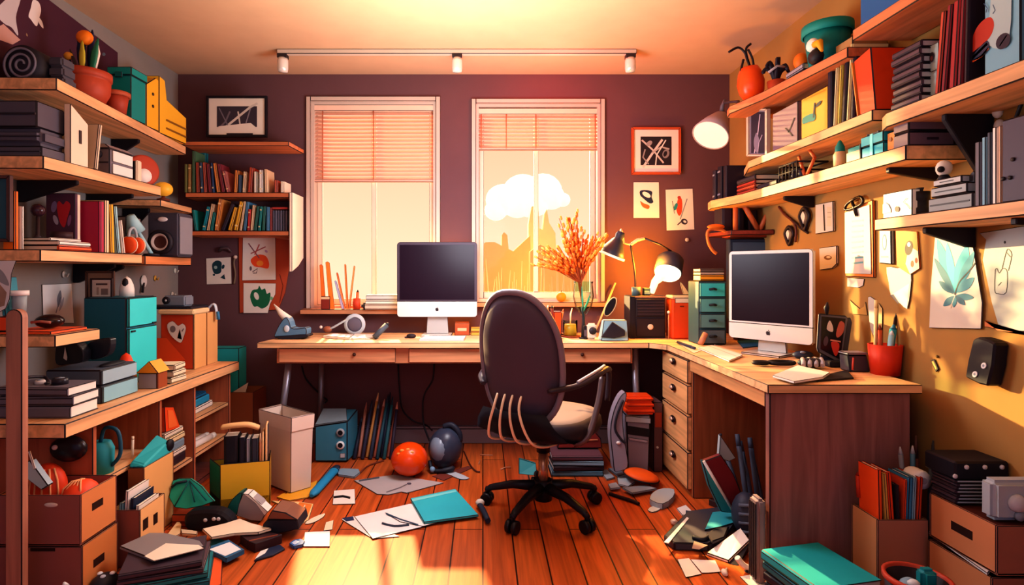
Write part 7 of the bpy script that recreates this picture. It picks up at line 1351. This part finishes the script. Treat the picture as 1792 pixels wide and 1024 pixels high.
g = G(); g.ball(fl(1180, 914, .014), (.018, .022, .014), '#d8c0ac', 12); g.ball(fl(1180, 912, .024), (.010, .010, .006), '#eadbcb', 8); S(g, 'pebble', 'small tan pebble on the floor before the laptop', 'pebble')
# laptop, white book and blue blade pile
t = T('laptop_bag', 'dark grey and teal laptop case lying in the right floor pile', 'case', fl(1230, 960)); g = G(); A = [(1161,950),(1203,906),(1278,896),(1296,916),(1272,950),(1240,966),(1180,964)]
g.slab(onZ(0), A, .035, '#3f4656', 0, .006); P(g, 'case_body', t); g = G(); g.slab(onZ(.0355), [(1246,898),(1278,895),(1294,914),(1262,924),(1232,930)], .006, '#36b4c8', 0, .003); P(g, 'teal_panel', t, 'teal panel'); g = G(); g.slab(onZ(.0355), [(1162,950),(1202,906),(1206,908),(1170,952)], .003, '#e2e8ea', 0, 0); P(g, 'white_edge', t)
g = G(); q = onZ(.043); g.tube([q(p) for p in sm([(1212,940),(1232,944),(1250,930),(1272,926)], 4, False)], .009, '#1d2230', 6); g.slab(onZ(.0355), [(1236,938),(1276,926),(1268,946),(1246,954)], .016, '#222838', 0, .004); P(g, 'handle', t); g = G(); g.slab(onZ(.0355), [(1214,948),(1240,956),(1224,964),(1210,962)], .004, '#b09484', 0, .002); P(g, 'tan_tab', t)
t = T('book', 'dark book with white slanted page leaning in the right floor pile', 'book', fl(1280, 975)); g = G(); g.prism([fl(1236,972,.0), fl(1275,986,.0), fl(1312,950,.05), fl(1296,928,.06)], (0, .0, .012), '#f1efe9', .003); P(g, 'white_page', t); g = G(); g.prism([fl(1275,988,.0), fl(1290,990,.0), fl(1322,950,.0), fl(1316,944,.06)], (0, .02, .0), '#20242f', .003); P(g, 'cover', t)
t = T('utility_knife', 'teal blade shaped tool with white tip in the right floor pile', 'tool', fl(1330, 995)); Y = 2.235; q = onY(Y); g = G(); g.prism([q(p) for p in [(1314,942),(1330,962),(1342,966),(1338,985),(1322,994),(1318,970)]], (0, .02, 0), '#2f94ac', .004); P(g, 'blade', t); g = G(); g.tube([q(p) for p in sm([(1290,976),(1302,990),(1320,996)], 4, False)], .012, '#f0eee8', 8); P(g, 'white_tip', t); g = G(); g.ball(q((1322,1004)), (.05, .03, .022), '#1d2a44', 12); P(g, 'knob', t)
fsheet('paper_sheet', 'white paper pair left half lying before the laptop case', 'paper', [(1185,980),(1206,978),(1228,1006),(1200,1012)], '#f8f2e4', .001, .003)
fsheet('paper_sheet', 'white paper pair right half lying before the laptop case', 'paper', [(1208,980),(1252,982),(1262,1002),(1240,1004),(1228,1004)], '#faf4e8', .001, .003)
g = G(); g.ball(fl(1268, 1002, .012), (.012, .02, .012), '#f4ead8', 10); g.tube([fl(1266, 1006, .004), fl(1272, 996, .006)], .006, '#d8c4a8', 6); S(g, 'chalk', 'small cream chalk piece beside the white papers', 'chalk')
fsheet('paper_sheet', 'white paper corner in front of the teal book stack', 'paper', [(1294,1010),(1318,1006),(1346,1026),(1310,1026)], '#f4eee0', .001, .003)
g = G(); p = fl(1306, 925, 0); g.ball(p + Vector((0, 0, .02)), (.02, .02, .02), '#e8e0d8', 12); g.ball(p + Vector((.03, -.04, .018)), (.022, .03, .018), '#e0865a', 12); S(g, 'small_toy', 'little white and peach toy at the foot of the desk panel', 'toy')
# under the right desk: red/teal portfolio, bars, striped cushion, paper cone
t = T('portfolio_case', 'maroon and teal portfolio leaning inside the desk knee hole', 'case', fl(1270, 890)); y0 = 2.62
g = G(); q = onY(y0); g.prism([q(p) for p in [(1231,808),(1262,796),(1284,830),(1297,862),(1297,902),(1284,896)]], (0, .03, 0), '#7a2430', .004); P(g, 'maroon_cover', t); g = G(); g.prism([q(p) + Vector((0, -.004, 0)) for p in [(1228,806),(1233,808),(1284,898),(1262,896),(1240,850)]], (0, .03, 0), '#2a8f9c', .004); P(g, 'teal_side', t); g = G(); g.tube([q((1230,806)) - Vector((0,.01,0)), q((1284,898)) - Vector((0,.01,0))], .007, '#e0dcd8', 6); P(g, 'pale_edge', t)
fsheet('dust_box', 'flat dark box under the leaning maroon portfolio', 'box', [(1240,884),(1292,876),(1310,888),(1262,893)], '#3a2428', .001, .03)
for k, (a, b_, r) in enumerate(((( 1312,862),(1290,760),.013), ((1322,868),(1300,775),.012), ((1330,850),(1322,772),.013), ((1338,858),(1330,800),.012), ((1304,880),(1282,790),.012))):
    Y = 2.68 + .03*k; stick('metal_rod', ('first', 'second', 'third', 'fourth', 'fifth')[k] + ' dark rod of the bundle leaning in the desk knee hole', 'rod', (X(a[0], Y)+.0, Y, .0), (X(b_[0], 2.78), 2.78 + .03*k, Z(b_[1], 2.78)), r, '#4a5266', None, 'dark rods in the knee hole')
g = G(); q = onY(2.75); g.prism([q(p) for p in [(1258,802),(1261,762),(1288,802),(1276,808)]], (0, .03, 0), '#b9cbd0', .003); g.ball(q((1261,761)), .008, '#3a3a48', 8); S(g, 'paper_cone', 'pale blue paper cone pointing up in the knee hole', 'paper')
t = T('dark_bag', 'slate blue bag slumped at the bottom of the knee hole', 'bag', (1.20, 2.5, 0)); g = G(); g.ball((1.20, 2.53, .101), (.06, .07, .10), '#343c50', 16); P(g, 'bag_body', t)
for k in range(4):
    g = G(); g.tube([(1.15, 2.49, .04+.04*k), (1.20, 2.455, .05+.04*k), (1.25, 2.49, .045+.04*k)], .008, '#5a6478', 6); P(g, 'strap', t)
t = T('striped_cushion', 'grey striped cushion wedged behind the desk end panel', 'cushion', (1.12, 2.25, 0)); g = G(); g.box(1.055, 1.092, 2.132, 2.20, .0, .33, '#8a7f82', .016, True); P(g, 'cushion_body', t)
for k in range(4):
    y = 2.140 + .015*k; g = G(); g.box(1.051, 1.056, y, y+.006, .02, .31, '#2f2a33', 0); P(g, 'dark_stripe', t, 'dark stripe')
# teal book stack, bottom right
z = 0
A = [(1398,1010),(1478,1010)]
for k in range(5):
    tt = (.038, .036, .034, .034, .042)[k]; cx, cy = 1.19 - .003*k, 1.935 + .003*k
    lab = ('bottom black and white book of the teal topped floor stack', 'second striped book of the teal topped floor stack', 'third dark book of the teal topped floor stack', 'fourth teal edged book of the teal topped floor stack', 'big teal book topmost on the right floor stack')[k]
    lay(lab, cx, cy, z, .265, .25, tt-.002, -79 + (k % 3)*1.5, ('#1c1c28', '#2a3a48', '#1d2030', '#1a6a74', '#20b2ba')[k], page='#e6efee'); z += tt
# folder carton at the desk end
x0, x1, y0, y1 = 1.383, 1.56, 1.94, 2.08; t = carton('open brown carton full of orange and blue folders by the desk end', x0, x1, y0, y1, 0, .34, '#b07a62', '#d89a6c', fill=.5)
BK = ((.026,.03,.36,'#f0561c',-2,'orange folder at the left of the brown folder carton'), (.055,.022,.345,'#d9b05a',-9,'mustard folder in the brown folder carton'), (.082,.026,.35,'#ec4a18',-7,'second orange folder in the brown folder carton'), (.105,.018,.30,'#2a2430',-3,'black folder in the brown folder carton'), (.128,.014,.32,'#e0502a',6,'thin red folder in the brown folder carton'), (.150,.03,.33,'#3f8fb8',4,'blue folder in the brown folder carton'), (.178,.016,.33,'#9cc6d4',4,'pale blue folder in the brown folder carton'), (.205,.024,.33,'#d94c28',5,'rust red folder at the right of the brown folder carton'))
for (dx, w, h, col, lean, lab), (u, lean) in zip(BK, settle([(x0+.004+b[0]*.70, b[1]*.62, b[2]*.9, b[4]*.6) for b in BK])):
    w *= .62; h = h*.9 + .06
    o = book(lab, w, .10, h-.06, col, name='folder', cat='folder'); stand(o, w, (u, y0+.012, .186), lean)
g = G(); q = onY(2.07); g.prism([q(p) for p in sm([(1536,832),(1548,828),(1572,836),(1590,850),(1592,905),(1545,905)], 2)], (0, .008, 0), '#5f6274', .003); g.tube([q((1556,832)), q((1566,850)), q((1570,900))], .003, '#2a2c3a', 5); S(g, 'grey_file', 'wide slate grey rounded file behind folders in the brown carton', 'file')
for lab, a, b_, col, tip in (('grey metal ruler rising highest left in the brown carton', (1584,880), (1575,782), '#7d8088', '#a9acb2'), ('blue grey marker rising in the brown carton', (1598,880), (1597,780), '#4a7a94', '#b4bcc4'), ('dark red pen sticking up left in the brown carton', (1503,870), (1501,826), '#c23a1c', '#8a2010'), ('red pencil sticking up among the orange folders', (1530,880), (1524,828), '#e04a20', '#7a1c0c')):
    stick('pen' if 'pen ' in lab else 'marker' if 'marker' in lab else 'ruler' if 'ruler' in lab else 'pencil', lab, 'pencil' if 'pen' in lab else 'marker' if 'marker' in lab else 'ruler', onY(2.05)(a), onY(2.055)(b_), .008, col, tip)
g = G(); p = onY(2.0)((1604, 836)); g.lathe([(0, -.035), (.03, -.032), (.034, -.02), (.034, .02), (.03, .032), (0, .035)], '#f2f0ec', p, 18, RY); g.lathe([(0, .036), (.012, .034)], '#b9b4b4', p, 12, RY); S(g, 'tape_roll', 'white roll of tape on top of the brown folder carton', 'tape')
# stacked cartons right with magazines
x0, x1, y0, y1 = X(1632, 2.12), 1.735, 1.72, 2.13
carton('lower brown carton of the right corner stack, lid ajar', 1.545, 1.735, 1.68, 1.925, 0, .28, '#96604f', '#cb8a60', (('x-', 1.76, .06, .16, .035),), fill=.9)
t = carton('upper brown carton of the right corner stack with slot handle', 1.555, 1.735, 1.675, 1.93, .29, .15, '#a06a58', '#cf8c62', (('x-', 1.80, .08, .065, .028),), fill=.96)
fsheet('paper_sheet', 'white sheets sticking out between the two right cartons', 'papers', [(1624,934),(1640,930),(1735,1000),(1728,1008)], '#dfe2e6', .281, .008)
z = .44
for k in range(7):
    tt = .0115; lay(('lowest', 'second', 'third', 'fourth', 'fifth', 'sixth', 'seventh')[k] + ' magazine counted upward in the pile on the right cartons', 1.645+.002*(k % 3), 1.88, z, .10, .17, tt-.0012, -90+(k % 3)-1, ('#3a2c38', '#4a3a48')[k % 2], 'magazines on the right cartons', 'magazine', 'magazine', '#d8dad6'); z += tt
t = T('ring_binder', 'black box file with white holes topping the right magazine pile', 'binder', (1.62, 1.85, z)); g = G(); g.box(1.555, 1.735, 1.825, 1.955, z, z+.062, '#171a28', .006); P(g, 'binder_body', t)
for px, py in ((1718, 812), (1750, 812), (1780, 815), (1698, 827)):
    q = onY(1.824)((px, py)); g = G(); g.lathe([(0, 0), (.0075, 0), (.0075, .003), (0, .003)], '#e6e9ee', (min(q.x - .05, 1.72), 1.825, z + .025 + (.02 if px > 1700 else -.01)), 12, RY); P(g, 'white_hole', t)
stick('marker', 'dark upright baton left of the black box file', 'marker', (1.60, 2.0, .0), (1.625, 2.0, .60), .010, '#3a4656', '#1f2632'); stick('ruler', 'long brown ruler standing behind the upright baton', 'ruler', (1.60, 2.06, 0), (1.61, 2.06, .60), .009, '#6a3a30', '#4a2a24')
# radio / grey gadget
t = T('portable_radio', 'pale grey radio with round knob on the right cartons', 'radio', (1.65, 1.72, .44)); g = G(); g.box(1.568, 1.735, 1.70, 1.755, .441, .565, '#a9b6c0', .014, True); P(g, 'radio_body', t)
q = onY(1.70)((1778, 880)); g = G(); g.lathe([(0, .018), (.022, .016), (.027, .004), (.027, 0), (0, 0)], '#c4ced6', q, 20, RY); P(g, 'tuning_knob', t); g = G(); q = onY(1.70)((1783, 903)); g.lathe([(0, .010), (.014, .008), (.016, 0), (0, 0)], '#8f9ca8', q, 16, RY); P(g, 'small_knob', t)
# bottom edge: red hoop with small things
t = T('waste_basket', 'round dark basket with red rim at the bottom right', 'basket', (1.37, 1.72, 0)); c = Vector((1.325, 1.69, 0)); g = G(); g.lathe([(0, 0), (.06, 0), (.085, .27), (.08, .27), (.056, .01), (0, .01)], '#2a2430', c, 26); P(g, 'basket_body', t); g = G(); g.lathe([(.08, .265), (.09, .265), (.09, .28), (.08, .28), (.08, .265)], '#c24a34', c, 26); P(g, 'red_rim', t)
t = T('tape_measure', 'teal tape measure resting in the red rimmed basket', 'tape', c); g = G(); g.box(1.335, 1.385, 1.68, 1.72, .20, .30, '#1a8a94', .012, True); P(g, 'case_body', t); g = G(); g.box(1.34, 1.38, 1.676, 1.68, .23, .26, '#123c48', .001); P(g, 'label', t)
g = G(); g.ball((1.295, 1.68, .25), (.03, .03, .03), '#7fa0b4', 14); g.ball((1.29, 1.66, .275), (.018, .014, .012), '#d8e4ea', 10); S(g, 'glass_marble', 'pale blue glass ball in the red rimmed basket', 'ball')
# =====================================================================  CAMERA, LIGHT, WORLD
cam = bpy.data.cameras.new('camera'); co = bpy.data.objects.new('camera', cam); COL.objects.link(co)
co.location = (0, 0, H); co.rotation_euler = (pi/2, 0, 0); cam.sensor_width = 36; cam.lens = 36*F/1792
cam.shift_x = (896 - VX)/1792; cam.shift_y = -(512 - VY)/1792; cam.clip_end = 200; cam.clip_start = .05
SC.camera = co
def lamp(kind, name, loc, energy, col, rot=None, aim=None, **kw):
    l = bpy.data.lights.new(name, kind); l.energy = energy; l.color = lin(col)[:3]
    for k, v in kw.items(): setattr(l, k, v)
    o = bpy.data.objects.new(name, l); COL.objects.link(o); o.location = loc
    if aim is not None: o.rotation_euler = (Vector(aim) - Vector(loc)).to_track_quat('-Z', 'Y').to_euler()
    return o
def sun(name, d, e, col, ang): return lamp('SUN', name, (0, 8, 6), e, col, None, Vector((0, 8, 6)) + Vector(d), angle=math.radians(ang))
sun('low_sun', (1.0, -1.35, -.30), 10, '#ffe0a0', 1.0)
sun('high_sun', (.22, -1.0, -.97), 11, '#ffcb8c', 1.2)  # second sun, added to light the floor patch
sun('soft_skylight', (.0, -1, -.35), 8, '#fff6ea', 70)
lamp('POINT', 'desk_lamp_glow', (X(1135, 3.6), 3.58, 1.24), 26, '#ffa52e', shadow_soft_size=.05)
lamp('POINT', 'window_glow', (X(800, 3.8), 3.81, 1.12), 2.5, '#ffad4a', shadow_soft_size=.05)  # lamp added behind the computer to warm the wall between the windows
lamp('AREA', 'room_key', (-.1, 2.2, 1.9), 30, '#ffe8c8', None, (-.1, 2.2, 5), shape='DISK', size=1.6)  # added uplight brightening the ceiling, no such lamp in the room
lamp('POINT', 'room_fill', (-.05, 2.85, 1.5), 58, '#f0f3ff', shadow_soft_size=.3)  # added mid-room fill for surfaces facing sideways, no fitting there
lamp('POINT', 'front_fill', (-.1, .7, 1.5), 15, '#ffe6d8', shadow_soft_size=.4)  # added fill near the camera for surfaces facing it
lamp('POINT', 'red_glow', (.45, 3.42, 2.40), 12, '#ff3a34', shadow_soft_size=.12)  # added red lamp tinting the upper back wall, no fitting there
w = bpy.data.worlds.new('world'); SC.world = w; w.use_nodes = True; nt = w.node_tree; L = nt.links.new; bg = nt.nodes['Background']
tc = nt.nodes.new('ShaderNodeTexCoord'); sp = nt.nodes.new('ShaderNodeSeparateXYZ'); L(tc.outputs['Generated'], sp.inputs[0])
r1 = nt.nodes.new('ShaderNodeValToRGB'); L(sp.outputs['Z'], r1.inputs[0])
e = r1.color_ramp.elements; e[0].position = .0; e[0].color = tuple(v*1.04 for v in lin('#ffe8cc')[:3]) + (1,); e[1].position = .34; e[1].color = tuple(v*.95 for v in lin('#f8c6a6')[:3]) + (1,)
mr = nt.nodes.new('ShaderNodeMapRange'); mr.inputs[1].default_value = -.15; mr.inputs[2].default_value = .35; L(sp.outputs['Y'], mr.inputs[0])
mx = nt.nodes.new('ShaderNodeMix'); mx.data_type = 'RGBA'; L(mr.outputs[0], mx.inputs[0]); mx.inputs[6].default_value = tuple(v*.88 for v in lin('#9a92b8')[:3]) + (1,); L(r1.outputs[0], mx.inputs[7])
L(mx.outputs[2], bg.inputs[0]); bg.inputs[1].default_value = 1.0
SC.view_settings.view_transform = 'Standard'; SC.view_settings.look = 'Medium High Contrast'; SC.view_settings.exposure = 0; SC.view_settings.gamma = 1
SC.cycles.max_bounces = 6; SC.cycles.diffuse_bounces = 3; SC.cycles.glossy_bounces = 2; SC.cycles.transparent_max_bounces = 12; SC.cycles.caustics_reflective = False; SC.cycles.caustics_refractive = False
try: SC.cycles.use_denoising = True
except Exception: pass
